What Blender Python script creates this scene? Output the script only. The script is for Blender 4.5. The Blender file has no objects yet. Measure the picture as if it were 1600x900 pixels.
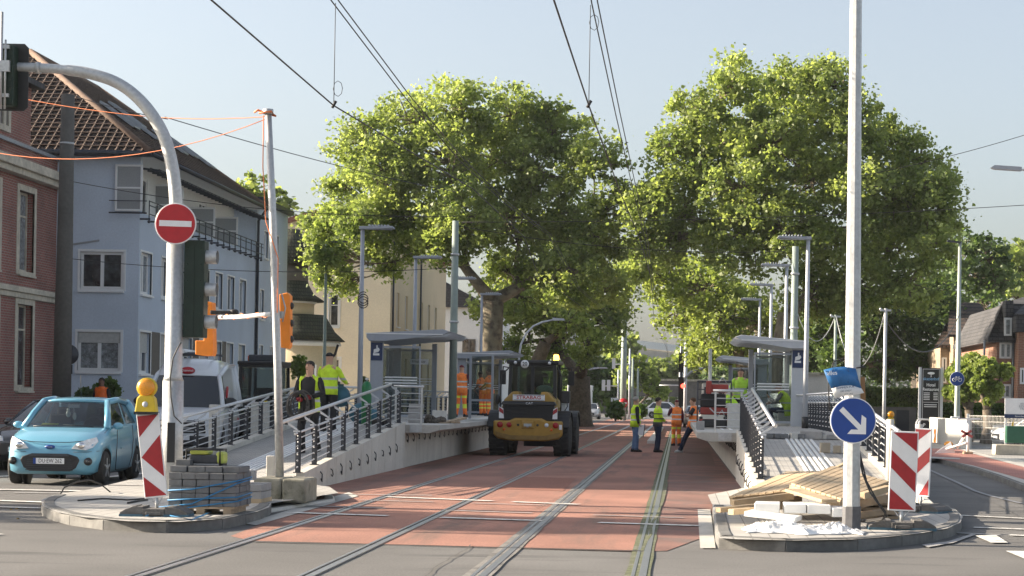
import bpy, bmesh, math, random
import numpy as np
from mathutils import Vector, Matrix
random.seed(7); RNG = np.random.default_rng(7)
PI = math.pi; R = math.radians
S = bpy.context.scene
C = S.collection
# ---------------- camera ----------------
# focal 3000 px on a 1600 px wide frame, level camera at 1.6 m, shifted lens; +Y runs along the tram tracks
cam = bpy.data.cameras.new('camera'); co = bpy.data.objects.new('camera', cam); C.objects.link(co)
cam.lens = 67.5; cam.sensor_width = 36; cam.clip_end = 4000; cam.clip_start = 0.1
cam.shift_x = -0.1625; cam.shift_y = 0.1125
co.location = (0, 0, 1.6); co.rotation_euler = (PI/2, -R(1.0), 0)   # the photo is tilted one degree
S.camera = co
# ---------------- light ----------------
SUN_EL = 21.5
SDIR = Vector((-0.997, 0.07, 0)).normalized()          # horizontal direction towards the sun
az = math.atan2(SDIR.x, SDIR.y)                       # from +Y, clockwise positive to +X
w = bpy.data.worlds.new('World'); S.world = w; w.use_nodes = True
nt = w.node_tree; bg = nt.nodes['Background']
sky = nt.nodes.new('ShaderNodeTexSky'); sky.sky_type = 'NISHITA'; sky.sun_disc = False
sky.sun_elevation = R(SUN_EL); sky.sun_rotation = az
sky.air_density = 1.0; sky.dust_density = 3.0; sky.ozone_density = 1.6
hs = nt.nodes.new('ShaderNodeHueSaturation'); hs.inputs['Saturation'].default_value = .58; nt.links.new(sky.outputs[0], hs.inputs['Color'])
nt.links.new(hs.outputs[0], bg.inputs[0]); bg.inputs[1].default_value = 0.076
sl = bpy.data.lights.new('sun', 'SUN'); so = bpy.data.objects.new('sun', sl); C.objects.link(so)
sl.energy = 4.6; sl.angle = R(0.53); sl.color = (1.0, 0.86, 0.68)
sv = Vector((SDIR.x*math.cos(R(SUN_EL)), SDIR.y*math.cos(R(SUN_EL)), math.sin(R(SUN_EL))))
so.rotation_euler = sv.to_track_quat('Z', 'Y').to_euler()
vs = S.view_settings; vs.view_transform = 'Standard'; vs.look = 'None'; vs.gamma = 1; vs.use_curve_mapping = False
vs.exposure = 1.68
S.render.filter_size = 1.15; S.cycles.max_bounces = 6; S.cycles.transparent_max_bounces = 12

# ---------------- helpers ----------------
EPS = math.tan(R(1.0))
def W(px, py, Y):
    """point seen at photo pixel (px, py) at depth Y (undoing the one degree tilt)"""
    dx, dy = px-1060, py-630; c, s_ = math.cos(R(1)), math.sin(R(1))
    return Vector(((dx*c+dy*s_)*Y/3000, Y, 1.6-(dy*c-dx*s_)*Y/3000))
def G(px, py, z=0.0):
    dx, dy = px-1060, py-630; Y = (1.6-z)*3000/(dy-EPS*dx); return Vector(((dx+EPS*dy)*Y/3000, Y, z))
def g2(px, py, z=0.0): p = G(px, py, z); return (p.x, p.y)
def g2s(pts, z=0.0): return [g2(a, b, z) for a, b in pts]

def world_mat(o):
    M = o.matrix_basis.copy()
    while o.parent: o = o.parent; M = o.matrix_basis @ M
    return M

class MB:
    def __init__(s): s.v = []; s.f = []; s.mi = []; s.sm = []
    def add(s, vs_, fs, m=0, sm=False):
        b = len(s.v); s.v.extend([tuple(p) for p in vs_])
        for f in fs: s.f.append(tuple(b+i for i in f)); s.mi.append(m); s.sm.append(sm)
        return s
    def box(s, x0, x1, y0, y1, z0, z1, m=0):
        return s.add([(x0,y0,z0),(x1,y0,z0),(x1,y1,z0),(x0,y1,z0),(x0,y0,z1),(x1,y0,z1),(x1,y1,z1),(x0,y1,z1)],
                     [(0,3,2,1),(4,5,6,7),(0,1,5,4),(1,2,6,5),(2,3,7,6),(3,0,4,7)], m)
    def cb(s, c, d, m=0, rz=0, rx=0, ry=0):
        M = Matrix.Translation(c) @ Matrix.Rotation(rz,4,'Z') @ Matrix.Rotation(ry,4,'Y') @ Matrix.Rotation(rx,4,'X')
        x,y,z = d[0]/2, d[1]/2, d[2]/2
        p = [M@Vector(q) for q in [(-x,-y,-z),(x,-y,-z),(x,y,-z),(-x,y,-z),(-x,-y,z),(x,-y,z),(x,y,z),(-x,y,z)]]
        return s.add(p, [(0,3,2,1),(4,5,6,7),(0,1,5,4),(1,2,6,5),(2,3,7,6),(3,0,4,7)], m)
    def frame(s, d):
        d = d.normalized(); up = Vector((0,0,1)) if abs(d.z) < .95 else Vector((1,0,0))
        a = d.cross(up).normalized(); b = a.cross(d).normalized(); return a, b
    def beam(s, p0, p1, wd, ht, m=0):
        p0, p1 = Vector(p0), Vector(p1); a, b = s.frame(p1-p0); a = a*wd/2; b = b*ht/2
        return s.add([p0-a-b,p0+a-b,p0+a+b,p0-a+b,p1-a-b,p1+a-b,p1+a+b,p1-a+b],
                     [(0,1,2,3),(7,6,5,4),(0,4,5,1),(1,5,6,2),(2,6,7,3),(3,7,4,0)], m)
    def cyl(s, p0, p1, r0, r1=None, n=10, m=0, sm=True):
        return s.tube([p0, p1], [r0, r0 if r1 is None else r1], n, m, sm)
    def tube(s, pts, r, n=8, m=0, sm=True, cap=True):
        pts = [Vector(p) for p in pts]
        if not isinstance(r, (list, tuple)): r = [r]*len(pts)
        k = len(pts); vs_ = []; fs = []; pa = None
        for i, p in enumerate(pts):
            d = (pts[min(i+1,k-1)]-pts[max(i-1,0)])
            if d.length < 1e-9: d = Vector((0,0,1))
            if pa is None: a, b = s.frame(d)
            else:
                d.normalize(); a = (pa-d*pa.dot(d))
                a = a.normalized() if a.length > 1e-6 else s.frame(d)[0]; b = a.cross(d).normalized()
            pa = a
            for j in range(n):
                t = 2*PI*j/n; vs_.append(p+a*math.cos(t)*r[i]+b*math.sin(t)*r[i])
        for i in range(k-1):
            for j in range(n):
                j2 = (j+1)%n; fs.append((i*n+j, i*n+j2, (i+1)*n+j2, (i+1)*n+j))
        s.add(vs_, fs, m, sm)
        if cap:
            b0 = len(s.v)-len(vs_)
            s.f.append(tuple(b0+j for j in range(n))[::-1]); s.mi.append(m); s.sm.append(False)
            s.f.append(tuple(b0+(k-1)*n+j for j in range(n))); s.mi.append(m); s.sm.append(False)
        return s
    def prism(s, pts, ext, m=0):
        """closed polygon pts extruded by vector ext"""
        pts = [Vector(p) for p in pts]; e = Vector(ext); n = len(pts)
        s.add(pts+[p+e for p in pts], [tuple(range(n))[::-1], tuple(range(n,2*n))]+[(i,(i+1)%n,n+(i+1)%n,n+i) for i in range(n)], m)
        return s
    def poly(s, pts, m=0): return s.add(pts, [tuple(range(len(pts)))], m)
    def ball(s, c, r, m=0, n=10, k=7, sm=True):
        if not isinstance(r, (tuple, list)): r = (r, r, r)
        c = Vector(c); vs_ = [c+Vector((0,0,-r[2]))]
        for i in range(1, k):
            t = -PI/2+PI*i/k
            for j in range(n):
                a = 2*PI*j/n; vs_.append(c+Vector((math.cos(t)*math.cos(a)*r[0], math.cos(t)*math.sin(a)*r[1], math.sin(t)*r[2])))
        vs_.append(c+Vector((0,0,r[2]))); fs = []
        for j in range(n): fs.append((0, 1+(j+1)%n, 1+j))
        for i in range(k-2):
            for j in range(n): fs.append((1+i*n+j, 1+i*n+(j+1)%n, 1+(i+1)*n+(j+1)%n, 1+(i+1)*n+j))
        L = len(vs_)-1
        for j in range(n): fs.append((L, 1+(k-2)*n+j, 1+(k-2)*n+(j+1)%n))
        return s.add(vs_, fs, m, sm)
    def lathe(s, c, prof, axis='Z', n=20, m=0, sm=True):
        """prof: (radius, offset) along axis"""
        c = Vector(c); vs_ = []
        for r_, h in prof:
            for j in range(n):
                a = 2*PI*j/n; ca, sa = math.cos(a)*r_, math.sin(a)*r_
                vs_.append(c+Vector({'Z':(ca,sa,h),'X':(h,ca,sa),'Y':(ca,h,sa)}[axis]))
        k = len(prof); fs = []
        for i in range(k-1):
            for j in range(n): fs.append((i*n+j, i*n+(j+1)%n, (i+1)*n+(j+1)%n, (i+1)*n+j))
        fs.append(tuple(range(n))[::-1]); fs.append(tuple((k-1)*n+j for j in range(n)))
        return s.add(vs_, fs, m, sm)
    def loft(s, rings, m=0, sm=True, cap=True):
        n = len(rings[0]); vs_ = [p for r_ in rings for p in r_]; fs = []
        for i in range(len(rings)-1):
            for j in range(n): fs.append((i*n+j, i*n+(j+1)%n, (i+1)*n+(j+1)%n, (i+1)*n+j))
        if cap: fs.append(tuple(range(n))[::-1]); fs.append(tuple((len(rings)-1)*n+j for j in range(n)))
        return s.add(vs_, fs, m, sm)
    def build(s, name, mats, parent=None, bevel=0, fix=True):
        me = bpy.data.meshes.new(name)
        vs_ = s.v
        if parent is not None:
            Mi = world_mat(parent).inverted(); vs_ = [tuple(Mi@Vector(p)) for p in s.v]
        me.from_pydata(vs_, [], s.f)
        if not isinstance(mats, (list, tuple)): mats = [mats]
        for m in mats: me.materials.append(m)
        me.polygons.foreach_set('material_index', s.mi); me.polygons.foreach_set('use_smooth', s.sm)
        me.update()
        if fix:
            bm = bmesh.new(); bm.from_mesh(me); bmesh.ops.recalc_face_normals(bm, faces=bm.faces); bm.to_mesh(me); bm.free()
        o = bpy.data.objects.new(name, me); C.objects.link(o)
        if parent is not None: o.parent = parent
        if bevel:
            b = o.modifiers.new('bevel', 'BEVEL'); b.width = bevel; b.segments = 2; b.limit_method = 'ANGLE'; b.angle_limit = R(40)
        return o

def tag(o, label=None, cat=None, group=None, kind=None):
    if label: o['label'] = label
    if cat: o['category'] = cat
    if group: o['group'] = group
    if kind: o['kind'] = kind
    return o
def thing(name, label, cat, loc=(0,0,0), rz=0, group=None):
    o = bpy.data.objects.new(name, None); C.objects.link(o); o.empty_display_size = .2
    o.location = loc; o.rotation_euler = (0, 0, rz)
    return tag(o, label, cat, group)
def place(o, loc, rz=0, sc=None):
    o.location = loc; o.rotation_euler = (0, 0, rz)
    if sc: o.scale = (sc, sc, sc)
    return o
def copy_tree(o, parent=None):
    c = o.copy(); C.objects.link(c); c.parent = parent
    for ch in list(o.children): copy_tree(ch, c)
    return c
def dup(o, loc, rz=0, label=None, sc=None):
    c = copy_tree(o); place(c, loc, rz, sc)
    if label: c['label'] = label
    return c
def struct(o): o['kind'] = 'structure'; return o

# ---------------- materials ----------------
MATS = {}
def _nt(name):
    m = bpy.data.materials.new(name); m.use_nodes = True; return m, m.node_tree, m.node_tree.nodes['Principled BSDF']
def mat(name, col, rough=.7, metal=0, var=.12, scale=6, bump=0, bscale=60, var2=0, scale2=.6, coat=0, emit=None, es=1, dirt=None, spec=.5, stretch=None):
    """base colour varied by two noises, fine bump; optional dirt colour blotches"""
    if name in MATS: return MATS[name]
    m, t, b = _nt(name); N = t.nodes.new; L = t.links.new
    tc = N('ShaderNodeTexCoord'); co_ = tc.outputs['Object']
    b.inputs['Roughness'].default_value = rough; b.inputs['Metallic'].default_value = metal
    b.inputs['Specular IOR Level'].default_value = spec
    if coat: b.inputs['Coat Weight'].default_value = coat; b.inputs['Coat Roughness'].default_value = .05
    last = None
    if var or var2:
        n = N('ShaderNodeTexNoise'); n.inputs['Scale'].default_value = scale; n.inputs['Detail'].default_value = 6; L(co_, n.inputs['Vector'])
        mr = N('ShaderNodeMapRange'); mr.inputs['From Min'].default_value = .3; mr.inputs['From Max'].default_value = .7
        mr.inputs['To Min'].default_value = 1-var; mr.inputs['To Max'].default_value = 1+var; L(n.outputs['Fac'], mr.inputs['Value'])
        val = mr.outputs[0]
        if var2:
            n2 = N('ShaderNodeTexNoise'); n2.inputs['Scale'].default_value = scale2; n2.inputs['Detail'].default_value = 5; L(co_, n2.inputs['Vector'])
            mr2 = N('ShaderNodeMapRange'); mr2.inputs['From Min'].default_value = .3; mr2.inputs['From Max'].default_value = .7
            mr2.inputs['To Min'].default_value = 1-var2; mr2.inputs['To Max'].default_value = 1+var2; L(n2.outputs['Fac'], mr2.inputs['Value'])
            mu = N('ShaderNodeMath'); mu.operation = 'MULTIPLY'; L(val, mu.inputs[0]); L(mr2.outputs[0], mu.inputs[1]); val = mu.outputs[0]
        vm = N('ShaderNodeVectorMath'); vm.operation = 'SCALE'; vm.inputs[0].default_value = col[:3]; L(val, vm.inputs['Scale'])
        last = vm.outputs[0]
        if dirt:
            n3 = N('ShaderNodeTexNoise'); n3.inputs['Scale'].default_value = dirt[1]; n3.inputs['Detail'].default_value = 8; n3.inputs['Roughness'].default_value = .65
            
            if stretch: mp = N('ShaderNodeMapping'); mp.inputs['Scale'].default_value = stretch; L(co_, mp.inputs['Vector']); L(mp.outputs[0], n3.inputs['Vector'])
            else: L(co_, n3.inputs['Vector'])
            m3 = N('ShaderNodeMapRange'); m3.inputs['From Min'].default_value = dirt[2]; m3.inputs['From Max'].default_value = dirt[2]+.16; L(n3.outputs['Fac'], m3.inputs['Value'])
            mx = N('ShaderNodeMix'); mx.data_type = 'RGBA'; L(m3.outputs[0], mx.inputs[0]); L(last, mx.inputs[6]); mx.inputs[7].default_value = (*dirt[0], 1); last = mx.outputs[2]
        L(last, b.inputs['Base Color'])
    else: b.inputs['Base Color'].default_value = (*col[:3], 1)
    if bump:
        nb = N('ShaderNodeTexNoise'); nb.inputs['Scale'].default_value = bscale; nb.inputs['Detail'].default_value = 4; L(co_, nb.inputs['Vector'])
        bp = N('ShaderNodeBump'); bp.inputs['Strength'].default_value = bump; bp.inputs['Distance'].default_value = .02; L(nb.outputs['Fac'], bp.inputs['Height']); L(bp.outputs[0], b.inputs['Normal'])
    if emit: b.inputs['Emission Color'].default_value = (*emit, 1); b.inputs['Emission Strength'].default_value = es
    MATS[name] = m; return m
def brick(name, c1, c2, mortar, bw, bh, ms=.02, flat=False, off=.5, rough=.85, bump=.5, var=.3, vscale=.5, squash=1):
    """brick / paver / tile pattern in metres. flat: in x,y; else wall mapping (x+y, z)"""
    m, t, b = _nt(name); N = t.nodes.new; L = t.links.new
    tc = N('ShaderNodeTexCoord'); sp = N('ShaderNodeSeparateXYZ'); L(tc.outputs['Object'], sp.inputs[0]); cb = N('ShaderNodeCombineXYZ')
    if flat: L(sp.outputs[0], cb.inputs[0]); L(sp.outputs[1], cb.inputs[1])
    else:
        ad = N('ShaderNodeMath'); L(sp.outputs[0], ad.inputs[0]); L(sp.outputs[1], ad.inputs[1]); L(ad.outputs[0], cb.inputs[0]); L(sp.outputs[2], cb.inputs[1])
    br = N('ShaderNodeTexBrick'); L(cb.outputs[0], br.inputs['Vector']); br.inputs['Scale'].default_value = 1
    br.inputs['Brick Width'].default_value = bw; br.inputs['Row Height'].default_value = bh; br.inputs['Mortar Size'].default_value = ms
    br.inputs['Mortar Smooth'].default_value = .1; br.offset = off
    br.inputs['Color1'].default_value = (*c1, 1); br.inputs['Color2'].default_value = (*c2, 1); br.inputs['Mortar'].default_value = (*mortar, 1)
    n = N('ShaderNodeTexNoise'); n.inputs['Scale'].default_value = vscale; n.inputs['Detail'].default_value = 7; L(tc.outputs['Object'], n.inputs['Vector'])
    mr = N('ShaderNodeMapRange'); mr.inputs['From Min'].default_value = .3; mr.inputs['From Max'].default_value = .7; mr.inputs['To Min'].default_value = 1-var; mr.inputs['To Max'].default_value = 1+var; L(n.outputs['Fac'], mr.inputs['Value'])
    vm = N('ShaderNodeVectorMath'); vm.operation = 'SCALE'; L(br.outputs['Color'], vm.inputs[0]); L(mr.outputs[0], vm.inputs['Scale']); L(vm.outputs[0], b.inputs['Base Color'])
    b.inputs['Roughness'].default_value = rough
    bp = N('ShaderNodeBump'); bp.inputs['Strength'].default_value = bump; bp.inputs['Distance'].default_value = .03; bp.invert = True
    L(br.outputs['Fac'], bp.inputs['Height']); L(bp.outputs[0], b.inputs['Normal'])
    MATS[name] = m; return m
def glass(name, tint=(.5,.55,.55), fac=.12, rough=.02):
    m, t, b = _nt(name); N = t.nodes.new; L = t.links.new
    t.nodes.remove(b); out = t.nodes['Material Output']
    tr = N('ShaderNodeBsdfTransparent'); tr.inputs[0].default_value = (*tint, 1)
    gl = N('ShaderNodeBsdfGlossy'); gl.inputs['Roughness'].default_value = rough
    fr = N('ShaderNodeLayerWeight'); fr.inputs[0].default_value = .35
    pw = N('ShaderNodeMath'); pw.operation = 'POWER'; L(fr.outputs['Facing'], pw.inputs[0]); pw.inputs[1].default_value = 2.5
    ma = N('ShaderNodeMath'); ma.operation = 'MULTIPLY_ADD'; ma.use_clamp = True; ma.inputs[1].default_value = .7; ma.inputs[2].default_value = .05*fac; L(pw.outputs[0], ma.inputs[0])
    mx = N('ShaderNodeMixShader'); L(ma.outputs[0], mx.inputs[0]); L(tr.outputs[0], mx.inputs[1]); L(gl.outputs[0], mx.inputs[2]); L(mx.outputs[0], out.inputs[0])
    MATS[name] = m; return m
def leafmat(name, c1, c2, trans=.45):
    m, t, b = _nt(name); N = t.nodes.new; L = t.links.new; out = t.nodes['Material Output']
    at = N('ShaderNodeAttribute'); at.attribute_name = 'rnd'; tc = N('ShaderNodeTexCoord'); no = N('ShaderNodeTexNoise'); no.inputs['Scale'].default_value = .55; no.inputs['Detail'].default_value = 3; L(tc.outputs['Object'], no.inputs['Vector'])
    mr = N('ShaderNodeMapRange'); mr.inputs['From Min'].default_value = .32; mr.inputs['From Max'].default_value = .68; mr.inputs['To Min'].default_value = -.35; mr.inputs['To Max'].default_value = .65; L(no.outputs['Fac'], mr.inputs['Value'])
    ad = N('ShaderNodeMath'); ad.operation = 'MULTIPLY_ADD'; ad.use_clamp = True; ad.inputs[1].default_value = .7; L(at.outputs['Fac'], ad.inputs[0]); L(mr.outputs[0], ad.inputs[2])
    mx = N('ShaderNodeMix'); mx.data_type = 'RGBA'; mx.inputs[6].default_value = (*c1, 1); mx.inputs[7].default_value = (*c2, 1); L(ad.outputs[0], mx.inputs[0])
    b.inputs['Roughness'].default_value = .45; b.inputs['Specular IOR Level'].default_value = .35; L(mx.outputs[2], b.inputs['Base Color'])
    tr = N('ShaderNodeBsdfTranslucent')
    vm = N('ShaderNodeVectorMath'); vm.operation = 'MULTIPLY'; L(mx.outputs[2], vm.inputs[0]); vm.inputs[1].default_value = (1.5, 1.52, .85); L(vm.outputs[0], tr.inputs[0])
    ms = N('ShaderNodeMixShader'); ms.inputs[0].default_value = trans; L(b.outputs[0], ms.inputs[1]); L(tr.outputs[0], ms.inputs[2]); L(ms.outputs[0], out.inputs[0])
    MATS[name] = m; return m

asphalt = mat('asphalt', (.128,.124,.119), .9, var=.2, scale=40, var2=.25, scale2=.35, bump=.4, bscale=110, dirt=((.075,.073,.071), 1, .55), stretch=(.35,1.6,1))
asphalt_dark = mat('asphalt_dark', (.13,.126,.12), .9, var=.15, scale=50, var2=.15, scale2=.5, bump=.3, bscale=120)
red_asphalt = mat('red_asphalt', (.305,.148,.108), .88, var=.24, scale=38, var2=.24, scale2=.5, bump=.4, bscale=110, dirt=((.185,.11,.085), 1, .50), stretch=(1.5,.14,1))
red_dark = mat('red_asphalt_worn', (.20,.105,.085), .9, var=.16, scale=40, var2=.3, scale2=.8, bump=.4, bscale=110, dirt=((.13,.10,.09), 1.1, .5))
concrete = mat('concrete', (.46,.44,.40), .85, var=.08, scale=20, var2=.12, scale2=.9, bump=.2, bscale=90, dirt=((.30,.28,.25), 1.3, .6))
concrete_old = mat('concrete_old', (.30,.28,.22), .9, var=.15, scale=14, var2=.25, scale2=3, bump=.5, bscale=40, dirt=((.14,.13,.09), 3.5, .5))
kerb_grey = mat('kerb_grey', (.15,.147,.14), .85, var=.15, scale=12, var2=.25, scale2=1.7, bump=.35, bscale=60)
kerb_new = mat('kerb_light', (.55,.53,.49), .85, var=.08, scale=15, bump=.2, bscale=60)
wall_white = mat('precast_concrete', (.58,.545,.48), .8, var=.06, scale=14, var2=.10, scale2=.8, bump=.12, bscale=60, dirt=((.38,.34,.28), 1, .56), stretch=(1,2.2,.5))
pavers = brick('pavers', (.34,.33,.31), (.42,.405,.38), (.19,.18,.17), .2, .1, .008, flat=True, var=.15)
pavers_w = brick('pavers_island', (.36,.345,.32), (.42,.405,.375), (.20,.19,.175), .21, .21, .008, flat=True, var=.12, off=.0)
pavers_g = brick('pavers_footway', (.30,.295,.28), (.36,.35,.33), (.18,.17,.16), .3, .3, .01, flat=True, var=.15)
red_pave = brick('red_pavers', (.36,.15,.12), (.42,.19,.15), (.22,.12,.1), .2, .2, .008, flat=True, var=.12)
paint = mat('road_paint', (.66,.65,.61), .7, var=.15, scale=10, dirt=((.30,.24,.20), 7, .52))
paint_worn = mat('road_paint_worn', (.34,.335,.33), .8, var=.1, scale=14, dirt=((.16,.15,.15), 9, .5))
steel = mat('rail_steel', (.42,.41,.40), .35, .9, var=.15, scale=30)
groove = mat('rail_groove', (.025,.024,.022), .8, var=0)
moss = mat('mossy_joint', (.10,.11,.055), .9, var=.4, scale=9, bump=.5, bscale=40, dirt=((.20,.19,.17), 3, .52))
galv = mat('galvanised_steel', (.50,.51,.51), .5, .55, var=.12, scale=22, var2=.1, scale2=2, bump=.08, bscale=30)
grey_paint = mat('grey_painted_steel', (.34,.36,.40), .45, .15, var=.04, scale=10)
grey_light = mat('light_grey_steel', (.50,.52,.55), .45, .15, var=.04, scale=10)
anth = mat('anthracite_steel', (.052,.056,.066), .5, .2, var=.1, scale=20)
inox = mat('brushed_tube', (.60,.60,.60), .35, .6, var=.06, scale=20)
mast_green = mat('grey_green_mast', (.25,.30,.27), .6, .1, var=.08, scale=4)
mast_conc = mat('mast_concrete', (.105,.098,.088), .9, var=.12, scale=10, var2=.15, scale2=1)
black = mat('black_plastic', (.02,.02,.021), .5, var=.1, scale=10)
rubber = mat('rubber', (.028,.027,.026), .85, var=.2, scale=30, bump=.3)
foot_grey = mat('recycled_rubber_foot', (.12,.115,.11), .9, var=.2, scale=18, bump=.5, bscale=30)
foot_blue = mat('blue_rubber_edge', (.06,.13,.18), .8, var=.2, scale=12)
white = mat('white_paint', (.78,.78,.77), .45, var=.03, scale=8)
white_gloss = mat('white_car_paint', (.74,.75,.76), .3, var=.02, coat=.6)
sign_white = mat('sign_white', (.80,.80,.80), .4, var=.04, scale=10, var2=.03)
sign_red = mat('sign_red', (.46,.012,.02), .4, var=.08, scale=8)
bake_red = mat('beacon_red', (.38,.02,.025), .45, var=.12, scale=9, dirt=((.30,.05,.045), 5, .62))
sign_blue = mat('sign_blue', (.015,.06,.28), .35, var=.06, scale=8)
navy = mat('navy_panel', (.012,.03,.10), .4, var=.05)
amber = mat('amber_lens', (.85,.33,.01), .25, var=.15, scale=60, spec=.8)
yellow = mat('yellow_plastic', (.70,.50,.03), .5, var=.1, scale=10)
orange = mat('orange_cover', (.86,.26,.02), .55, var=.06, scale=8)
sig_green = mat('signal_green', (.006,.022,.012), .5, var=.2, scale=6)
wood = mat('fresh_timber', (.45,.34,.215), .8, var=.14, scale=5, var2=.2, scale2=1.5, bump=.2, bscale=30)
wood_old = mat('weathered_timber', (.36,.27,.18), .85, var=.25, scale=6, bump=.3, bscale=30)
foam = mat('white_board', (.78,.77,.74), .7, var=.04, scale=6)
film = mat('plastic_film', (.78,.78,.77), .25, var=.06, scale=3, spec=.7)
wire_m = mat('overhead_wire', (.03,.03,.032), .6, .3, var=0)
wire_o = mat('orange_cord', (.75,.22,.08), .6, var=0)
cable_m = mat('black_cable', (.03,.028,.026), .6, var=0)
skin_m = mat('skin', (.50,.29,.20), .55, var=.08, scale=30)
skin_d = mat('skin_dark', (.20,.10,.065), .55, var=.08, scale=30)
hair_m = mat('hair_dark', (.03,.022,.018), .8, var=.2, scale=60)
hair_g = mat('hair_grey', (.32,.30,.28), .8, var=.2, scale=60)
def text(s, size, m, parent, loc, rot=(PI/2,0,0), name='lettering', align='CENTER', sx=1, ext=.001, bold=0):
    """flat lettering; loc/rot are in the parent's local frame"""
    cu = bpy.data.curves.new('t', 'FONT'); cu.body = s; cu.size = size; cu.align_x = align; cu.align_y = 'CENTER'
    cu.extrude = ext; cu.resolution_u = 2; cu.offset = bold; cu.space_line = .95
    o = bpy.data.objects.new('t', cu); C.objects.link(o)
    dg = bpy.context.evaluated_depsgraph_get()
    me = bpy.data.meshes.new_from_object(o.evaluated_get(dg)); me.name = name
    bpy.data.objects.remove(o); bpy.data.curves.remove(cu)
    me.transform(Matrix.Diagonal((sx,1,1,1)))
    me.materials.clear(); me.materials.append(m)
    q = bpy.data.objects.new(name, me); C.objects.link(q); q.parent = parent; q.location = loc; q.rotation_euler = rot
    return q
def evald(o, name):
    """bake an object's modifiers into a plain mesh object of the same name"""
    bpy.context.view_layer.update()
    dg = bpy.context.evaluated_depsgraph_get()
    me = bpy.data.meshes.new_from_object(o.evaluated_get(dg)); me.name = name
    for m in list(o.modifiers): o.modifiers.remove(m)
    o.data = me; return o
def skin(nodes, edges, m, name, parent, sub=1):
    """continuous tapered body from joints. nodes: name -> ((x,y,z), rx, ry)"""
    me = bpy.data.meshes.new(name); keys = list(nodes); idx = {k:i for i,k in enumerate(keys)}
    me.from_pydata([nodes[k][0] for k in keys], [(idx[a], idx[b]) for a, b in edges], [])
    o = bpy.data.objects.new(name, me); C.objects.link(o)
    md = o.modifiers.new('skin', 'SKIN'); md.use_smooth_shade = True; md.branch_smoothing = .2
    sv_ = me.skin_vertices[0].data
    for k in keys:
        n = nodes[k]; sv_[idx[k]].radius = (n[1], n[2] if len(n) > 2 else n[1])
        sv_[idx[k]].use_root = (idx[k] == 0)
    sb = o.modifiers.new('sub', 'SUBSURF'); sb.levels = sub; sb.render_levels = sub
    evald(o, name); o.data.materials.clear(); o.data.materials.append(m)
    for p in o.data.polygons: p.use_smooth = True; p.material_index = 0
    o.parent = parent
    return o

def vest_mat(name, col, bands, bandcol=(.62,.63,.62), glow=0):
    """hi-vis cloth with reflective bands at given local heights (z0,z1)"""
    if name in MATS: return MATS[name]
    m, t, b = _nt(name); N = t.nodes.new; L = t.links.new
    tc = N('ShaderNodeTexCoord'); sp = N('ShaderNodeSeparateXYZ'); L(tc.outputs['Object'], sp.inputs[0])
    prev = None
    for z0, z1 in bands:
        a = N('ShaderNodeMath'); a.operation = 'GREATER_THAN'; L(sp.outputs[2], a.inputs[0]); a.inputs[1].default_value = z0
        c = N('ShaderNodeMath'); c.operation = 'LESS_THAN'; L(sp.outputs[2], c.inputs[0]); c.inputs[1].default_value = z1
        d = N('ShaderNodeMath'); d.operation = 'MULTIPLY'; L(a.outputs[0], d.inputs[0]); L(c.outputs[0], d.inputs[1])
        if prev is None: prev = d
        else:
            e = N('ShaderNodeMath'); e.operation = 'MAXIMUM'; L(prev.outputs[0], e.inputs[0]); L(d.outputs[0], e.inputs[1]); prev = e
    n = N('ShaderNodeTexNoise'); n.inputs['Scale'].default_value = 9; n.inputs['Detail'].default_value = 4; L(tc.outputs['Object'], n.inputs['Vector'])
    mr = N('ShaderNodeMapRange'); mr.inputs['From Min'].default_value = .3; mr.inputs['From Max'].default_value = .7; mr.inputs['To Min'].default_value = .82; mr.inputs['To Max'].default_value = 1.1; L(n.outputs['Fac'], mr.inputs['Value'])
    vm = N('ShaderNodeVectorMath'); vm.operation = 'SCALE'; vm.inputs[0].default_value = col; L(mr.outputs[0], vm.inputs['Scale'])
    mx = N('ShaderNodeMix'); mx.data_type = 'RGBA'; L(prev.outputs[0], mx.inputs[0]); L(vm.outputs[0], mx.inputs[6]); mx.inputs[7].default_value = (*bandcol, 1)
    L(mx.outputs[2], b.inputs['Base Color']); b.inputs['Roughness'].default_value = .75
    bp = N('ShaderNodeBump'); bp.inputs['Strength'].default_value = .6; bp.inputs['Distance'].default_value = .03; L(n.outputs['Fac'], bp.inputs['Height']); L(bp.outputs[0], b.inputs['Normal'])
    MATS[name] = m; return m
hv_y = vest_mat('hi_vis_yellow', (.62,.85,.03), [(1.02,1.07),(1.2,1.25)])
hv_yj = vest_mat('hi_vis_yellow_jacket', (.62,.85,.03), [(.98,1.03),(1.18,1.23)], (.45,.47,.45))
hv_o = vest_mat('hi_vis_orange', (1.0,.26,.05), [(1.02,1.07),(1.2,1.25)])
tr_o = vest_mat('orange_work_trousers', (1.0,.22,.04), [(.28,.33),(.42,.47)], (.80,.85,.12))
tr_o2 = vest_mat('orange_trousers_yellow', (1.0,.22,.04), [(.3,.45),(.66,.74)], (.80,.85,.08))
jeans = mat('blue_jeans', (.10,.17,.30), .9, var=.25, scale=14)
jeans_d = mat('dark_jeans', (.025,.035,.07), .9, var=.2, scale=14)
cloth_black = mat('black_cloth', (.018,.018,.02), .9, var=.25, scale=12)
cloth_wine = mat('wine_cloth', (.09,.015,.03), .9, var=.2, scale=12)
red_glove = mat('red_glove', (.35,.02,.03), .8, var=.1)
shoe_w = mat('pale_shoe', (.6,.6,.58), .6, var=.1, scale=20)
plaid = brick('plaid_cloth', (.02,.02,.02), (.45,.45,.43), (.2,.2,.2), .07, .07, .012, off=.5, var=.1, bump=0)

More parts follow.
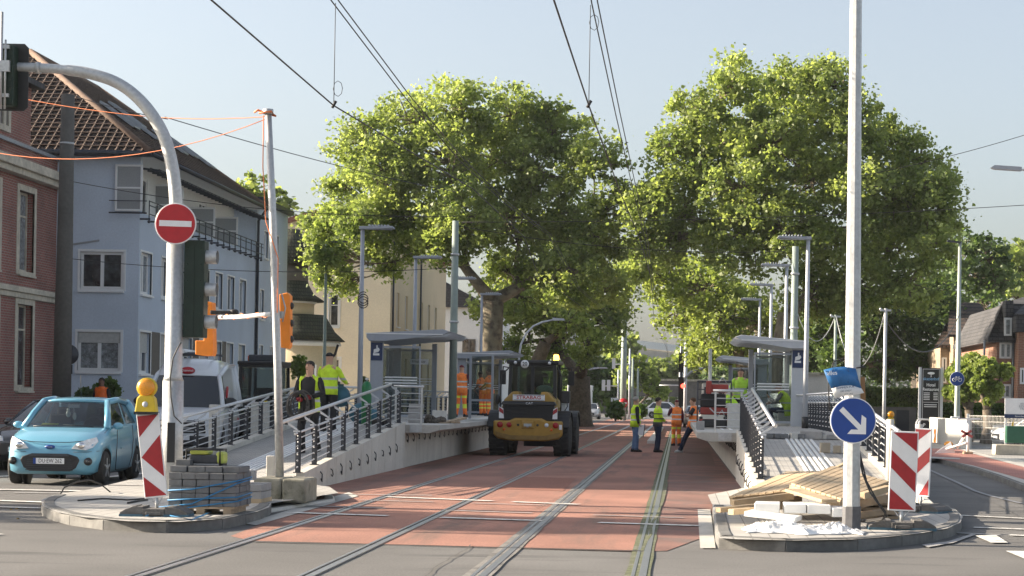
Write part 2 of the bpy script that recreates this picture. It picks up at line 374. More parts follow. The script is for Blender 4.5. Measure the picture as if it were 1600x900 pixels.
BODY_E = [('pelvis','belly'),('belly','chest'),('chest','neck'),('neck','jaw'),('jaw','mid'),('mid','top'),
  ('chest','shL'),('shL','elL'),('elL','wrL'),('wrL','haL'),('chest','shR'),('shR','elR'),('elR','wrR'),('wrR','haR'),
  ('pelvis','hipL'),('hipL','knL'),('knL','anL'),('anL','toL'),('pelvis','hipR'),('hipR','knR'),('knR','anR'),('anR','toR')]
def person(label, loc, rz, h=1.8, pose=None, skinm=None, hair=None, cap=None, top=None, sleeves='long', vest=None, vest_open=False, trousers=None, shoes=None, gloves=None, group=None, lean=0, stout=1, head=(0,0)):
    """figure facing local +Y, feet on local z=0. pose overrides joint positions (for 1.8 m height); lean = forward shift at chest"""
    J = dict(pelvis=(0,0,.97), belly=(0,.01,1.12), chest=(0,.0,1.34), neck=(0,0,1.51), jaw=(0,.02,1.60), mid=(0,.015,1.69), top=(0,0,1.765),
      shL=(-.19,0,1.44), elL=(-.25,-.03,1.16), wrL=(-.24,.08,.92), haL=(-.23,.11,.84), shR=(.19,0,1.44), elR=(.25,-.03,1.16), wrR=(.24,.08,.92), haR=(.23,.11,.84),
      hipL=(-.1,0,.92), knL=(-.11,.02,.50), anL=(-.12,-.02,.09), toL=(-.13,.10,.04), hipR=(.1,0,.92), knR=(.11,.02,.50), anR=(.12,-.02,.09), toR=(.13,.10,.04))
    if lean:
        for k in J:
            z = J[k][2]
            if z > .97 or k[:2] in ('el','wr','ha'):
                J[k] = (J[k][0], J[k][1]+lean*(z-.97)/.5*(1 if z > .97 else 1), z-abs(lean)*.25*max(0, z-.97))
    if pose: J.update(pose)
    rad = dict(pelvis=(.135*stout,.105*stout), belly=(.13*stout,.105*stout), chest=(.15*stout,.11*stout), neck=(.062,.062), jaw=(.078,.088), mid=(.098,.118), top=(.075,.09),
      sh=(.065,.06), el=(.043,.043), wr=(.03,.03), ha=(.036,.02), hip=(.092,.092), kn=(.058,.058), an=(.038,.038), to=(.03,.02))
    def rr(k): return rad[k] if k in rad else rad[k[:2]] if k[:2] in rad else rad[k[:3]]
    t = thing('person', label, 'person', (0,0,0), 0, group)
    body = skin({k:(J[k], *rr(k)) for k in J}, BODY_E, skinm or skin_m, 'body', t)
    # fingers and face features merged into the body mesh
    m_ = MB()
    for s_ in ('L','R'):
        a = Vector(J['wr'+s_]); b = Vector(J['ha'+s_]); d = (b-a).normalized(); side = d.cross(Vector((0,1,0)))
        side = side.normalized() if side.length > .1 else Vector((1,0,0)); nrm = d.cross(side).normalized()
        for q in range(4):
            o0 = b+side*(q-1.5)*.019; l = (.065,.08,.075,.058)[q]
            m_.tube([o0-d*.01, o0+d*l*.5-nrm*.008, o0+d*l*.85-nrm*.03], [.0105,.009,.007], 5)
        sg = 1 if s_ == 'L' else -1
        o0 = a+d*.03+side*sg*.02; m_.tube([o0, o0+side*sg*.035+d*.03, o0+side*sg*.04+d*.06-nrm*.01], [.012,.011,.008], 5)
    mid = Vector(J['mid']); jaw = Vector(J['jaw']); up = (Vector(J['top'])-Vector(J['neck'])).normalized(); fw = Vector((0,1,0)); fw = (fw-up*fw.dot(up)).normalized()
    hx = up.cross(fw)*-1
    if head[0]:
        Mh = Matrix.Rotation(head[0], 3, up); fw = Mh@fw; hx = Mh@hx
    m_.tube([mid+fw*.07+up*.02, mid+fw*.104-up*.025, mid+fw*.085-up*.035], [.009,.016,.012], 6)
    for e in (-1, 1): m_.ball(mid+hx*e*.078-up*.015, (.014,.018,.03), n=6, k=5)
    bm = bmesh.new(); bm.from_mesh(body.data)
    vv = [bm.verts.new(p) for p in m_.v]
    for f in m_.f:
        try: bm.faces.new([vv[i] for i in f]).smooth = True
        except ValueError: pass
    bm.to_mesh(body.data); bm.free()
    ey = MB()
    for e in (-1, 1): ey.ball(mid+fw*.082+hx*e*.031+up*.012, (.012,.009,.007), n=6, k=4)
    ey.beam(mid+fw*.086-up*.06-hx*.022, mid+fw*.086-up*.06+hx*.022, .008, .008)
    for e in (-1, 1): ey.beam(mid+fw*.087+hx*e*.016+up*.032, mid+fw*.083+hx*e*.045+up*.034, .007, .007)
    ey.build('face_features', hair_m, t)
    # hair or cap
    hm = MB()
    c0 = mid+up*.03-fw*.012
    rings = []
    for k_ in range(6):
        a = PI/2*k_/5; r_ = math.cos(a); zz = math.sin(a)
        ring = []
        for j in range(12):
            q = 2*PI*j/12; sn = math.sin(q); ext_ = .0 if cap else (-.055 if sn < .3 else .025)
            ring.append(c0+hx*math.cos(q)*.087*r_+fw*sn*.106*r_+up*(.0+zz*.085+(ext_ if k_ == 0 else 0)))
        rings.append(ring)
    hm.loft(rings)
    if cap:
        if cap[1]: hm.cb(c0+fw*.14+up*.008, (.13,.12,.012))
        hm.build('cap', cap[0], t)
    if not cap: hm.build('hair', hair or hair_m, t)
    V = lambda k: Vector(J[k])
    ax = (V('shR')-V('shL')).normalized()
    spine = [V('pelvis')-(V('belly')-V('pelvis')).normalized()*.09, V('pelvis'), V('belly'), V('chest'), V('chest').lerp(V('neck'),.40), V('chest').lerp(V('neck'),.72), V('chest').lerp(V('neck'),1.12)]
    def torso(q, e, lo=0, hem=0, gap=False):
        wd = [.19,.188,.172,.185,.185,.13,.068]; dp = [.142,.142,.128,.132,.118,.09,.07]; rings = []
        for i in range(lo, 7):
            d = (spine[min(i+1,6)]-spine[max(i-1,0)]).normalized(); f_ = d.cross(ax).normalized()*-1; k_ = stout if i < 5 else 1; c_ = spine[i]
            if i == lo and hem: c_ = c_-d*hem
            rings.append([c_+ax*math.cos(2*PI*j/16)*(wd[i]*k_+e)*(1-.0*abs(math.sin(2*PI*j/16)))+f_*math.sin(2*PI*j/16)*(dp[i]*k_+e) for j in range(16)])
        if not gap: q.loft(rings); return
        vs_ = [p for r_ in rings for p in r_]; fs = [(i*16+j, i*16+(j+1)%16, (i+1)*16+(j+1)%16, (i+1)*16+j) for i in range(len(rings)-1) for j in range(16) if j not in (10,11,12,13)]
        q.add(vs_, fs, 0, True)
    if top:
        q = MB(); torso(q, .0, 0, .04)
        for s_ in 'LR':
            sh, el, wr = V('sh'+s_), V('el'+s_), V('wr'+s_)
            inn = sh.lerp(V('chest'), .25)
            if sleeves == 'long': q.tube([inn, sh-Vector((0,0,.012)), sh.lerp(el,.22), sh.lerp(el,.5), el, el.lerp(wr,.5), wr], [.05,.066,.07,.064,.056,.05,.042], 12)
            else: q.tube([inn, sh-Vector((0,0,.012)), sh.lerp(el,.4), sh.lerp(el,.8)], [.05,.066,.068,.07], 12)
        q.build('jacket' if sleeves == 'long' else 'shirt', top, t)
    if vest:
        q = MB(); torso(q, .018, 0, .07, vest_open)
        for s_ in 'LR':
            sh = V('sh'+s_); q.tube([sh.lerp(V('chest'), .6), sh.lerp(V('chest'), .15), sh-Vector((0,0,.01))], [.07,.08,.076], 12)
        q.build('vest', vest, t)
    q = MB(); d = (V('belly')-V('pelvis')).normalized(); f_ = d.cross(ax).normalized()*-1; rings = []
    for c_, w1, w2 in ((V('pelvis')+d*.06,.162*stout,.115*stout),(V('pelvis'),.168*stout,.125*stout),((V('hipL')+V('hipR'))/2-d*.02,.165*stout,.122*stout),((V('hipL')+V('hipR'))/2-d*.09,.12,.09)):
        rings.append([c_+ax*math.cos(2*PI*j/14)*w1+f_*math.sin(2*PI*j/14)*w2 for j in range(14)])
    q.loft(rings)
    for s_ in 'LR':
        hp, kn, an = V('hip'+s_), V('kn'+s_), V('an'+s_); q.tube([hp+(hp-kn).normalized()*.02, hp.lerp(kn,.3), hp.lerp(kn,.7), kn, kn.lerp(an,.4), kn.lerp(an,.8), an+(kn-an).normalized()*-.02], [.098*stout,.098*stout,.082,.074,.075,.07,.078], 10)
    q.build('trousers', trousers or jeans, t)
    for s_ in 'LR':
        a = Vector(J['an'+s_]); b = Vector(J['to'+s_]); d = (b-a); d.z = 0; d = d.normalized() if d.length > .01 else Vector((0,1,0))
        sd = Vector((d.y, -d.x, 0)); q = MB(); rings = []; z0 = a.z-.09
        for u, wd, ht in ((-.09,.03,.07),(-.07,.046,.11),(0,.05,.13),(.08,.052,.095),(.15,.052,.07),(.19,.03,.035)):
            rings.append([a+d*u+sd*wd*x+Vector((0,0,z0-a.z+ht*z)) for x, z in ((-1,0),(1,0),(1,.6),(.6,1),(-.6,1),(-1,.6))])
        q.loft(rings); q.build('shoe', shoes or cloth_black, t)
    if gloves:
        for s_ in 'LR':
            q = MB(); b = Vector(J['ha'+s_]); a = Vector(J['wr'+s_]); q.tube([a, a.lerp(b,.6), b, b+(b-a).normalized()*.06], [.04,.048,.05,.03], 8); q.build('glove', gloves, t)
    place(t, loc, rz, h/1.8)
    return t

def wheel(parent, c, r, wd, rim_m, axis='X', out=1, hub=.62, nsp=5, name='wheel'):
    c = Vector(c); q = MB(); h = wd/2
    q.lathe(c, [(r*hub,-h),(r*.9,-h),(r*.98,-h*.8),(r,-h*.5),(r,h*.5),(r*.98,h*.8),(r*.9,h),(r*hub,h)], axis, 28)
    w_ = q.build(name, rubber, parent)
    q = MB(); q.lathe(c, [(r*.2,-h*.3*1),(r*hub*.98,-h*.3),(r*hub*1.0,h*.98*1),(r*hub*.9,h*.99)] if False else [(r*hub*1.01,-h*.9),(r*hub*1.01,h*.9)], axis, 24)
    f = h*.92*out
    if nsp:
        for k in range(nsp):
            a = 2*PI*k/nsp+.3; e = Vector((0,math.cos(a),math.sin(a))) if axis == 'X' else Vector((math.cos(a),0,math.sin(a)))
            ax = Vector((out,0,0)) if axis == 'X' else Vector((0,out,0))
            q.beam(c+ax*(h*.93)+e*r*.1, c+ax*(h*.93)+e*r*hub*.95, r*.16, .03, 1)
        q.lathe(c+(Vector((f,0,0)) if axis == 'X' else Vector((0,f,0))), [(r*.16,-.02),(r*.14,.03*1)], axis, 12, 1)
    q.build('rim', [rim_m, rim_m], w_)
    return w_

# ---------------- vegetation ----------------
leaf_a = leafmat('plane_leaves', (.135,.185,.065), (.32,.375,.14), .56)
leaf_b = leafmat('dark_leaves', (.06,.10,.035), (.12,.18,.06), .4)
leaf_c = leafmat('fresh_leaves', (.15,.205,.055), (.30,.355,.115), .5)
leaf_h = leafmat('hedge_leaves', (.05,.10,.02), (.13,.20,.04), .25)
bark = mat('bark', (.12,.095,.07), .95, var=.3, scale=3, var2=.3, scale2=9, bump=.7, bscale=12)
bark_p = mat('plane_bark', (.20,.17,.115), .9, var=.25, scale=2.2, bump=.4, bscale=9, dirt=((.085,.065,.05), 2.4, .47))
def leaves_mesh(name, centers, size, m, parent, seed=0, flat=.3, jit=.35):
    """each centre gets one leaf: a kite of two faces, randomly turned"""
    rng = np.random.default_rng(seed); n = len(centers); c = np.asarray(centers)
    a = rng.normal(size=(n,3)); a[:,2] *= .6; a /= np.linalg.norm(a,axis=1)[:,None]
    b = rng.normal(size=(n,3)); b -= a*(a*b).sum(1)[:,None]; b /= np.linalg.norm(b,axis=1)[:,None]
    nn = np.cross(a,b); s = (size*(.55+.95*rng.random(n)**1.5))[:,None]
    P = np.stack([c-a*s*.5, c-a*s*.1+b*s*.42+nn*s*.08, c+a*s*.55, c-a*s*.1-b*s*.42+nn*s*.08], 1).reshape(-1,3)
    if parent is not None:
        Mi = np.array(world_mat(parent).inverted()); P = P@Mi[:3,:3].T+Mi[:3,3]
    me = bpy.data.meshes.new(name); me.vertices.add(4*n); me.vertices.foreach_set('co', P.ravel())
    me.loops.add(4*n); me.loops.foreach_set('vertex_index', np.arange(4*n, dtype=np.int32))
    me.polygons.add(n); me.polygons.foreach_set('loop_start', np.arange(0,4*n,4,dtype=np.int32))
    me.materials.append(m); me.update(calc_edges=True)
    at = me.attributes.new('rnd', 'FLOAT', 'FACE'); at.data.foreach_set('value', rng.random(n).astype(np.float32))
    o = bpy.data.objects.new(name, me); C.objects.link(o)
    if parent is not None: o.parent = parent
    return o
def bez(p0, p1, p2, k=6):
    return [p0.lerp(p1, t).lerp(p1.lerp(p2, t), t) for t in [i/k for i in range(k+1)]]
def tree(name, label, base, trunk_r, fork, lobes, nclu=60, nleaf=22, leaf=.26, lm=None, bm=None, seed=1, clu=.75, limbs_r=None, group=None, ntrunk=1, hollow=.55):
    """tapered trunk forks into a limb per lobe, branches run on to leaf clusters through the lobe volume"""
    rng = random.Random(seed); t = thing(name, label, 'tree', base, 0, group); base = Vector(base)
    tk = MB(); fk = base+Vector(fork)
    sw = Vector((rng.uniform(-.3,.3), rng.uniform(-.2,.2), 0))
    tk.tube([base-Vector((0,0,.3)), base+Vector((0,0,.25)), base.lerp(fk,.35)+sw*.5, base.lerp(fk,.7)+sw, fk], [trunk_r*1.5, trunk_r*1.15, trunk_r, trunk_r*.92, trunk_r*.85], 12)
    cen = []
    order = sorted(lobes, key=lambda l: (Vector(l[:3])-fk).length)
    ends = [(fk, trunk_r*.8)]
    for L_ in order:
        lc = Vector(L_[:3]); rad = L_[3:6] if len(L_) > 5 else (L_[3],)*3
        # start from nearest existing limb point that is lower
        best = min(ends, key=lambda e: (e[0]-lc).length + (3 if e[0].z > lc.z+1 else 0) + 8*max(0, .12-e[1]))
        r0 = min(best[1]*.75, trunk_r*.55); mid = best[0].lerp(lc, .5)+Vector((rng.uniform(-.6,.6), rng.uniform(-.6,.6), rng.uniform(-.3,.9)))
        pts = bez(best[0], mid, lc, 6); rs = [r0*(1-.62*i/6)+.02 for i in range(7)]
        tk.tube(pts, rs, 7)
        for i in range(2, 7): ends.append((pts[i], rs[i]))
        vol = rad[0]*rad[1]*rad[2]; n = int(nclu*(vol/(2.0**3))**.62)+3
        for k in range(n):
            while True:
                d = Vector((rng.uniform(-1,1), rng.uniform(-1,1), rng.uniform(-1,1)))
                if hollow*rng.random() < d.length <= 1: break
            p = lc+Vector((d.x*rad[0], d.y*rad[1], d.z*rad[2]))
            if k < 26:
                st = pts[rng.choice([3,4,5,6])]; md = st.lerp(p,.5)+Vector((rng.uniform(-.25,.25), rng.uniform(-.25,.25), rng.uniform(0,.4)))
                tk.tube(bez(st, md, p, 3), [.07*min(1,rad[0]/2)+.012,.045,.025,.012], 4)
                ends.append((md, .03))
            if rng.random() < .16: p = p+Vector((d.x*rad[0], d.y*rad[1], d.z*rad[2]))*rng.uniform(.08,.22)
            cr = clu*rng.uniform(.35,1.15); q = int(nleaf*rng.uniform(.6,1.3))
            a = RNG.normal(size=(q,3))*np.array([cr*.5, cr*.5, cr*.36])
            cen.append(a+np.array(p))
    tk.build('trunk', bm or bark_p, t, fix=False)
    leaves_mesh('crown', np.concatenate(cen), leaf, lm or leaf_a, t, seed)
    return t
def bush_pts(c, rad, n, rng=RNG, shell=.5):
    d = rng.normal(size=(n,3)); d /= np.linalg.norm(d,axis=1)[:,None]; r_ = shell+(1-shell)*rng.random(n)**.5
    bump = 1+.16*np.sin(d[:,0]*7+c[0])*np.cos(d[:,2]*6+c[1])+.1*np.sin(d[:,1]*11)
    return np.asarray(c)+d*(r_*bump)[:,None]*np.asarray(rad)
def box_pts(x0,x1,y0,y1,z0,z1,n,rng=RNG,depth=.18):
    p = rng.random((n,3))*[x1-x0,y1-y0,z1-z0]+[x0,y0,z0]; k = rng.integers(0,4,n); d = rng.random(n)*depth
    p[:,1] = np.where(k==0, y0+d, p[:,1]); p[:,2] = np.where(k==1, z1-d, p[:,2]); p[:,0] = np.where(k==2, x0+d, np.where(k==3, x1-d, p[:,0]))
    return p

def smooth_path(pts, k=5):
    P = [Vector(p) for p in pts]; out = []
    for i in range(len(P)-1):
        a, b, c, d = P[max(i-1,0)], P[i], P[i+1], P[min(i+2,len(P)-1)]
        for j in range(k):
            t = j/k; out.append(.5*((2*b)+(c-a)*t+(2*a-5*b+4*c-d)*t*t+(3*b-3*c+d-a)*t**3))
    out.append(P[-1]); return out
# ================= ground, roads, tracks =================
def sheet(name, pts, z, m, parent=None):
    q = MB(); q.poly([(p[0], p[1], z) for p in pts]); o = q.build(name, m, parent, fix=False)
    if o.data.polygons[0].normal.z < 0: o.data.flip_normals()
    if parent is None: struct(o)
    return o
q = MB(); xs = [-900,-60,-40,-26,-22,-20.5,-19,-17.5,-16.2,-15.2,-14,0,10,60,900]; ys = [-40,0,20,40,60,80,120,300,1500]
def zg(x): 
    t = min(1, max(0, (-14.6-x)/5.5)); return .45*t*t*(3-2*t)
q.add([(x, y, zg(x)) for y in ys for x in xs], [(j*len(xs)+i, j*len(xs)+i+1, (j+1)*len(xs)+i+1, (j+1)*len(xs)+i) for j in range(len(ys)-1) for i in range(len(xs)-1)], 0, True)
struct(q.build('ground', asphalt, fix=False))
# red asphalt track bed
LX, RX = -6.3, 1.23
sheet('track_bed', [(-5.35,27)]+g2s([(360,838),(395,846),(600,851),(1003,862)])+[(-.35,185),(LX,185),(LX,33)], .004, red_asphalt)
sheet('track_bed_edge', [(-.35,20.6),(-.1,20.7),(.42,23.4),(.5,28),(RX,30),(RX,185),(-.35,185)], .006, red_dark)
sheet('crossing_road', [(-60,7),(60,7),(60,15),(-60,16.5)], .004, asphalt_dark)
sheet('far_crossing', [(-60,187),(60,187),(60,215),(-60,215)], .008, mat('pale_asphalt', (.20,.195,.19), .85, var=.1, scale=20))
# tram rails: groove + head, with concrete joint bands
def rail(x, cw=0, mossy=False):
    q = MB(); q.box(x-.028, x+.042, 8, 300, -.05, .014); q.box(x-.10, x-.066, 8, 300, -.05, .013)
    r_ = q.build('tram_rail', steel); struct(r_)
    q = MB(); q.box(x-.066, x-.028, 8, 300, -.06, .007)
    struct(q.build('rail_groove', groove))
    if cw:
        n = 110; pl = []; pr = []
        for i in range(n+1):
            y = 8+100*i/n; pl.append((x-.12-cw*(1+.25*math.sin(i*1.7)*math.sin(i*.43)), y)); pr.append((x+.06+cw*.55*(1+.35*math.sin(i*2.1+x)), y))
        q = MB(); q.add([(a, b, .010) for a, b in pl]+[(a, b, .010) for a, b in pr], [(i, i+1, n+2+i, n+1+i) for i in range(n)])
        o_ = q.build('rail_joint_band', moss if mossy else mat('joint_concrete', (.20,.19,.175), .9, var=.2, scale=9, bump=.4, dirt=((.09,.085,.08), 2.5, .5)), fix=False); struct(o_)
        if o_.data.polygons[0].normal.z < 0: o_.data.flip_normals()
rail(-4.69); rail(-3.25); rail(-1.75, .045); rail(-.31, .035, True)
sheet('flush_kerb', g2s([(383,819),(400,822),(560,776),(545,770)]), .012, concrete)
sheet('flush_kerb', g2s([(1094,858),(1118,858),(1110,797),(1090,797)]), .012, concrete)
sheet('bed_front_joint', g2s([(395,847),(395,848),(600,852.4),(1003,863.2),(1003,862)]), .014, groove)
# dashed crossing guide lines, given as strips between two ends
def dash(p0, p1, seg, gap, wd=.12, m=paint, z=.018):
    a, b = G(*p0), G(*p1); d = (b-a); Ln = d.length; d.normalize(); nn = Vector((-d.y, d.x, 0)); x = 0; q = MB()
    if nn.y < 0: nn = -nn
    while x < Ln:
        xe = min(x+seg, Ln); A, B = a+d*x, a+d*xe
        q.poly([(A.x,A.y,z),(B.x,B.y,z),(B.x+nn.x*wd,B.y+nn.y*wd,z),(A.x+nn.x*wd,A.y+nn.y*wd,z)]); x += seg+gap
    o = q.build('road_marking', m, fix=False); o['kind'] = 'structure'
dash((600,778), (900,790), 1.9, .35, .20); dash((445,803), (1090,824), 1.45, .75, .20); dash((470,792), (1090,812), 1.3, .9, .12, paint_worn)
dash((560,783), (880,792), 1.2, .6, .10, paint_worn); dash((540,774), (700,776), 1.4, .4, .12, paint_worn)
dash((-40,766), (185,770), 30, .1, .22); dash((-40,783), (75,787), 1.3, .5, .2); dash((20,771), (150,773), 1.2, .3, .12, paint_worn)
dash((-40,793), (60,796), 1.1, .4, .16); dash((-60,835), (-10,838), 1.1, .4, .16); dash((-40,748), (30,745), 5, .1, .25); dash((165,748), (260,738), 9, .1, .2); dash((165,738), (260,728), 9, .1, .12, paint_worn)
dash((1480,806), (1680,816), 1.25, .25, .13); dash((1520,826), (1680,832), 1.15, .3, .13); dash((1480,834), (1560,838), 1.2, .2, .12, paint_worn); dash((1575,838), (1680,843), 1.2, .3, .14)
sheet('road_marking', g2s([(1524,839),(1556,838),(1575,850),(1548,850)]), .018, paint)
sheet('road_marking', g2s([(1571,863),(1650,864),(1680,880),(1600,875)]), .018, paint)
sheet('road_marking', g2s([(1440,853),(1480,848),(1518,836),(1525,837),(1490,850),(1450,857)]), .016, paint_worn)
q = MB(); pts = g2s([(1700,800),(1590,787),(1545,776),(1520,768),(1500,758),(1450,735),(1445,727)])
cs = []
for i in range(len(pts)-1):
    for k in range(8): a = Vector(pts[i]); b = Vector(pts[i+1]); cs.append(a.lerp(b, k/8))
q.add([(p.x, p.y, .014) for p in cs]+[(p.x+.09, p.y+.04, .014) for p in cs], [(i, i+1, len(cs)+i+1, len(cs)+i) for i in range(len(cs)-1)])
struct(q.build('tar_seam', mat('tar_seam', (.2,.2,.21), .5, var=.2, scale=8), fix=False))

# kerbs as rows of stones following a line
def kerb(line, h=.14, wd=.16, seg=.9, m=kerb_grey, side=1, name='kerb', z0=0):
    P = [Vector((a, b, 0)) for a, b in line]; L_ = [0]
    for i in range(len(P)-1): L_.append(L_[-1]+(P[i+1]-P[i]).length)
    def at(s):
        for i in range(len(P)-1):
            if s <= L_[i+1] or i == len(P)-2:
                d = (P[i+1]-P[i]).normalized(); return P[i]+d*(s-L_[i]), d
    q = MB(); s = 0
    while s < L_[-1]-.05:
        e = min(s+seg, L_[-1]); a, _ = at(s+.006); b, _ = at(e-.006); d = (b-a).normalized(); n = Vector((-d.y, d.x, 0))*side; ch = .03
        prof = [(0,-.1),(0,h-ch),(ch,h),(wd,h),(wd,-.1)]
        q.add([a+n*u+Vector((0,0,v+z0)) for u, v in prof]+[b+n*u+Vector((0,0,v+z0)) for u, v in prof],
              [(0,1,2,3,4),(9,8,7,6,5)]+[(i,(i+1)%5,5+(i+1)%5,5+i) for i in range(5)])
        s = e
    return struct(q.build(name, m, bevel=.006))
def arc(cx, cy, r, a0, a1, n=6): return [(cx+r*math.cos(R(a0+(a1-a0)*i/n)), cy+r*math.sin(R(a0+(a1-a0)*i/n))) for i in range(n+1)]
islR = [(.5,31)]+g2s([(1113,803),(1118,850),(1124,859),(1150,861),(1240,863),(1330,861),(1390,856),(1440,850),(1480,842),(1500,832),(1504,822),(1493,810),(1465,800)])+[(3.72,27),(3.72,34)]
sheet('traffic_island', islR+[(RX,34)], .13, pavers_w)
kerb(islR[1:], side=1, seg=.95)
islL = [(-9.4,38)]+g2s([(215,758),(140,778),(85,787),(64,796),(66,806),(90,817),(130,825),(200,832),(280,833),(350,827),(400,816),(420,808),(424,801)])+[(-5.2,29.5),(-5.7,31.5),(-6.3,32.5)]
sheet('traffic_island', islL+[(-6.3,38)], .13, pavers_w)
kerb(islL[3:14], side=1, seg=.95)
kerb(islL[13:16], h=.05, seg=1, m=kerb_new)
kerb(islL[1:4], h=.06, seg=1, m=kerb_new)
kl = g2s([(1720,805),(1660,790),(1600,768),(1560,752),(1520,738),(1480,727),(1455,719),(1440,711),(1428,703)])
kl += [(kl[-1][0]+.2, 80), (kl[-1][0]+.4, 190)]
def off(line, d): return [(x+d, y) for x, y in line]
sheet('pavement', kl+[(40,190),(40,25)], .12, pavers_g)
sheet('pavement_edge_strip', off(kl,.1)+off(kl,.45)[::-1], .126, concrete)
kerb(kl, side=-1, seg=1.0, h=.125)
bl = g2s([(1700,772),(1600,749),(1520,727),(1446,713),(1440,700),(1500,702),(1520,709),(1600,730),(1700,748)], .13)
sheet('bike_lane', bl, .130, red_pave)
sheet('bike_lane_line', g2s([(1700,748),(1600,730),(1520,709),(1500,702),(1510,701),(1530,708),(1610,729),(1700,744)], .13), .136, concrete)
sheet('bike_lane_line', g2s([(1440,713),(1500,716),(1500,718),(1440,716)], .13), .136, concrete)
# left footway
xs2 = [-14.7,-15.6,-16.6,-17.6,-18.6,-19.6,-20.5,-22]; ys2 = [25,41,50,60,80,110,140]
q = MB(); q.add([(x, y, zg(x)+.1) for y in ys2 for x in xs2], [(j*len(xs2)+i, j*len(xs2)+i+1, (j+1)*len(xs2)+i+1, (j+1)*len(xs2)+i) for j in range(len(ys2)-1) for i in range(len(xs2)-1)])
struct(q.build('pavement', pavers_g, fix=False))
q = MB(); q.add([(x, y, zg(x)+.112) for y in (25,45,60,80) for x in (-15.1,-16.4)], [(0,1,3,2),(2,3,5,4),(4,5,7,6)])
struct(q.build('bike_lane', red_pave, fix=False))
kerb([(-14.65,25),(-14.65,90)], side=1, h=.12, seg=1, m=kerb_grey)

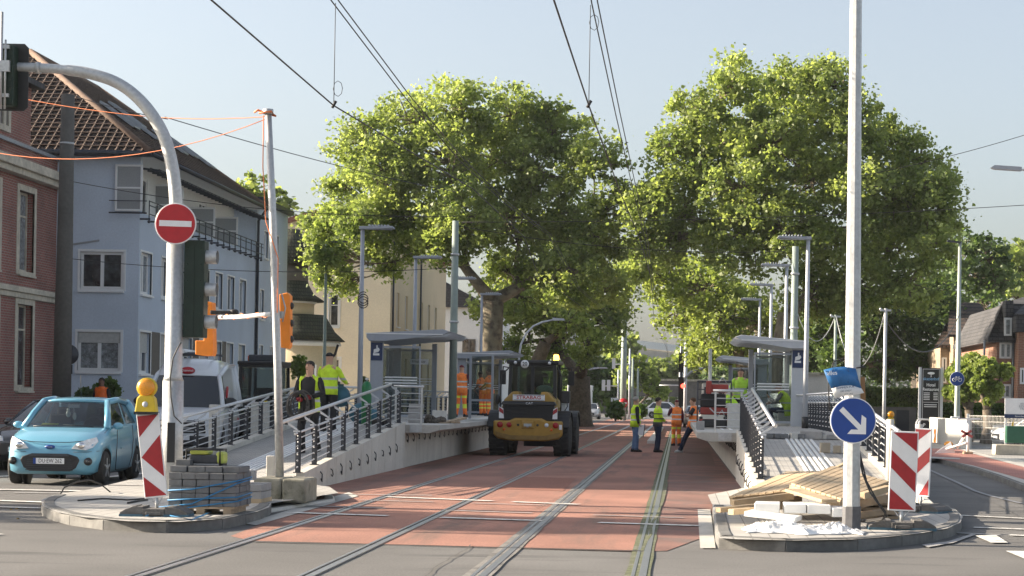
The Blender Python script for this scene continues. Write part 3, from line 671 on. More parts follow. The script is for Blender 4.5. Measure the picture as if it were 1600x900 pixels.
# ================= tram platforms with ramps =================
def ramp_z(Y, Yt, Yb): return 1.0-(Yt-Y)*(1.0-.14)/(Yt-Yb)
def hooks(parent, pts, nx):
    for (x, y, z) in pts:
        q = MB(); k_ = .55+.45*abs(math.sin(y*7.3)); q.tube([(x,y,z+.10*k_),(x+nx*.04,y-.03,z+.04),(x+nx*.04,y-.05*math.sin(y*3),z-.06*k_),(x+nx*.03,y+.02,z-.11*k_),(x,y+.05,z-.04)], .011, 5)
        q.build('cable_loop', black, parent)
def platform(side, xw, xb, xe, Yb, Yt, Ye, label, Yw, dY=0):
    """xw wall line beside the tracks, xb rear line, xe overhanging edge; ramp Yb..Yt, level to Ye"""
    zb_ = lambda y: min(1.0, ramp_z(y-dY, Yt, Yb)) if y-dY > Yb else .14
    t = thing('tram_platform', label, 'tram platform', (xw, Yt, 0)); s = 1 if xe > xw else -1; th = .16
    q = MB()   # side wall panels of the ramp, one mesh with joints
    y = Yw
    while y < Yt-.01:
        e = min(y+1.0, Yt); z0, z1 = ramp_z(y, Yt, Yb), ramp_z(e, Yt, Yb)
        q.prism([(xw, y+.006, -.1),(xw, e-.006, -.1),(xw, e-.006, z1+.06),(xw, y+.006, z0+.06)], (-s*th, 0, 0)); y = e
    q.prism([(xw-s*.02, Yw, -.1),(xw-s*.02, Yt, -.1),(xw-s*.02, Yt, .98),(xw-s*.02, Yw, ramp_z(Yw,Yt,Yb)-.02)], (-s*.1,0,0))
    q.build('ramp_wall', wall_white, t, bevel=.008)
    q = MB(); y = Yb+(dY and 3.6)
    while y < Yt+dY-.01:
        e = min(y+1.0, Yt+dY); z0, z1 = zb_(y), zb_(e)
        q.prism([(xb, y+.004, -.1),(xb, e-.004, -.1),(xb, e-.004, z1+.10),(xb, y+.004, z0+.10)], (s*.18, 0, 0)); y = e
    q.build('rear_kerb_wall', wall_white, t, bevel=.01)
    q = MB(); a, b = sorted((xw-s*th, xb+s*.18))
    ny_ = 24; vv_ = []
    for i in range(ny_+1):
        y = Yb+(Yt+dY-Yb)*i/ny_; zf_, zr_ = min(1.0, ramp_z(y, Yt, Yb)), zb_(y); zl_, zh_ = (zr_, zf_) if xb < xw else (zf_, zr_)
        vv_ += [(a,y,-.1),(a,y,zl_),(b,y,zh_),(b,y,-.1)]
    q.add(vv_, [(4*i+j, 4*i+(j+1)%4, 4*i+4+(j+1)%4, 4*i+4+j) for i in range(ny_) for j in range(4)]+[(0,1,2,3),(4*ny_+3,4*ny_+2,4*ny_+1,4*ny_)])
    q.build('ramp_deck', pavers, t)
    q = MB(); c = a+(b-a)*.52  # tactile strip: raised ribs
    for k in range(6):
        x = c-.28+k*.1; P_ = []
        for i in range(13):
            y = Yb+.5+(Yt+dY-Yb-.6)*i/12; zf_, zr_ = min(1.0, ramp_z(y, Yt, Yb)), zb_(y); f_ = (x-xb)/(xw-xb); P_.append((x, y, zr_+(zf_-zr_)*f_+.004))
        for p_, r_ in zip(P_, P_[1:]): q.beam(p_, r_, .05, .02)
    q.build('tactile_strip', white, t)
    # recessed wall, slab and edge
    xr = xw-s*.04
    q = MB(); y = Yt
    while y < Ye: q.box(min(xr, xr-s*.2), max(xr, xr-s*.2), y+.006, min(y+1.0, Ye)-.006, -.1, .82); y += 1.0
    q.build('platform_wall', wall_white, t, bevel=.008)
    q = MB(); x0, x1 = sorted((xe, xw-s*.6))
    prof = [(xe, .88),(xe, 1.0),(xw-s*.6, 1.0),(xw-s*.6,.8),(xe-s*.25,.8)]
    y = Yt
    while y < Ye:
        e = min(y+3, Ye); q.prism([(u, y+.008, v) for u, v in prof], (0, e-y-.016, 0)); y = e
    q.build('edge_slab', concrete, t, bevel=.01)
    q = MB(); a, b = sorted((xw-s*.62, xb-s*0)); a2, b2 = sorted((xw-s*.62, xw-s*.3)); q.box(a2, b2, Yt+.004, Yt+dY+.002, -.1, .998) if dY else None; q.box(a, b, Yt+dY+.004, Ye, -.1, 1.0); q.build('platform_deck', pavers, t)
    q = MB(); a = xe-s*.62; q.box(min(a,a-s*.05), max(a,a-s*.05), Yt+4, Ye, 1.0, 1.012); q.box(min(a-s*.2,a-s*.25), max(a-s*.2,a-s*.25), Yt+4, Ye, 1.0, 1.012)
    q.build('edge_line', white, t)
    q = MB(); q.box(xw+s*.10, xw+s*.38, Yt-.02, Yt-.0, .82, .99) if s > 0 else q.box(xw-.38, xw-.10, Yt-.02, Yt, .82, .99); q.build('end_plate', galv, t)
    hooks(t, [(xw+s*.0, Yw+1.4+1.0*k, ramp_z(Yw+1.4+k,Yt,Yb)*.52+.02) for k in range(int(Yt-Yw-1))], s)
    hooks(t, [(xr, Yt+.5+1.0*k, .68) for k in range(int(min(26, Ye-Yt-1)))], s)
    return t
LB, RB = -9.25, 3.66
platL = platform(-1, LX, LB, -5.5, 30.6, 44.4, 105, 'left concrete tram platform with a long ramp beside the loader', 32.5, 2.9)
platR = platform(1, RX, RB, .40, 27.3, 40.3, 105, 'right concrete tram platform whose sunlit ramp ends behind the timber pile', 28.5)

# repairs, seams and covers in the road surface
def patch(pts, m, z=.010): o = sheet('road_patch', g2s(pts), z, m); return o
pm = mat('patch_dark', (.135,.128,.12), .9, var=.2, scale=40, bump=.4, bscale=90, dirt=((.15,.14,.13), 2, .55)); pm2 = mat('patch_light', (.20,.19,.175), .9, var=.18, scale=40, bump=.4, bscale=90)
patch([(1060,700),(1108,700),(1118,728),(1056,728)], mat('bed_patch', (.15,.085,.065), .9, var=.25, scale=20, bump=.4), .011); patch([(800,745),(900,748),(880,768),(770,764)], mat('bed_patch_red', (.25,.105,.07), .9, var=.25, scale=20, bump=.4), .009)
crack_m = mat('crack_fill', (.07,.066,.06), .8, var=.3, scale=5)
def crack(pts, w_=.007, m=crack_m):
    P = [G(a, b) for a, b in pts]; Q = []
    for a, b in zip(P, P[1:]):
        for k in range(6): Q.append(a.lerp(b, k/6)+Vector((random.uniform(-.03,.03), random.uniform(-.06,.06), .0)))
    Q.append(P[-1]); q = MB(); n = len(Q); q.add([(p.x-w_,p.y,.016) for p in Q]+[(p.x+w_,p.y+w_,.016) for p in Q], [(i,i+1,n+i+1,n+i) for i in range(n-1)]); o = q.build('road_crack', m, fix=False); struct(o)
    if o.data.polygons[0].normal.z < 0: o.data.flip_normals()
crack([(660,905),(700,878),(735,853)]); crack([(840,795),(900,765),(960,735)], .005); crack([(0,880),(150,868),(330,872),(480,862)], .005); crack([(1100,905),(1260,884),(1600,880)], .005); crack([(1480,760),(1560,790),(1600,812)], .006); crack([(560,870),(640,860),(700,858)], .005)
crack([(1003,862),(1030,800),(1046,735)], .02, moss)
def cover(px, py, r_=.33): 
    p = G(px, py); t_ = thing('manhole_cover', 'round iron cover set in the '+('left road near the island' if px < 500 else 'foreground road at the bottom right'), 'manhole cover', (p.x,p.y,.012)); q = MB(); q.lathe((p.x,p.y,.010),[(r_,0),(r_,.008)],'Z',28); q.build('ring', concrete_old, t_); q = MB(); q.lathe((p.x,p.y,.014),[(r_*.85,0),(r_*.85,.007)],'Z',28); q.build('lid', anth, t_)
# ================= buildings =================
win_glass = mat('window_glass', (.05,.055,.06), .06, var=.8, scale=1.6, var2=.5, scale2=5, spec=.9)
curtain = mat('curtained_glass', (.22,.24,.25), .2, var=.45, scale=7, var2=.3, scale2=20, spec=.8)
shutter = mat('roller_shutter', (.46,.46,.44), .6, var=.1, scale=10)
brown_panel = mat('brown_panel', (.13,.115,.10), .7, var=.1)
stone = mat('sandstone_trim', (.50,.45,.36), .85, var=.14, scale=6, var2=.15, scale2=1.5, bump=.3, bscale=30)
blue_render = mat('blue_grey_render', (.48,.54,.62), .9, var=.05, scale=14, var2=.09, scale2=.4, bump=.25, bscale=50, dirt=((.40,.45,.52), .8, .62))
blue_lifted = mat('blue_grey_render_lifted', (.57,.64,.73), .9, var=.05, scale=14, var2=.08, scale2=.5, bump=.25, bscale=50)  # same render for camera-facing walls, colour paled to stand in for missing light
white_render = mat('white_render', (.76,.76,.73), .9, var=.04, scale=10)
beige_render = mat('beige_render', (.84,.73,.55), .9, var=.05, scale=10, var2=.07, scale2=.4, bump=.2, bscale=40)
ochre_render = mat('ochre_render', (.70,.57,.38), .9, var=.05, scale=10, var2=.06, scale2=.4)
brick_red = brick('red_brick', (.29,.095,.07), (.21,.075,.058), (.27,.22,.19), .25, .085, .012, var=.2, vscale=.8)
brick_right = brick('orange_brick', (.33,.155,.10), (.28,.13,.085), (.36,.27,.21), .25, .085, .01, var=.12, vscale=.6)
brick_tan = brick('tan_brick', (.36,.27,.18), (.30,.22,.15), (.4,.35,.27), .25, .085, .01, var=.15, vscale=.6)
tiles = brick('roof_tiles', (.11,.07,.052), (.08,.055,.045), (.02,.015,.012), .26, .24, .05, var=.3, vscale=.6, bump=1.0, off=0)
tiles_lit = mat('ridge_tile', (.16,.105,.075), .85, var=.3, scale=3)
slate = brick('slate', (.05,.05,.056), (.075,.072,.075), (.02,.02,.02), .3, .2, .015, var=.25, bump=.5)
mossy_roof = brick('mossy_tiles', (.045,.052,.033), (.07,.07,.045), (.02,.02,.015), .2, .2, .02, var=.3, bump=.6)
dark_metal = mat('dark_gutter', (.05,.055,.065), .5, .4, var=.1)
zinc = mat('zinc_gutter', (.36,.38,.40), .5, .5, var=.1)

def pt(face, c, u, z, d=0):
    return {'S':(u, c+d, z), 'N':(u, c-d, z), 'E':(c-d, u, z), 'W':(c+d, u, z)}[face]
def wallgrid(q, face, c, u0, u1, z0, z1, ops, depth=.16, m=0, mr=None):
    us = sorted(set([u0,u1]+[o[0] for o in ops]+[o[1] for o in ops])); zs = sorted(set([z0,z1]+[o[2] for o in ops]+[o[3] for o in ops]))
    for i in range(len(us)-1):
        for j in range(len(zs)-1):
            uc, zc = (us[i]+us[i+1])/2, (zs[j]+zs[j+1])/2
            if any(o[0] < uc < o[1] and o[2] < zc < o[3] for o in ops): continue
            q.add([pt(face,c,us[i],zs[j]), pt(face,c,us[i+1],zs[j]), pt(face,c,us[i+1],zs[j+1]), pt(face,c,us[i],zs[j+1])], [(0,1,2,3)], m)
    for a, b, z2, z3 in [o[:4] for o in ops]:
        P = [(a,z2),(b,z2),(b,z3),(a,z3)]
        for k in range(4):
            p, r_ = P[k], P[(k+1)%4]
            q.add([pt(face,c,*p), pt(face,c,*r_), pt(face,c,*r_,depth), pt(face,c,*p,depth)], [(0,1,2,3)], m if mr is None else mr)
def fbox(q, face, c, a, b, z0, z1, d0, d1, m=0):
    P = [pt(face,c,a,z0,d0), pt(face,c,b,z1,d1)]
    q.box(min(P[0][0],P[1][0]), max(P[0][0],P[1][0]), min(P[0][1],P[1][1]), max(P[0][1],P[1][1]), z0, z1, m)
def window(par, face, c, a, b, z0, z1, depth=.16, frame=None, pane=None, mull=1, sh=0, surround=0, trans=0, fw=.07, sill=True, sm=None):
    if fw == .07: fw = .095
    fr = frame or white; q = MB(); d0, d1 = depth-.07, depth
    fbox(q,face,c,a,b,z0,z0+fw,d0,d1); fbox(q,face,c,a,b,z1-fw,z1,d0,d1); fbox(q,face,c,a,a+fw,z0+fw,z1-fw,d0,d1); fbox(q,face,c,b-fw,b,z0+fw,z1-fw,d0,d1)
    for k in range(mull):
        u = a+(b-a)*(k+1)/(mull+1); fbox(q,face,c,u-fw*.6,u+fw*.6,z0+fw,z1-fw,d0-.006,d1)
    if trans: z = z1-(z1-z0)*trans; fbox(q,face,c,a+fw,b-fw,z-.03,z+.03,d0-.003,d1)
    if surround:
        e = surround
        fbox(q,face,c,a-e,a,z0-e*.6,z1+e,-.02,.05); fbox(q,face,c,b,b+e,z0-e*.6,z1+e,-.02,.05); fbox(q,face,c,a,b,z1,z1+e,-.02,.05); fbox(q,face,c,a,b,z0-e*.6,z0,-.03,.05)
    w_ = q.build('window', fr, par)
    q = MB(); fbox(q,face,c,a+fw*.5,b-fw*.5,z0+fw*.5,z1-fw*.5,depth-.03,depth-.02); q.build('pane', pane or win_glass, w_)
    if sh: q = MB(); fbox(q,face,c,a+fw*.3,b-fw*.3,z1-(z1-z0)*sh,z1-.005,d0-.02,d0+.01); q.build('roller_shutter', shutter, w_)
    if sill: q = MB(); fbox(q,face,c,a-.05,b+.05,z0-.06-(surround*.6 if surround else 0),z0-.003-(surround*.6 if surround else 0),-.1,depth-.075); q.build('sill', sm or fr, w_)
    return w_
def slab(q, pts, th, m=0):
    """sloping sheet with thickness downwards"""
    q.prism(pts, (0,0,-th), m)

# --- red brick building on the far left, only its street face in the frame ---
bx = -21.8; Y0, Y1 = 37.2, 67.0; zb = .7
t = thing('brick_building', 'red brick building with sandstone window surrounds at the left edge of the photo', 'building', (bx, 56, zb))
PXD = 60
def zpx(py, Y): return 1.6-(py-630-EPS*(PXD-1060))*Y/3000
# storey levels from photo at Y~66
z1a, z1b = 1.6+.5, 1.6+155*66/3000-.15
ops = []
for yc in (63.9, 60.6, 57.3, 54, 50.7, 47.4, 44.1):
    ops.append((yc-.75, yc+.75, 2.2, 4.95)); ops.append((yc-.75, yc+.75, 6.05, 8.7))
q = MB(); wallgrid(q, 'E', bx, Y0, Y1, zb-.8, 9.35, ops, .3)
q.add([(bx,Y0,zb-.8),(bx-13,Y0,zb-.8),(bx-13,Y0,10.2),(bx,Y0,10.2)], [(0,1,2,3)])
q.add([(bx,Y1,zb-.8),(bx-13,Y1,zb-.8),(bx-13,Y1,9.35),(bx,Y1,9.35)], [(0,1,2,3)]); q.add([(bx-13,Y0,zb-.8),(bx-13,Y1,zb-.8),(bx-13,Y1,10.2),(bx-13,Y0,10.2)], [(0,1,2,3)])
q.box(bx-13, bx-.003, Y0, Y1-.004, 9.35, 10.1)
q.build('wall', brick_red, t)
q = MB(); q.box(bx-3, bx+.42, Y0, Y1+.25, 9.32, 9.62); q.box(bx-3, bx+.3, Y0, Y1+.18, 9.12, 9.318); q.box(bx-.5, bx+.18, Y0, Y1+.08, 5.32, 5.5); q.box(bx-.5, bx+.1, Y0, Y1+.05, 5.14, 5.317)
y = Y0+.5
q.build('cornice', stone, t, bevel=.02)
q = MB(); q.box(bx-13, bx+.12, Y0, Y1+.12, 10.1, 10.22); q.build('parapet_cap', zinc, t)
q = MB(); q.box(bx-13, bx-3.0, Y0, 63.9, 10.2, 13.2); q.box(bx-3.3, bx-.25, Y0, 64.9, 10.2, 12.3); q.build('attic_storey', brick_red, t)
q = MB(); q.prism([(bx-13.4,Y0,13.2),(bx-2.7,Y0,13.2),(bx-2.7,64.3,13.2),(bx-13.4,64.3,13.2)], (0,0,.3)); q.box(bx-3.4, bx+.1, Y0, 65.2, 12.3, 12.5); q.build('roof', slate, t)
for k, o_ in enumerate(ops):
    a, b, z0_, z1_ = o_
    window(t, 'E', bx, a, b, z0_, z1_, .3, white, curtain if k % 3 else win_glass, 1, trans=.3, surround=.2, fw=.08, sm=stone) 
for yc in (62.2, 58.9):
    window(t, 'E', bx-.25, yc-.6, yc+.6, 10.5, 12.0, .0, stone, brown_panel, 1, sill=False, fw=.2)
for o in t.children:
    if o.name.startswith('window'): o.data.materials[0] = stone

t.location.z -= .45
# --- blue-grey apartment house ---
ax, A0, A1, AE = -18.9, 67.0, 85.4, 92.2; xl = ax-11.6; ze = 10.3; zg0 = .4
t = thing('apartment_house', 'blue-grey rendered apartment house with brown tiled roof and top floor balconies', 'building', (ax, 78, .4))
gab = [(-20.95,-19.45,5.55,6.85),(-21.0,-19.5,2.7,4.05)]
q = MB(); wallgrid(q, 'S', A0, xl, ax, zg0-1, ze, gab, .16); q.build('gable_wall', blue_lifted, t)
lo = []; 
for (a, b) in ((67.2,68.6),(69.9,71.3),(73.0,74.4),(75.6,77.0),(78.0,79.2),(80.1,81.3),(82.3,83.5)):
    lo.append((a, b, 5.45, 6.9)); lo.append((a, b, 2.65, 4.1))
q = MB(); wallgrid(q, 'E', ax, A0, A1, zg0-1, 8.25, lo, .2)
q.add([(ax,A0,8.25),(ax,A0+.25,8.25),(ax,A0+.25,ze),(ax,A0,ze)], [(0,1,2,3)])
q.add([(xl,A0,-1),(xl,AE,-1),(xl,AE,ze),(xl,A0,ze)], [(0,1,2,3)])
q.build('street_wall', blue_render, t)
q = MB(); q.box(xl+.5, ax+.04, A0-.04, A1, zg0-1, 1.35); q.build('plinth', mat('dark_plinth', (.09,.09,.095), .8, var=.1), t)
q = MB(); wallgrid(q, 'E', ax-1.0, A0+.25, A1, 8.1, ze-.1, [(70.1,71.5,8.5,9.9),(74.5,75.6,8.2,10),(79.2,80.4,8.5,9.9)], .1)
q.add([(ax-1.4,A0+.25,8.25),(ax,A0+.25,8.25),(ax,A0+.25,ze),(ax-1.4,A0+.25,ze)], [(0,1,2,3)]); q.add([(ax-1.4,A0,8.25),(ax,A0,8.25),(ax,A1,8.25),(ax-1.4,A1,8.25)], [(0,1,2,3)])
q.build('balcony_recess', white_render, t)
for a, b, z0_, z1_ in ((70.1,71.5,8.5,9.9),(74.5,75.6,8.2,10),(79.2,80.4,8.5,9.9)): window(t, 'E', ax-1.0, a, b, z0_, z1_, .1, white, win_glass, 1, sill=False)
for k, (a, b, z0_, z1_) in enumerate(gab): window(t, 'S', A0, a, b, z0_, z1_, .12, white, curtain if k else win_glass, 1, sh=.28 if k else 0, surround=.09)
for k, (a, b, z0_, z1_) in enumerate(lo): window(t, 'E', ax, a, b, z0_, z1_, .2, white, curtain if k % 3 == 0 else win_glass, 1, sh=(.22,.5,.3,.9)[k % 4] if k % 2 else 0, surround=.07)
for a, b in ((68.68,69.8),(79.25,80.05),(74.5,75.5)): q = MB(); fbox(q,'E',ax,a,b,2.6,4.15,-.015,.02); q.build('brown_panel', brown_panel, t)
# balcony rail, pergola bars, privacy screens
q = MB()
for z in (8.55, 8.85, 9.0): q.beam((ax+.32, A0+.0, z-.35), (ax+.32, A1, z-.35), .03, .03)
q.beam((ax-.05, A0-.3, 8.2), (ax+.32, A0-.3, 8.2), .03, .03); q.beam((ax-1.0, A0-.3, 8.2), (ax+.32, A0-.3, 8.2), .04, .05); q.beam((ax-1.0, A0-.3, 8.62), (ax+.32, A0-.3, 8.62), .03, .03)
y = A0
while y < A1: q.beam((ax+.32, y, 8.0), (ax+.32, y, 8.67), .04, .03); q.beam((ax, y, 8.02), (ax+.36, y, 8.02), .03, .06); q.ball((ax+.32, y, 7.93), .06, n=6, k=4); y += 1.0
q.build('balcony_rail', anth, t)
q = MB()
for k in range(30): y = A0+.6+k*.62; q.beam((ax-.1, y, ze-.45), (ax+.55, y, ze-.52), .05, .07)
q.beam((ax+.5, A0+.5, ze-.5), (ax+.5, A1, ze-.5), .05, .05); q.beam((ax+.2, A0+.5, ze-.45), (ax+.2, A1, ze-.45), .05, .05); q.build('pergola_bars', anth, t)
mesh_m = mat('privacy_mesh', (.33,.34,.34), .8, var=.08, scale=30)
def screen(face, c, a, b, z0, z1):
    q = MB(); 
    for (x0, x1, y0, y1) in ((a,a+.07,z0,z1),(b-.07,b,z0,z1),(a+.07,b-.07,z0,z0+.07),(a+.07,b-.07,z1-.07,z1),(a+.07,b-.07,(z0+z1)/2-.03,(z0+z1)/2+.03)): fbox(q,face,c,x0,x1,y0,y1,-.03,.03)
    s_ = q.build('privacy_screen', white, t); q = MB(); fbox(q,face,c,a+.03,b-.03,z0+.03,z1-.03,-.008,.008); q.build('mesh_panel', mesh_m, s_)
screen('S', A0-.1, ax-.85, ax+.1, 8.28, 9.9); screen('S', 72.6, ax-1.3, ax+.05, 8.3, 9.85); screen('S', 77.6, ax-1.3, ax+.05, 8.3, 9.5); screen('S', 81.6, ax-1.3, ax+.05, 8.3, 9.5)
q = MB(); q.prism([(ax-1.4,A1,8.25),(ax,A1,8.25),(ax,A1,ze),(ax-1.4,A1,ze)], (0,.15,0)); q.build('recess_end_wall', blue_lifted, t)
# roof: hip roof with ridge
e = .45; xm = ax-5.9; zr = 14.8; y0r, y1r = A0+5.7, A1-4.2
E_ = [(ax+e, A0-e, ze), (xl-e, A0-e, ze), (xl-e, A1+.3, ze), (ax+e, A1+.3, ze)]; R0 = (xm, y0r, zr); R1 = (xm, y1r, zr)
q = MB(); q.poly([E_[1], E_[0], R0]); q.poly([E_[0], E_[3], R1, R0]); q.poly([E_[3], E_[2], R1]); q.poly([E_[2], E_[1], R0, R1]); q.poly([(p[0], p[1], p[2]-.02) for p in E_])
q.build('roof', tiles, t)
# tile courses standing proud on the two visible slopes
q = MB(); E0, E1 = Vector(E_[0]), Vector(E_[1]); r0 = Vector(R0); n_ = 24
for i in range(1, n_):
    f = i/n_; a = E1.lerp(r0, f); b = E0.lerp(r0, f); q.tube([a+Vector((0,-.02,.03)), b+Vector((0,-.02,.03))], .028, 5, cap=False)
E3, r1 = Vector(E_[3]), Vector(R1)
for i in range(1, n_):
    f = i/n_; a = E0.lerp(r0, f); b = E3.lerp(r1, f); q.tube([a+Vector((.02,0,.03)), b+Vector((.02,0,.03))], .028, 5, cap=False)
x = E_[1][0]+.2
while x < E_[0][0]-.1:
    f = (E_[0][0]-x)/(E_[0][0]-xm) if x > xm else (x-E_[1][0])/(xm-E_[1][0])
    f = max(0, min(1, f)); q.tube([(x, A0-e, ze+.03), (x, A0-e+(y0r-A0+e)*f, ze+(zr-ze)*f+.03)], .034, 5, cap=False); x += .3
q.build('tile_ribs', mat('roof_tile_rib', (.085,.056,.042), .8, var=.35, scale=4), t)
q = MB(); q.tube([E0, r0], .13, 6); q.tube([r0, r1], .13, 6); q.tube([E3, r1], .13, 6); q.tube([E1, r0], .13, 6); q.build('ridge_tiles', tiles_lit, t)
q = MB(); q.tube([(xl-e, A0-e-.05, ze-.05), (ax+e+.06, A0-e-.05, ze-.05)], .09, 8); q.tube([(ax+e+.06, A0-e, ze-.05), (ax+e+.06, A1, ze-.05)], .09, 8); q.tube([(ax+e,A1-.1,ze-.1),(ax+.1,A1-.05,ze-.6),(ax+.1,A1-.05,.4)], .06, 8)
q.box(xl, ax+e-.02, A0-e+.02, A0, ze-.12, ze-.03); q.build('gutter', dark_metal, t)
q = MB(); q.box(ax-1.39, ax+e-.08, A0+.01, A1-.01, ze-.10, ze-.06); q.build('soffit', white_render, t)
sl_d = (r0-E0); 
for (yy, f0) in ((71.4,.32),(74.0,.30),(75.2,.45),(78.0,.3),(81,.35),(82.6,.3)):
    x0_ = ax+e-(ax+e-xm)*f0; z0_ = ze+(zr-ze)*f0; x1_ = ax+e-(ax+e-xm)*(f0+.2); z1_ = ze+(zr-ze)*(f0+.2)
    s_ = MB(); 
    for dy in (0, .75): s_.beam((x0_+.06, yy+dy, z0_+.12), (x1_+.06, yy+dy, z1_+.12), .07, .09)
    s_.beam((x0_+.06, yy, z0_+.12), (x0_+.06, yy+.75, z0_+.12), .06, .06); s_.beam((x1_+.06, yy, z1_+.12), (x1_+.06, yy+.75, z1_+.12), .06, .06)
    k_ = s_.build('skylight', zinc, t); s_ = MB(); s_.prism([(x0_+.06,yy+.03,z0_+.1),(x0_+.06,yy+.72,z0_+.1),(x1_+.06,yy+.72,z1_+.1),(x1_+.06,yy+.03,z1_+.1)], (.02,0,.02)); s_.build('pane', win_glass, k_)
# flat-roofed end section
ow = [(87.0,87.8,8.2,9.4),(89.3,90.1,8.2,9.4),(86.3,87.1,5.4,6.7),(88.6,89.3,5.4,6.7),(86.3,87.1,3.2,4.2),(88.6,89.4,3.2,4.2),(90.6,91.4,5.4,6.7)]
q = MB(); wallgrid(q, 'E', ax, A1+.15, AE, -.5, 10.6, ow, .15); q.add([(ax,AE,-1),(xl,AE,-1),(xl,AE,10.6),(ax,AE,10.6)], [(0,1,2,3)]); q.add([(ax,A1+.15,8),(xl,A1+.15,8),(xl,A1+.15,10.6),(ax,A1+.15,10.6)], [(0,1,2,3)]); q.build('end_wall', blue_render, t)
for o_ in ow: window(t, 'E', ax, *o_, .15, white, win_glass, 0, fw=.12, surround=.05)
q = MB(); q.box(xl, ax+.25, A1+.1, AE+.2, 10.6, 10.8); q.build('flat_roof_edge', dark_metal, t)
q = MB(); q.beam((ax-2.9, A0-.02, 7.0), (ax-1.4, A0-.02, 7.25), .04, .05); q.build('wall_bar', zinc, t)

t.location.z -= .32
# --- beige house with gable ---
PXD = 530
Yb = 110.0; bxr = -16.6; bxl = (440-1060)*Yb/3000-3; ez = 11.1; apx = (505-1060)*Yb/3000; apz = zpx(333, Yb)
t = thing('beige_house', 'beige rendered house with red-edged gable behind the left platform', 'building', (-20, Yb, 0))
gw = [((512-1060)*Yb/3000, (527-1060)*Yb/3000, zpx(510,Yb), zpx(459,Yb)), ((566-1060)*Yb/3000, (583-1060)*Yb/3000, zpx(417,Yb), zpx(399,Yb)), ((588-1060)*Yb/3000, (606-1060)*Yb/3000+.0, zpx(417,Yb), zpx(399,Yb)), ((500-1060)*Yb/3000, (530-1060)*Yb/3000, .9, zpx(560,Yb))]
gw[2] = (gw[2][0], gw[2][1]-.15, gw[2][2], gw[2][3])
q = MB(); wallgrid(q, 'S', Yb, bxl, bxr, -.5, 10.4, gw, .2); q.poly([(bxl,Yb,10.4),(bxr,Yb,10.4),(bxr,Yb,ez),(apx,Yb,apz),(bxl,Yb,10.6)]); q.build('gable_wall', beige_render, t)
sw = []
for yc in (113,116.5,120,123.5,127,130.5): sw += [(yc-.55,yc+.55,5.8,7.8),(yc-.55,yc+.55,1.8,4)]
q = MB(); wallgrid(q, 'E', bxr, Yb, 136, -.5, ez, sw, .2); q.build('street_wall', ochre_render, t)
for o_ in gw[:3]: window(t, 'S', Yb, *o_, .18, white, win_glass, 1 if o_ is not gw[0] else 0, trans=.35 if o_ is gw[0] else 0, surround=.09 if o_ is gw[0] else 0, fw=.09)
window(t, 'S', Yb, *gw[3], .18, white, win_glass, 1, surround=.1)
for o_ in sw: window(t, 'E', bxr, *o_, .18, white, win_glass, 1)
q = MB(); q.prism([(bxl-.4,Yb-.35,10.7),(apx,Yb-.35,apz+.3),(apx,Yb-.35,apz+.05),(bxl-.4,Yb-.35,10.4)], (0,26,0)); q.prism([(apx,Yb-.35,apz+.3),(bxr+.4,Yb-.35,ez+.1),(bxr+.4,Yb-.35,ez-.15),(apx,Yb-.35,apz+.05)], (0,26,0)); q.build('roof', mat('red_roof_edge', (.24,.10,.07), .8, var=.2, scale=3), t)
q = MB(); q.tube([(bxr+.12,Yb+.3,ez-.1),(bxr+.12,Yb+.3,.3)], .06, 8); q.build('downpipe', dark_metal, t); q = MB(); q.tube([(bxr+.12,Yb+12,ez-.1),(bxr+.12,Yb+12,.3)], .06, 8); q.build('downpipe', dark_metal, t)
q = MB(); fbox(q,'S',Yb,(524-1060)*Yb/3000,(531-1060)*Yb/3000,2.1,2.5,-.25,-.02); q.build('wall_lamp', black, t)

# --- turret with flared slate roofs attached to a low villa, left of the beige house ---
cx, cy = (452-1060)*101/3000, 103.5
t = thing('turret_house', 'rounded beige bay with dark flared roofs between blue house and beige house', 'building', (cx, cy, 0))
q = MB(); q.lathe((cx,cy,0), [(2.0,-.5),(2.0,4.3)], 'Z', 20); q.lathe((cx-.6,cy,0), [(1.35,5.6),(1.35,6.6)], 'Z', 16); q.build('bay_wall', ochre_render, t)
q = MB(); q.lathe((cx,cy,0), [(2.1,4.3),(2.25,4.42),(2.15,4.6)], 'Z', 20); q.lathe((cx-.6,cy,0), [(1.4,6.6),(1.5,6.7)], 'Z', 16); q.build('cornice', white_render, t)
q = MB(); q.lathe((cx,cy,0), [(2.45,4.6),(1.9,5.1),(1.5,5.75),(1.35,6.0)], 'Z', 20); q.lathe((cx-.6,cy,0), [(1.95,6.72),(1.35,7.1),(1.05,7.6),(.95,8.0)], 'Z', 16)
q.lathe((cx-.6,cy,0), [(1.5,8.7),(1.05,9.6),(.5,10.6),(.05,10.2)], 'Z', 16); q.build('roof', mossy_roof, t)
q = MB(); q.lathe((cx-.6,cy,0), [(1.0,7.6),(1.0,8.7)], 'Z', 16); q.build('turret_drum', brown_panel, t)
q = MB(); q.tube([(cx+2.2,cy-.8,4.4),(cx+2.1,cy-1.0,3.9),(cx+1.8,cy-1.1,3.5),(cx+1.8,cy-1.1,.2)], .07, 6); q.build('downpipe', black, t)
window(t, 'S', cy-2.0, cx+.3, cx+1.3, 1.2, 3.3, .04, white, win_glass, 1, sill=False)

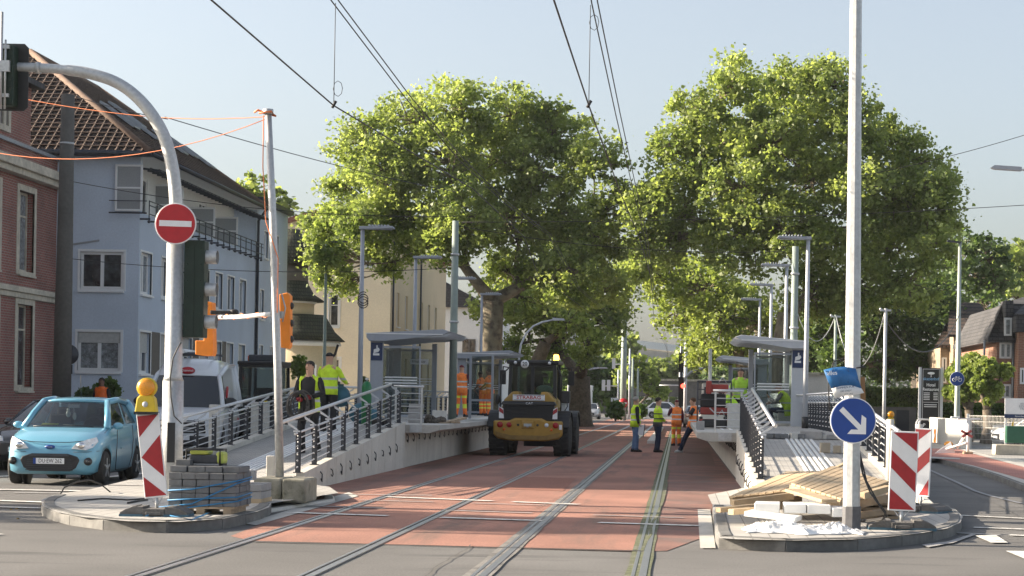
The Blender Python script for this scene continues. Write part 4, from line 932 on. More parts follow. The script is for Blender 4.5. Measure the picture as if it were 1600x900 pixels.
# --- pale buildings glimpsed between trunks beyond the beige house ---
t = thing('white_house', 'white house glimpsed behind the tree trunk and second left shelter', 'building', (-19, 150, 0))
q = MB(); q.box(-27, -14.6, 146, 165, -.5, 8.6); q.build('wall', white_render, t)
q = MB(); q.prism([(-27.4,145.6,8.6),(-14.2,145.6,8.6),(-20.8,145.6,12)], (0,20,0)); q.build('roof', slate, t)
for yc in (149,153,157): 
    for z_ in (1.3, 4.6): window(t, 'E', -14.59, yc-.5, yc+.5, z_, z_+1.6, .02, brown_panel, win_glass, 1, sill=False)
for xc in (-16,-18.5): 
    for z_ in (1.3, 4.6): window(t, 'S', 145.99, xc-.5, xc+.5, z_, z_+1.6, .02, brown_panel, win_glass, 1, sill=False)

# --- brick house with slate mansard on the right ---
Yr = 96.0; PXD = 1560
def X(px, Y=Yr): return (px-1060)*Y/3000
t = thing('brick_mansard_house', 'orange brick house with dark slate mansard at the right edge of the photo', 'building', (X(1600), Yr, 0))
xa, xb_ = X(1556), X(1720)
q = MB(); q.box(xa, xb_, Yr, Yr+12, -.5, zpx(532,Yr)); q.box(X(1583), X(1583)+5, Yr-1.2, Yr, -.5, zpx(520,Yr)); q.build('wall', brick_right, t)
q = MB(); zA, zB = zpx(532,Yr), zpx(476,Yr)
q.prism([(xa-.5,Yr-.4,zA),(xa+.3,Yr+.6,zB),(xb_,Yr+.6,zB),(xb_,Yr-.4,zA)], (0,.5,0)); q.prism([(xa-.5,Yr-.4,zA),(xa+.3,Yr+.6,zB),(xa+.3,Yr+11,zB),(xa-.5,Yr+12,zA)], (.4,0,0))
q.box(xa-.5, xb_, Yr-.4, Yr+12, zA-.1, zA+.12); q.box(X(1583)-.2, X(1700), Yr-1.6, Yr-.41, zpx(520,Yr), zpx(496,Yr)); q.box(X(1566), X(1578), Yr-.5, Yr+1, zA, zpx(470,Yr))
q.prism([(xa+.3,Yr+.6,zB),(xb_,Yr+.6,zB),(xb_,Yr+6,zB+1.0),(xa+3.5,Yr+6,zB+1.0)], (0,0,.1)); q.prism([(X(1583)-.3,Yr-1.7,zpx(496,Yr)),(X(1700),Yr-1.7,zpx(496,Yr)),(X(1700),Yr+.3,zpx(478,Yr)),(X(1600),Yr+.3,zpx(478,Yr))], (0,0,.12))
q.build('roof', slate, t)
window(t, 'S', Yr, X(1560), X(1579), zpx(560,Yr), zpx(535,Yr), .02, white, curtain, 1, sill=False); window(t, 'S', Yr-1.2, X(1586), X(1594), zpx(600,Yr), zpx(575,Yr), .02, white, win_glass, 0, sill=False)
window(t, 'S', Yr, X(1560), X(1579), zpx(622,Yr), zpx(600,Yr), .02, white, curtain, 1, sill=False); window(t, 'S', Yr-.5, X(1564), X(1576), zpx(525,Yr), zpx(497,Yr), .01, white, curtain, 0, sill=False)
q = MB(); q.tube([(X(1581),Yr-.1,zA),(X(1581),Yr-.1,.2)], .06, 6); q.build('downpipe', zinc, t); q = MB(); q.tube([(X(1536),Yr-.1,zA),(X(1536),Yr-.1,.2)], .06, 6); q.build('downpipe', zinc, t)
Yr2 = 112.0; xa2 = X(1468, Yr2); xb2 = X(1536, Yr2)+.5
t = thing('tan_brick_house', 'older tan brick house with brown roof half hidden behind the bike sign pole', 'building', (X(1500,Yr2), Yr2, 0))
q = MB(); q.box(xa2, xb2, Yr2, Yr2+14, -.5, zpx(545,Yr2)); q.box(X(1482,Yr2), xb2, Yr2-1.6, Yr2, -.5, zpx(528,Yr2)); q.build('wall', brick_tan, t)
q = MB(); q.prism([(X(1482,Yr2)-.4,Yr2-2,zpx(530,Yr2)),(xb2,Yr2-2,zpx(530,Yr2)),(xb2,Yr2+5,zpx(470,Yr2)),(X(1500,Yr2),Yr2+5,zpx(470,Yr2))], (0,0,.15)); q.prism([(xa2-.4,Yr2-.4,zpx(545,Yr2)),(X(1482,Yr2),Yr2-.4,zpx(545,Yr2)),(X(1495,Yr2),Yr2+5,zpx(500,Yr2)),(xa2+2,Yr2+5,zpx(500,Yr2))], (0,0,.15)); q.build('roof', tiles, t)
for a, b, c_, d_ in ((1485,1491,592,535),(1500,1512,575,540),(1520,1530,575,540),(1471,1478,600,560)): window(t, 'S', Yr2-1.6 if a > 1480 else Yr2, X(a,Yr2), X(b,Yr2), zpx(c_,Yr2), zpx(d_,Yr2), .02, white, win_glass, 0, sill=False)
# --- far bridge and underpass ---
PXD = 1010
t = thing('road_bridge', 'pale concrete road bridge crossing high in the hazy distance', 'bridge', (0, 300, 0))
q = MB(); Yf = 300
q.prism([(X(860,Yf),Yf,zpx(527,Yf)),(X(1140,Yf),Yf+20,zpx(552,Yf)),(X(1140,Yf),Yf+20,zpx(575,Yf)),(X(860,Yf),Yf,zpx(552,Yf))], (0,9,0)); q.build('deck', concrete, t)
q = MB(); q.prism([(X(860,Yf),Yf-.6,zpx(518,Yf)),(X(1140,Yf),Yf+19.4,zpx(541,Yf)),(X(1140,Yf),Yf+19.4,zpx(552,Yf)),(X(860,Yf),Yf-.6,zpx(530,Yf))], (0,.4,0)); q.build('parapet', white_render, t)
for px_ in (1035, 930): q = MB(); q.box(X(px_,Yf)-1, X(px_,Yf)+1, Yf+3, Yf+7, -.5, zpx(556,Yf)); q.build('pier', concrete, t)
t = thing('underpass', 'dark stone railway underpass across the far end of the street', 'underpass', (2, 262, 0)); Yu = 262
q = MB(); q.box(X(880,Yu), X(985,Yu), Yu, Yu+10, -.5, 4.6); q.box(X(1072,Yu), X(1180,Yu), Yu, Yu+10, -.5, 4.6); q.box(X(985,Yu), X(1072,Yu), Yu, Yu+10, 2.5, 4.6)
q.build('wall', mat('dark_stone', (.09,.085,.08), .9, var=.25, scale=2), t)
q = MB(); q.box(X(880,Yu), X(1180,Yu), Yu-.3, Yu+10, 4.6, 4.9); q.build('coping', concrete_old, t)
# ================= platform railings, shelters, lamps =================
def railing(label, x, y0, y1, zf, inward, step=1.4, hand=True, group='platform railings', name='railing'):
    """posts from y0 to y1 standing on height zf(y); inward = +1/-1 direction of the handrail offset"""
    t = thing(name, label, 'railing', (x, y0, zf(y0)), 0, group); n = max(1, round((y1-y0)/step)); ys = [y0+(y1-y0)*i/n for i in range(n+1)]
    for i, y in enumerate(ys):
        z = zf(y); q = MB(); q.box(x-.045, x+.045, y-.012, y+.012, z, z+.72)
        q.box(x-.028, x+.028, y-.035, y+.035, z, z+.69); q.box(x-.07, x+.07, y-.07, y+.07, z, z+.012)
        for k in range(6): q.ball((x, y-.036, z+.10+.105*k), (.014,.006,.014), 1, 6, 4)
        p = q.build('post', [anth, inox], t)
        q = MB(); q.prism([(x-inward*.02, y-.012, z+.69),(x+inward*.03, y-.012, z+.75),(x+inward*.20, y-.012, z+.87),(x+inward*.17, y-.012, z+.80)], (0,.024,0)); q.box(min(x,x+inward*.05)-.03, max(x,x+inward*.05)+.03, y-.04, y+.04, z+.69, z+.715)
        q.build('bracket', grey_light, p)
    q = MB()
    for k in range(5): q.tube([(x, y, zf(y)+.10+.12*k) for y in (y0-.12, y1)], .010, 6)
    q.tube([(x+inward*.02, y, zf(y)+.67) for y in (y0-.2, y1)], .021, 8)
    q.build('rods', inox, t)
    if hand:
        q = MB(); q.tube([(x+inward*.2, y, zf(y)+.88) for y in (y0-.45, y1)], .032, 10); q.build('handrail', inox, t)
    return t
zL = lambda y: min(1.0, 1.0-(44.4-y)*.86/13.8)+.06
zR = lambda y: min(1.0, 1.0-(40.3-y)*.86/13.0)+.06
zLb = lambda y: max(.14, min(1.0, 1.0-(47.3-y)*.0623))+.09; zRb = lambda y: zR(y)+.04
flat1 = lambda y: 1.0
railing('sloping railing along the left ramp on the side facing the tram tracks', LX-.1, 32.4, 44.0, zL, -1)
railing('sloping railing along the left ramp on the side facing the white van', LB+.12, 33.6, 47.6, zLb, 1)
railing('sloping railing of the right ramp on its track side above the sunlit white wall', RX+.1, 30.6, 40.0, zR, 1, .95)
railing('sloping railing of the right ramp behind the round blue arrow sign', RB-.12, 29.4, 40.6, zRb, -1, 1.0)
def end_gate(label, x0, x1, y, z, group='platform railings'):
    t = thing('end_barrier', label, 'railing', (x0, y, z), 0, group)
    for x in (x0, x1): q = MB(); q.box(x-.02, x+.02, y-.02, y+.02, z-.15, z+.88); q.build('post', inox, t)
    q = MB(); 
    for k in range(5): q.tube([(x0, y, z+.12+.15*k),(x1, y, z+.12+.15*k)], .011, 6)
    q.build('rods', inox, t)
    q = MB(); q.tube([(x0-.05, y, z+.88),(x1+.05, y, z+.88)], .028, 8); q.build('handrail', inox, t)
end_gate('short end barrier at the top of the left ramp', LX-.25, LX+.35, 44.5, 1.0)
end_gate('short end barrier at the top of the right ramp beside the red machine', RX-.45, RX+.1, 40.5, 1.0)
railing('level railing along the back of the left platform behind the shelters', LB+.1, 48.5, 80, flat1, 1, 1.5, name='railing')
railing('level railing along the back of the right platform behind the seated worker', RB-.1, 41.4, 80, flat1, -1, 1.0)

cam_white = sign_white
g_panel = glass('shelter_glass', (.72,.76,.76), 1.0)
def shelter(label, y0, side, Lg=3.6, sign=True):
    """side=+1: left platform (roof reaches towards +x); local x grows towards the tracks"""
    s = side; xb = (-8.72 if s > 0 else 3.55); t = thing('tram_shelter', label, 'tram shelter', (xb, y0, .8), 0, 'glass tram shelters on the platforms')
    def X_(u): return xb+s*u
    kr = .94 if s > 0 else .82
    def bx(q, u0, u1, *a): q.box(min(X_(u0),X_(u1)), max(X_(u0),X_(u1)), *a)
    for k, y in enumerate((y0, y0+Lg-.12)):
        q = MB(); bx(q, 0, .36, y, y+.10, .7, 3.22); q.build('pillar', grey_light if s < 0 else grey_paint, t, bevel=.01)
    q = MB(); bx(q, 1.32, 1.46, y0+Lg-.3, y0+Lg-.2, .9, 3.25); q.build('front_post', grey_paint, t)
    # roof: wedge with drip rim and ribs at the free end
    q = MB(); q.prism([(X_(-.08), y0-.25, 3.30),(X_(-.08), y0-.25, 3.42),(X_(2.2*kr), y0-.25, 3.56),(X_(2.42*kr), y0-.25, 3.50),(X_(2.2*kr), y0-.25, 3.40),(X_(.4), y0-.25, 3.20),(X_(0), y0-.25, 3.20)], (0, Lg+.5, 0))
    r_ = q.build('roof', grey_light if s < 0 else grey_paint, t, bevel=.012)
    q = MB(); 
    for k in range(9): y = y0-.2+k*(Lg+.4)/8; q.prism([(X_(1.4*kr), y, 3.30),(X_(2.36*kr), y, 3.44),(X_(2.5*kr), y, 3.47),(X_(2.3*kr), y, 3.36)], (0,.03,0))
    q.build('rib', grey_light, r_)
    q = MB(); bx(q, -.1, 2.2*kr, y0-.262, y0-.252, 3.40, 3.43); q.build('rim', white, r_)
    # end glass panel with frame, rear glass
    for y in (y0+.05, y0+Lg-.1):
        q = MB(); bx(q, .36, 1.42, y-.02, y+.02, 3.02, 3.08); bx(q, 1.38, 1.42, y-.02, y+.02, 1.0, 3.02); bx(q, .36, 1.42, y-.02, y+.02, 1.08, 1.14)
        f = q.build('panel_frame', grey_paint, t); q = MB(); bx(q, .37, 1.38, y-.006, y+.006, 1.14, 3.02); q.build('pane', g_panel, f)
        q = MB(); 
        for z in (2.02, 2.1, 2.18): bx(q, .42, 1.33, y-.010, y-.008, z, z+.03)
        q.build('safety_stripes', sign_white, f)
    q = MB(); 
    for z in (1.1, 3.0): bx(q, .1, .16, y0+.1, y0+Lg-.12, z, z+.06)
    for k in range(1, 3): bx(q, .1, .16, y0+Lg*k/3-.03, y0+Lg*k/3+.03, 1.16, 3.0)
    f = q.build('rear_frame', grey_paint, t); q = MB(); bx(q, .12, .135, y0+.12, y0+Lg-.14, 1.16, 3.0); q.build('pane', g_panel, f)
    q = MB(); 
    for z in (2.02, 2.1, 2.18): bx(q, .137, .14, y0+.2, y0+Lg-.2, z, z+.03)
    q.build('safety_stripes', sign_white, f)
    # bench
    q = MB(); bx(q, .25, .72, y0+.7, y0+Lg-.7, 1.42, 1.46); bx(q, .3, .4, y0+.9, y0+1.0, 1.0, 1.42); bx(q, .3, .4, y0+Lg-1.1, y0+Lg-1.0, 1.0, 1.42); q.build('bench', grey_paint, t)
    if sign:
        q = MB(); bx(q, .02, .34, y0-.016, y0-.002, 2.66, 3.16); g_ = q.build('camera_sign', navy, t)
        q = MB(); xx = X_(.18); q.prism([(xx-.09,y0-.02,2.86),(xx+.05,y0-.02,2.90),(xx+.09,y0-.02,2.96),(xx+.06,y0-.02,3.02),(xx-.08,y0-.02,2.97)], (0,.003,0)); q.box(xx-.10, xx+.08, y0-.02, y0-.017, 2.80, 2.86); q.box(xx-.01, xx+.03, y0-.02, y0-.017, 3.0, 3.09); q.build('camera_symbol', sign_white, g_)
    return t
s1 = shelter('near left tram shelter with a navy camera sign on its end pillar', 54.2, 1)
shelter('far left tram shelter beside the two orange workers', 75.5, 1, sign=False)
shelter('near right tram shelter with the seated worker and navy camera sign', 54.4, -1)
shelter('far right tram shelter behind the worker in the yellow-green jacket', 77.5, -1, sign=False)
# timetable frame in the near left shelter
q = MB(); q.box(-6.55, -5.95+.1, 53.2, 53.24, 1.0, 3.0); 
t = thing('route_map_case', 'tall glazed notice case at the track side of the near left shelter', 'notice case', (-6.5, 60.6, 1.0))
q = MB(); q.box(-6.62, -6.54, 60.6, 60.68, 1.0, 3.05); q.box(-5.92, -5.85, 60.6, 60.68, 1.0, 3.05); q.box(-6.54, -5.92, 60.61, 60.67, 2.98, 3.04); q.box(-6.54, -5.92, 60.61, 60.67, 1.55, 1.62); f = q.build('case_frame', grey_paint, t)
q = MB(); q.box(-6.54, -5.92, 60.63, 60.645, 1.62, 2.98); q.build('pane', g_panel, f)
t = thing('stop_name_sign', 'small white lettered plate hanging in the near left shelter', 'sign', (-7.73, 57.2, 2.6))
q = MB(); q.box(-8.0, -7.46, 57.1, 57.12, 2.62, 2.78); pl_ = q.build('plate', sign_white, t); text('Rheinstr.', .12, black, t, (0,-.105,.1))

lampc = None
def platform_lamp(label, x, y, s):
    t = thing('platform_lamp', label, 'street lamp', (x, y, .95), 0, 'slim grey lamps along the platforms')
    q = MB(); q.tube([(x,y,.7),(x,y,3.2),(x,y,5.95)], [.072,.064,.05], 10); q.build('pole', grey_light if s < 0 else grey_paint, t)
    q = MB(); q.tube([(x,y,.95),(x,y,1.3)], .092, 10); q.build('base_sleeve', black, t)
    q = MB(); q.box(min(x-.08,x+s*.75), max(x+.08,x+s*.75), y-.09, y+.09, 5.93, 6.01); q.prism([(x+s*.15,y-.15,5.99),(x+s*.78,y-.15,6.02),(x+s*.82,y-.15,5.96),(x+s*.15,y-.15,5.93)], (0,.3,0)); h = q.build('lamp_head', grey_paint, t, bevel=.01)
    q = MB(); 
    for k in range(7): q.box(x+s*(.18+.08*k)-.012, x+s*(.18+.08*k)+.012, y-.14, y+.14, 6.012, 6.05)
    q.build('cooling_fins', grey_light, h)
L_lab = ['lamp with a coiled black cable on its pole, before the near left shelter','second slim lamp on the left platform, over the shelter roof','third slim lamp on the left platform, beside the grey-green mast','fourth slim lamp on the left platform, against the tree trunk']
R_lab = ['tallest looking slim lamp on the right platform, beside the navy camera sign','second slim lamp on the right platform counted from the octagonal pole','third slim lamp on the right platform, above the far shelter','fourth and farthest slim lamp on the right platform']
for k in range(4):
    platform_lamp(L_lab[k], -8.2, 49.4+10*k, 1); platform_lamp(R_lab[k], 3.32, 50.2+9.9*k, -1)
q = MB(); q.tube([Vector((-8.2,49.28,4.1))+Vector((.13*math.sin(a)+.06, -.02*math.cos(a*3), .13*math.cos(a)-.1+.01*a)) for a in [i*.5 for i in range(40)]], .012, 5); tag(q.build('cable_coil', cable_m), 'black cable coil hanging on the lamp pole before the near left shelter', 'cable')

# catenary masts
def mast(label, x, y, z0, h, r0, r1, m, group='overhead line masts', n=12, lean=(0,0), name='catenary_mast', bands=()):
    t = thing(name, label, 'mast', (x, y, z0), 0, group); q = MB(); q.tube([(x,y,z0),(x+lean[0]*.5,y,z0+h*.5),(x+lean[0],y+lean[1],z0+h)], [r0,(r0+r1)/2,r1], n); q.build('pole', m, t)
    for b_, rr_ in bands: q = MB(); q.tube([(x+lean[0]*b_/h,y,z0+b_-.03),(x+lean[0]*b_/h,y,z0+b_+.03)], rr_, n); q.build('clamp', galv, t)
    return t
a = W(712,345,57); mast('grey-green overhead line mast on the left platform', a.x, 57, .9, a.z-.9, .125, .095, mast_green, bands=((3,.14),(5,.13)))
a = W(1243,385,57); mast('grey-green overhead line mast behind the lamps on the right platform', a.x, 57, .9, a.z-.9, .125, .095, mast_green, bands=((3,.14),(4.6,.13)))
a = W(96,620,54); b = W(112,148,54); mast('thick dark concrete mast before the blue-grey house', a.x, 54, 0, b.z, .27, .18, mast_conc, None, 16, (b.x-a.x-.1,0), bands=((8.6,.2),))
a = W(973,660,170); b = W(973,480,170); mast('dark green mast in the distance left of the small bright tree', a.x, 170, 0, b.z, .3, .22, mast_green)
for lab, px, py, Y in (('pale distant mast beside the red light on the far right of the tracks',1065,540,150),('second pale distant mast just right of the first',1072,535,140)):
    a = W(px, py, Y); mast(lab, a.x, Y, 0, a.z, .14, .11, grey_light)
a = W(1110,545,95); mast('white pole rising behind the red machine', a.x, 95, 0, a.z, .10, .08, white, None)
for lab, px, py, Y in (('thin dark mast left of the small bright tree',989,560,190),('thin dark mast rising from the small bright tree',997,575,190)):
    a = W(px, py, Y); mast(lab, a.x, Y, 0, a.z, .12, .1, mast_green)

def street_lamp(label, px, py, Y, arm, m, r=.07, z0=0, style='head', group='street lamps'):
    a = W(px, py, Y); t = thing('street_lamp', label, 'street lamp', (a.x, Y, z0), 0, group); x = a.x; zt = a.z
    if style == 'head':
        q = MB(); q.tube([(x,Y,z0),(x,Y,z0+1),(x,Y,zt)], [r*1.4,r*1.25,r*.7], 10); q.build('pole', m, t)
        q = MB(); q.beam((x-.05*arm,Y,zt-.02),(x+arm,Y,zt+.03),.22,.07); q.build('lamp_head', dark_metal, t)
    else:
        pts = [(x,Y,z0),(x,Y,zt-1.6)]+[(x+arm*.75*(1-math.cos(R(a_))), Y, zt-1.6+1.55*math.sin(R(a_))) for a_ in (20,40,60,80)]+[(x+arm*.95,Y,zt+.05)]
        q = MB(); q.tube(pts, [r*1.3]+[r]*(len(pts)-2)+[r*.7], 8); q.build('pole', m, t)
        q = MB(); q.prism([(x+arm*.9,Y-.12,zt),(x+arm*1.25,Y-.12,zt+.02),(x+arm*1.2,Y-.12,zt+.1),(x+arm*.9,Y-.12,zt+.12)], (0,.24,0)); q.build('lamp_head', grey_light, t)
    return t
street_lamp('thin green street lamp before the beige house', 510, 378, 92, 1.0, mast_green, .08)
street_lamp('tall slim street lamp carrying the round blue bicycle sign', 1500, 378, 82, -.55, mat('green_galv_pole', (.36,.40,.36), .5, .4, var=.1), .10, .12)
street_lamp('curved street lamp rising behind the loader cab', 812, 500, 84, 1.6, grey_light, .045, style='arc')
street_lamp('small curved street lamp in the distance right of the loader', 890, 575, 150, 2.4, grey_light, .09, style='arc')
street_lamp('curved lamp arm by the distant red traffic light', 1064, 575, 120, 1.6, grey_light, .08, style='arc')
q = MB(); a = W(1548, 262, 60); b = W(1680, 272, 60); 
t = thing('street_lamp', 'grey lamp head on a long arm entering at the right edge under the sky', 'street lamp', (b.x, 60, 0), 0, 'street lamps')
q.tube([(b.x,60,0),(b.x,60,b.z)], .09, 8); q.build('pole', grey_paint, t); q = MB(); q.tube([b, a+Vector((.7,0,-.03))], .035, 6); q.build('arm', grey_paint, t); q = MB(); q.prism([a+Vector((0,-.13,0)), a+Vector((.1,-.13,.07)), a+Vector((.95,-.13,.03)), a+Vector((.95,-.13,-.09)), a+Vector((.1,-.13,-.05))], (0,.26,0)); q.build('lamp_head', grey_paint, t)
# temporary thin poles with hanging cord on the right
tp = []
for lab, px, py, Y, m_ in (('thin temporary pole with a lit steel cap right of the octagonal pole',1384,482,52,galv),('thin temporary pole in the gap between the lamp and the octagonal pole',1306,492,58,mast_green)):
    a = W(px, py, Y); t = mast(lab, a.x, Y, 0, a.z, .05, .045, m_, 'thin temporary cord poles', 8, name='temporary_pole'); q = MB(); q.cb((a.x,Y,a.z-.05), (.3,.06,.05)); q.ball((a.x-.14,Y,a.z-.02), .04, n=6, k=4); q.build('clamp', galv, t); tp.append(a)

# ================= overhead wires =================
def sagline(a, b, sag, n=14):
    return [a.lerp(b, i/n)-Vector((0,0,sag*4*(i/n)*(1-i/n))) for i in range(n+1)]
def wire(label, pts, r=.010, m=wire_m, name='overhead_wire', cat='wire', group='overhead tram wires'):
    q = MB(); q.tube(pts, r, 5); return tag(q.build(name, m), label, cat, group)
c1, c2 = -3.98, -1.03
CW = {'left':([(5,-4.4,5.35),(18,-4.5,5.35),(24.7,-4.5,5.35),(34,-3.7,5.33),(44,-3.6,5.35),(58,-4.3,5.4),(90,-3.7,5.4),(130,-4.2,5.4),(250,-3.9,5.4)], [(6,-4.5,7.6),(12,-4.5,7.15),(18,-4.52,6.85),(24.7,-4.53,6.67),(30,-4.35,6.3),(36,-4.15,6.05),(44,-4.05,6.1),(58,-4.0,6.6),(75,-4,6.0),(100,-4,6.4),(200,-4,6.3)]),
      'right':([(5,-1.3,5.35),(18,-1.23,5.35),(24.3,-1.2,5.35),(34,-1.1,5.33),(44,-.95,5.35),(58,-.9,5.4),(90,-1.2,5.4),(130,-.9,5.4),(250,-1.0,5.4)], [(6,-1.2,7.5),(12,-1.2,7.1),(18,-1.19,6.8),(24.3,-1.18,6.62),(32,-1.13,6.4),(43.5,-1.1,6.37),(58,-1.1,6.6),(75,-1.1,6.0),(100,-1.1,6.4),(200,-1.1,6.3)])}
for lab, (cw_, mw_) in CW.items():
    wire(f'lower contact wire above the {lab} tram track', [Vector((x,y,z)) for y,x,z in cw_], .010)
    wire(f'first upper carrying wire above the {lab} tram track', [Vector((x,y,z)) for y,x,z in mw_], .009)
    wire(f'second upper carrying wire above the {lab} tram track', [Vector((x+.07,y,z+.03)) for y,x,z in mw_], .009)
    y, x, z = cw_[2]; zt_ = mw_[3][2]; lz = z+.22 if lab == 'left' else zt_-.22
    q = MB(); q.tube([(x,y,z),(x,y,zt_)], .005, 4); q.tube([(x+.05+.06*math.cos(a_),y,lz+.10*math.sin(a_)) for a_ in [i*.8 for i in range(9)]], .004, 4); q.tube([(x-.02,y,z-.03),(x+.03,y,z+.06)], .02, 5)
    tag(q.build('wire_dropper', wire_m), f'thin vertical dropper with a small loop on the {lab} track wires', 'wire dropper', 'wire droppers')
sp = dict(group='cross-street span wires', r=.0055)
def ww(label, A, B, sag=.1, **k): return wire(label, sagline(W(*A), W(*B), sag), **k)
sp = dict(group='cross-street span wires')
ww('span wire crossing at mid height of both big trees', (712,347,57), (1640,318,57), .15, **sp); ww('second span wire just below the one at mid height of the trees', (712,352,57), (1243,392,57), .3, **sp)
ww('span wire rising to the upper right edge of the photo', (1243,292,60), (1660,192,60), .2, **sp)
ww('span wire from the concrete mast along the blue-grey house at window height', (98,403,54), (712,418,57), .25, **sp); ww('span wire from the concrete mast past the balcony screens', (104,282,54), (712,338,57), .3, **sp)
ww('thin dark wire falling from the arched mast to the left tree', (258,183,40), (712,300,57), .1, **sp)
ww('wire end at the top left behind the signal arm', (118,150,54), (262,186,40), .05, **sp)
a = dict(group='orange temporary cords', m=wire_o, name='orange_rope', cat='cord', r=.0065)
ww('upper orange cord from the left edge to the temporary pole top', (-40,138,30), (240,183,29), .05, **a); ww('orange cord continuing level to the temporary pole top', (240,183,29), (420,182,27.8), .03, **a)
ww('lower orange cord sagging from the left edge to the temporary pole top', (-40,232,30), (421,184,27.8), .35, **a)
ww('cord hanging in a deep curve between the thin temporary poles', (1384,482,52), (1306,492,58), 1.6, r=.012, m=galv, name='hanging_cord', cat='cord', group='hanging cords on the right'); ww('cord hanging from the lamp to the thin temporary pole', (1243,480,57), (1306,492,58), .9, r=.012, m=galv, name='hanging_cord', cat='cord', group='hanging cords on the right')
ww('dark cable sagging behind the bike sign pole', (1384,500,60), (1500,490,82), 1.3, r=.02, m=black, name='hanging_cord', cat='cord', group='hanging cords on the right')
# ================= foreground masts, signs, beacons, piles =================
def disc(q, c, r, th, n=36, m=0, face=(0,-1,0)):
    q.lathe(c, [(r*.985, -th/2), (r, -th/2+.003), (r, th/2)], 'Y', n, m, False)
# --- arched signal mast on the left island ---
Ya = 28.0; b = W(268, 770, Ya); zt = W(282, 103, Ya).z; xa_ = W(268, 780, Ya).x; xt = W(274, 380, Ya).x
t = thing('signal_mast', 'galvanised arched signal mast curving over the left side of the street', 'mast', (xa_, Ya, .14))
q = MB(); zk = W(270, 595, Ya).z; q.tube([(xa_,Ya,.12),(xa_+(xt-xa_)*.5,Ya,zk)], [.155,.15], 16); q.tube([(xa_+(xt-xa_)*.5,Ya,zk),(xa_+(xt-xa_)*.5,Ya,zk+.06),(xt,Ya,W(274,380,Ya).z)], [.15,.128,.122], 16); q.build('lower_pole', galv, t)
q = MB(); pts = [W(x,y,Ya) for x,y in ((274,385),(275,345),(274,300),(268,255),(257,215),(238,180),(212,150),(180,128),(140,115),(100,109),(62,106),(0,104),(-60,103))]
sp_ = smooth_path(pts); q.tube(sp_, [.098-.017*i/45 if i < 45 else .068 for i in range(len(sp_))], 14); q.build('arched_arm', galv, t)
q = MB(); p = W(60,106,Ya); q.tube([p-Vector((.03,0,0)), p+Vector((.03,0,0))], .085, 12); q.build('arm_collar', galv, t)
q = MB(); c = W(268, 690, Ya); q.box(c.x-.05+.03, c.x+.09, Ya-.165, Ya-.15, W(268,722,Ya).z, W(268,660,Ya).z); q.build('service_door', black, t)
# no entry sign
c = W(274.5, 349.5, Ya-.16); t = thing('no_entry_sign', 'round red no entry sign with white bar on the arched mast', 'road sign', tuple(c))
q = MB(); disc(q, c, .30, .02); k = q.build('sign_plate', sign_white, t); q = MB(); disc(q, c+Vector((0,-.012,0)), .284, .004, 48); q.build('red_disc', sign_red, t)
q = MB(); q.cb(c+Vector((0,-.017,0)), (.47,.004,.085), ry=R(1)); q.build('white_bar', sign_white, t); q = MB(); q.box(c.x-.15,c.x+.15,c.y+.012,c.y+.045,c.z+.1,c.z+.14); q.box(c.x-.15,c.x+.15,c.y+.012,c.y+.045,c.z-.14,c.z-.1); q.build('bracket', galv, t)
# signal heads seen from behind
def signal(label, c, w_, d, h, m, face=1, board=None, name='traffic_light', visors=3, rz=0, shell=True):
    """box head; face=+1 lens side towards +x, 0 away from camera"""
    t = thing(name, label, 'traffic light', (0,0,0), 0); q = MB(); q.box(-w_/2, w_/2, -d/2, d/2, -h/2, h/2)
    q.build('housing', m, t, bevel=.015)
    q = MB()
    for i in range(1, visors): q.box(-w_/2-.004, w_/2+.004, -d/2-.004, d/2+.004, -h/2+h*i/visors-.008, -h/2+h*i/visors+.008)
    q.box(-.008,.008,-d/2-.008,-d/2-.001,-h/2,h/2)
    for i in range(visors*2): q.ball((-w_*.32,-d/2-.004,-h/2+h*(i+.5)/(visors*2)), .012, n=6, k=4); q.ball((w_*.32,-d/2-.004,-h/2+h*(i+.5)/(visors*2)), .012, n=6, k=4)
    q.build('seam', sig_green if m is not orange else m, t)
    for i in range(visors):
        z = -h/2+h*(i+.5)/visors; q = MB(); rings = []
        for u in (0, .16):
            rings.append([Vector((w_/2+u*(1 if face else 0), 0, z))+Vector((0, .1*math.cos(a_), .1*math.sin(a_))) if face else Vector((.1*math.cos(a_), d/2+u, z+.1*math.sin(a_))) for a_ in [2*PI*j/14 for j in range(14)]])
        q.loft(rings, cap=False); q.build('visor', galv if face else black, t)
    if board: q = MB(); q.prism([(-board[0]/2,d/2-.02,-board[1]/2+.06),(-board[0]/2+.06,d/2-.02,-board[1]/2),(board[0]/2-.06,d/2-.02,-board[1]/2),(board[0]/2,d/2-.02,-board[1]/2+.06),(board[0]/2,d/2-.02,board[1]/2-.06),(board[0]/2-.06,d/2-.02,board[1]/2),(-board[0]/2+.06,d/2-.02,board[1]/2),(-board[0]/2,d/2-.02,board[1]/2-.06)], (0,.015,0)); q.build('back_board', black, t)
    return place(t, c, rz)
signal('dark green signal head fixed to the right side of the arched mast', W(306,452,Ya+.1), .30, .26, 1.42, sig_green, 1)
c = W(14, 119, Ya-.1); signal('signal head with black board hanging from the arched arm at the left edge', c, .20, .22, .88, sig_green, 0, board=(.50,.98))
q = MB(); q.tube([c+Vector((-.06,-.16,-.5)), c+Vector((-.06,-.16,.9))], .022, 8); q.tube([c+Vector((.0,-.16,-.5)), c+Vector((.0,-.16,.5))], .015, 8); q.cb(c+Vector((-.03,-.15,.12)), (.18,.06,.16)); q.cb(c+Vector((-.03,-.14,-.3)), (.16,.05,.05)); q.cb(c+Vector((-.03,-.14,.4)), (.16,.05,.05))
tag(q.build('signal_hanger', galv), 'galvanised tubes and clamps holding the hanging signal at the left edge', 'bracket')
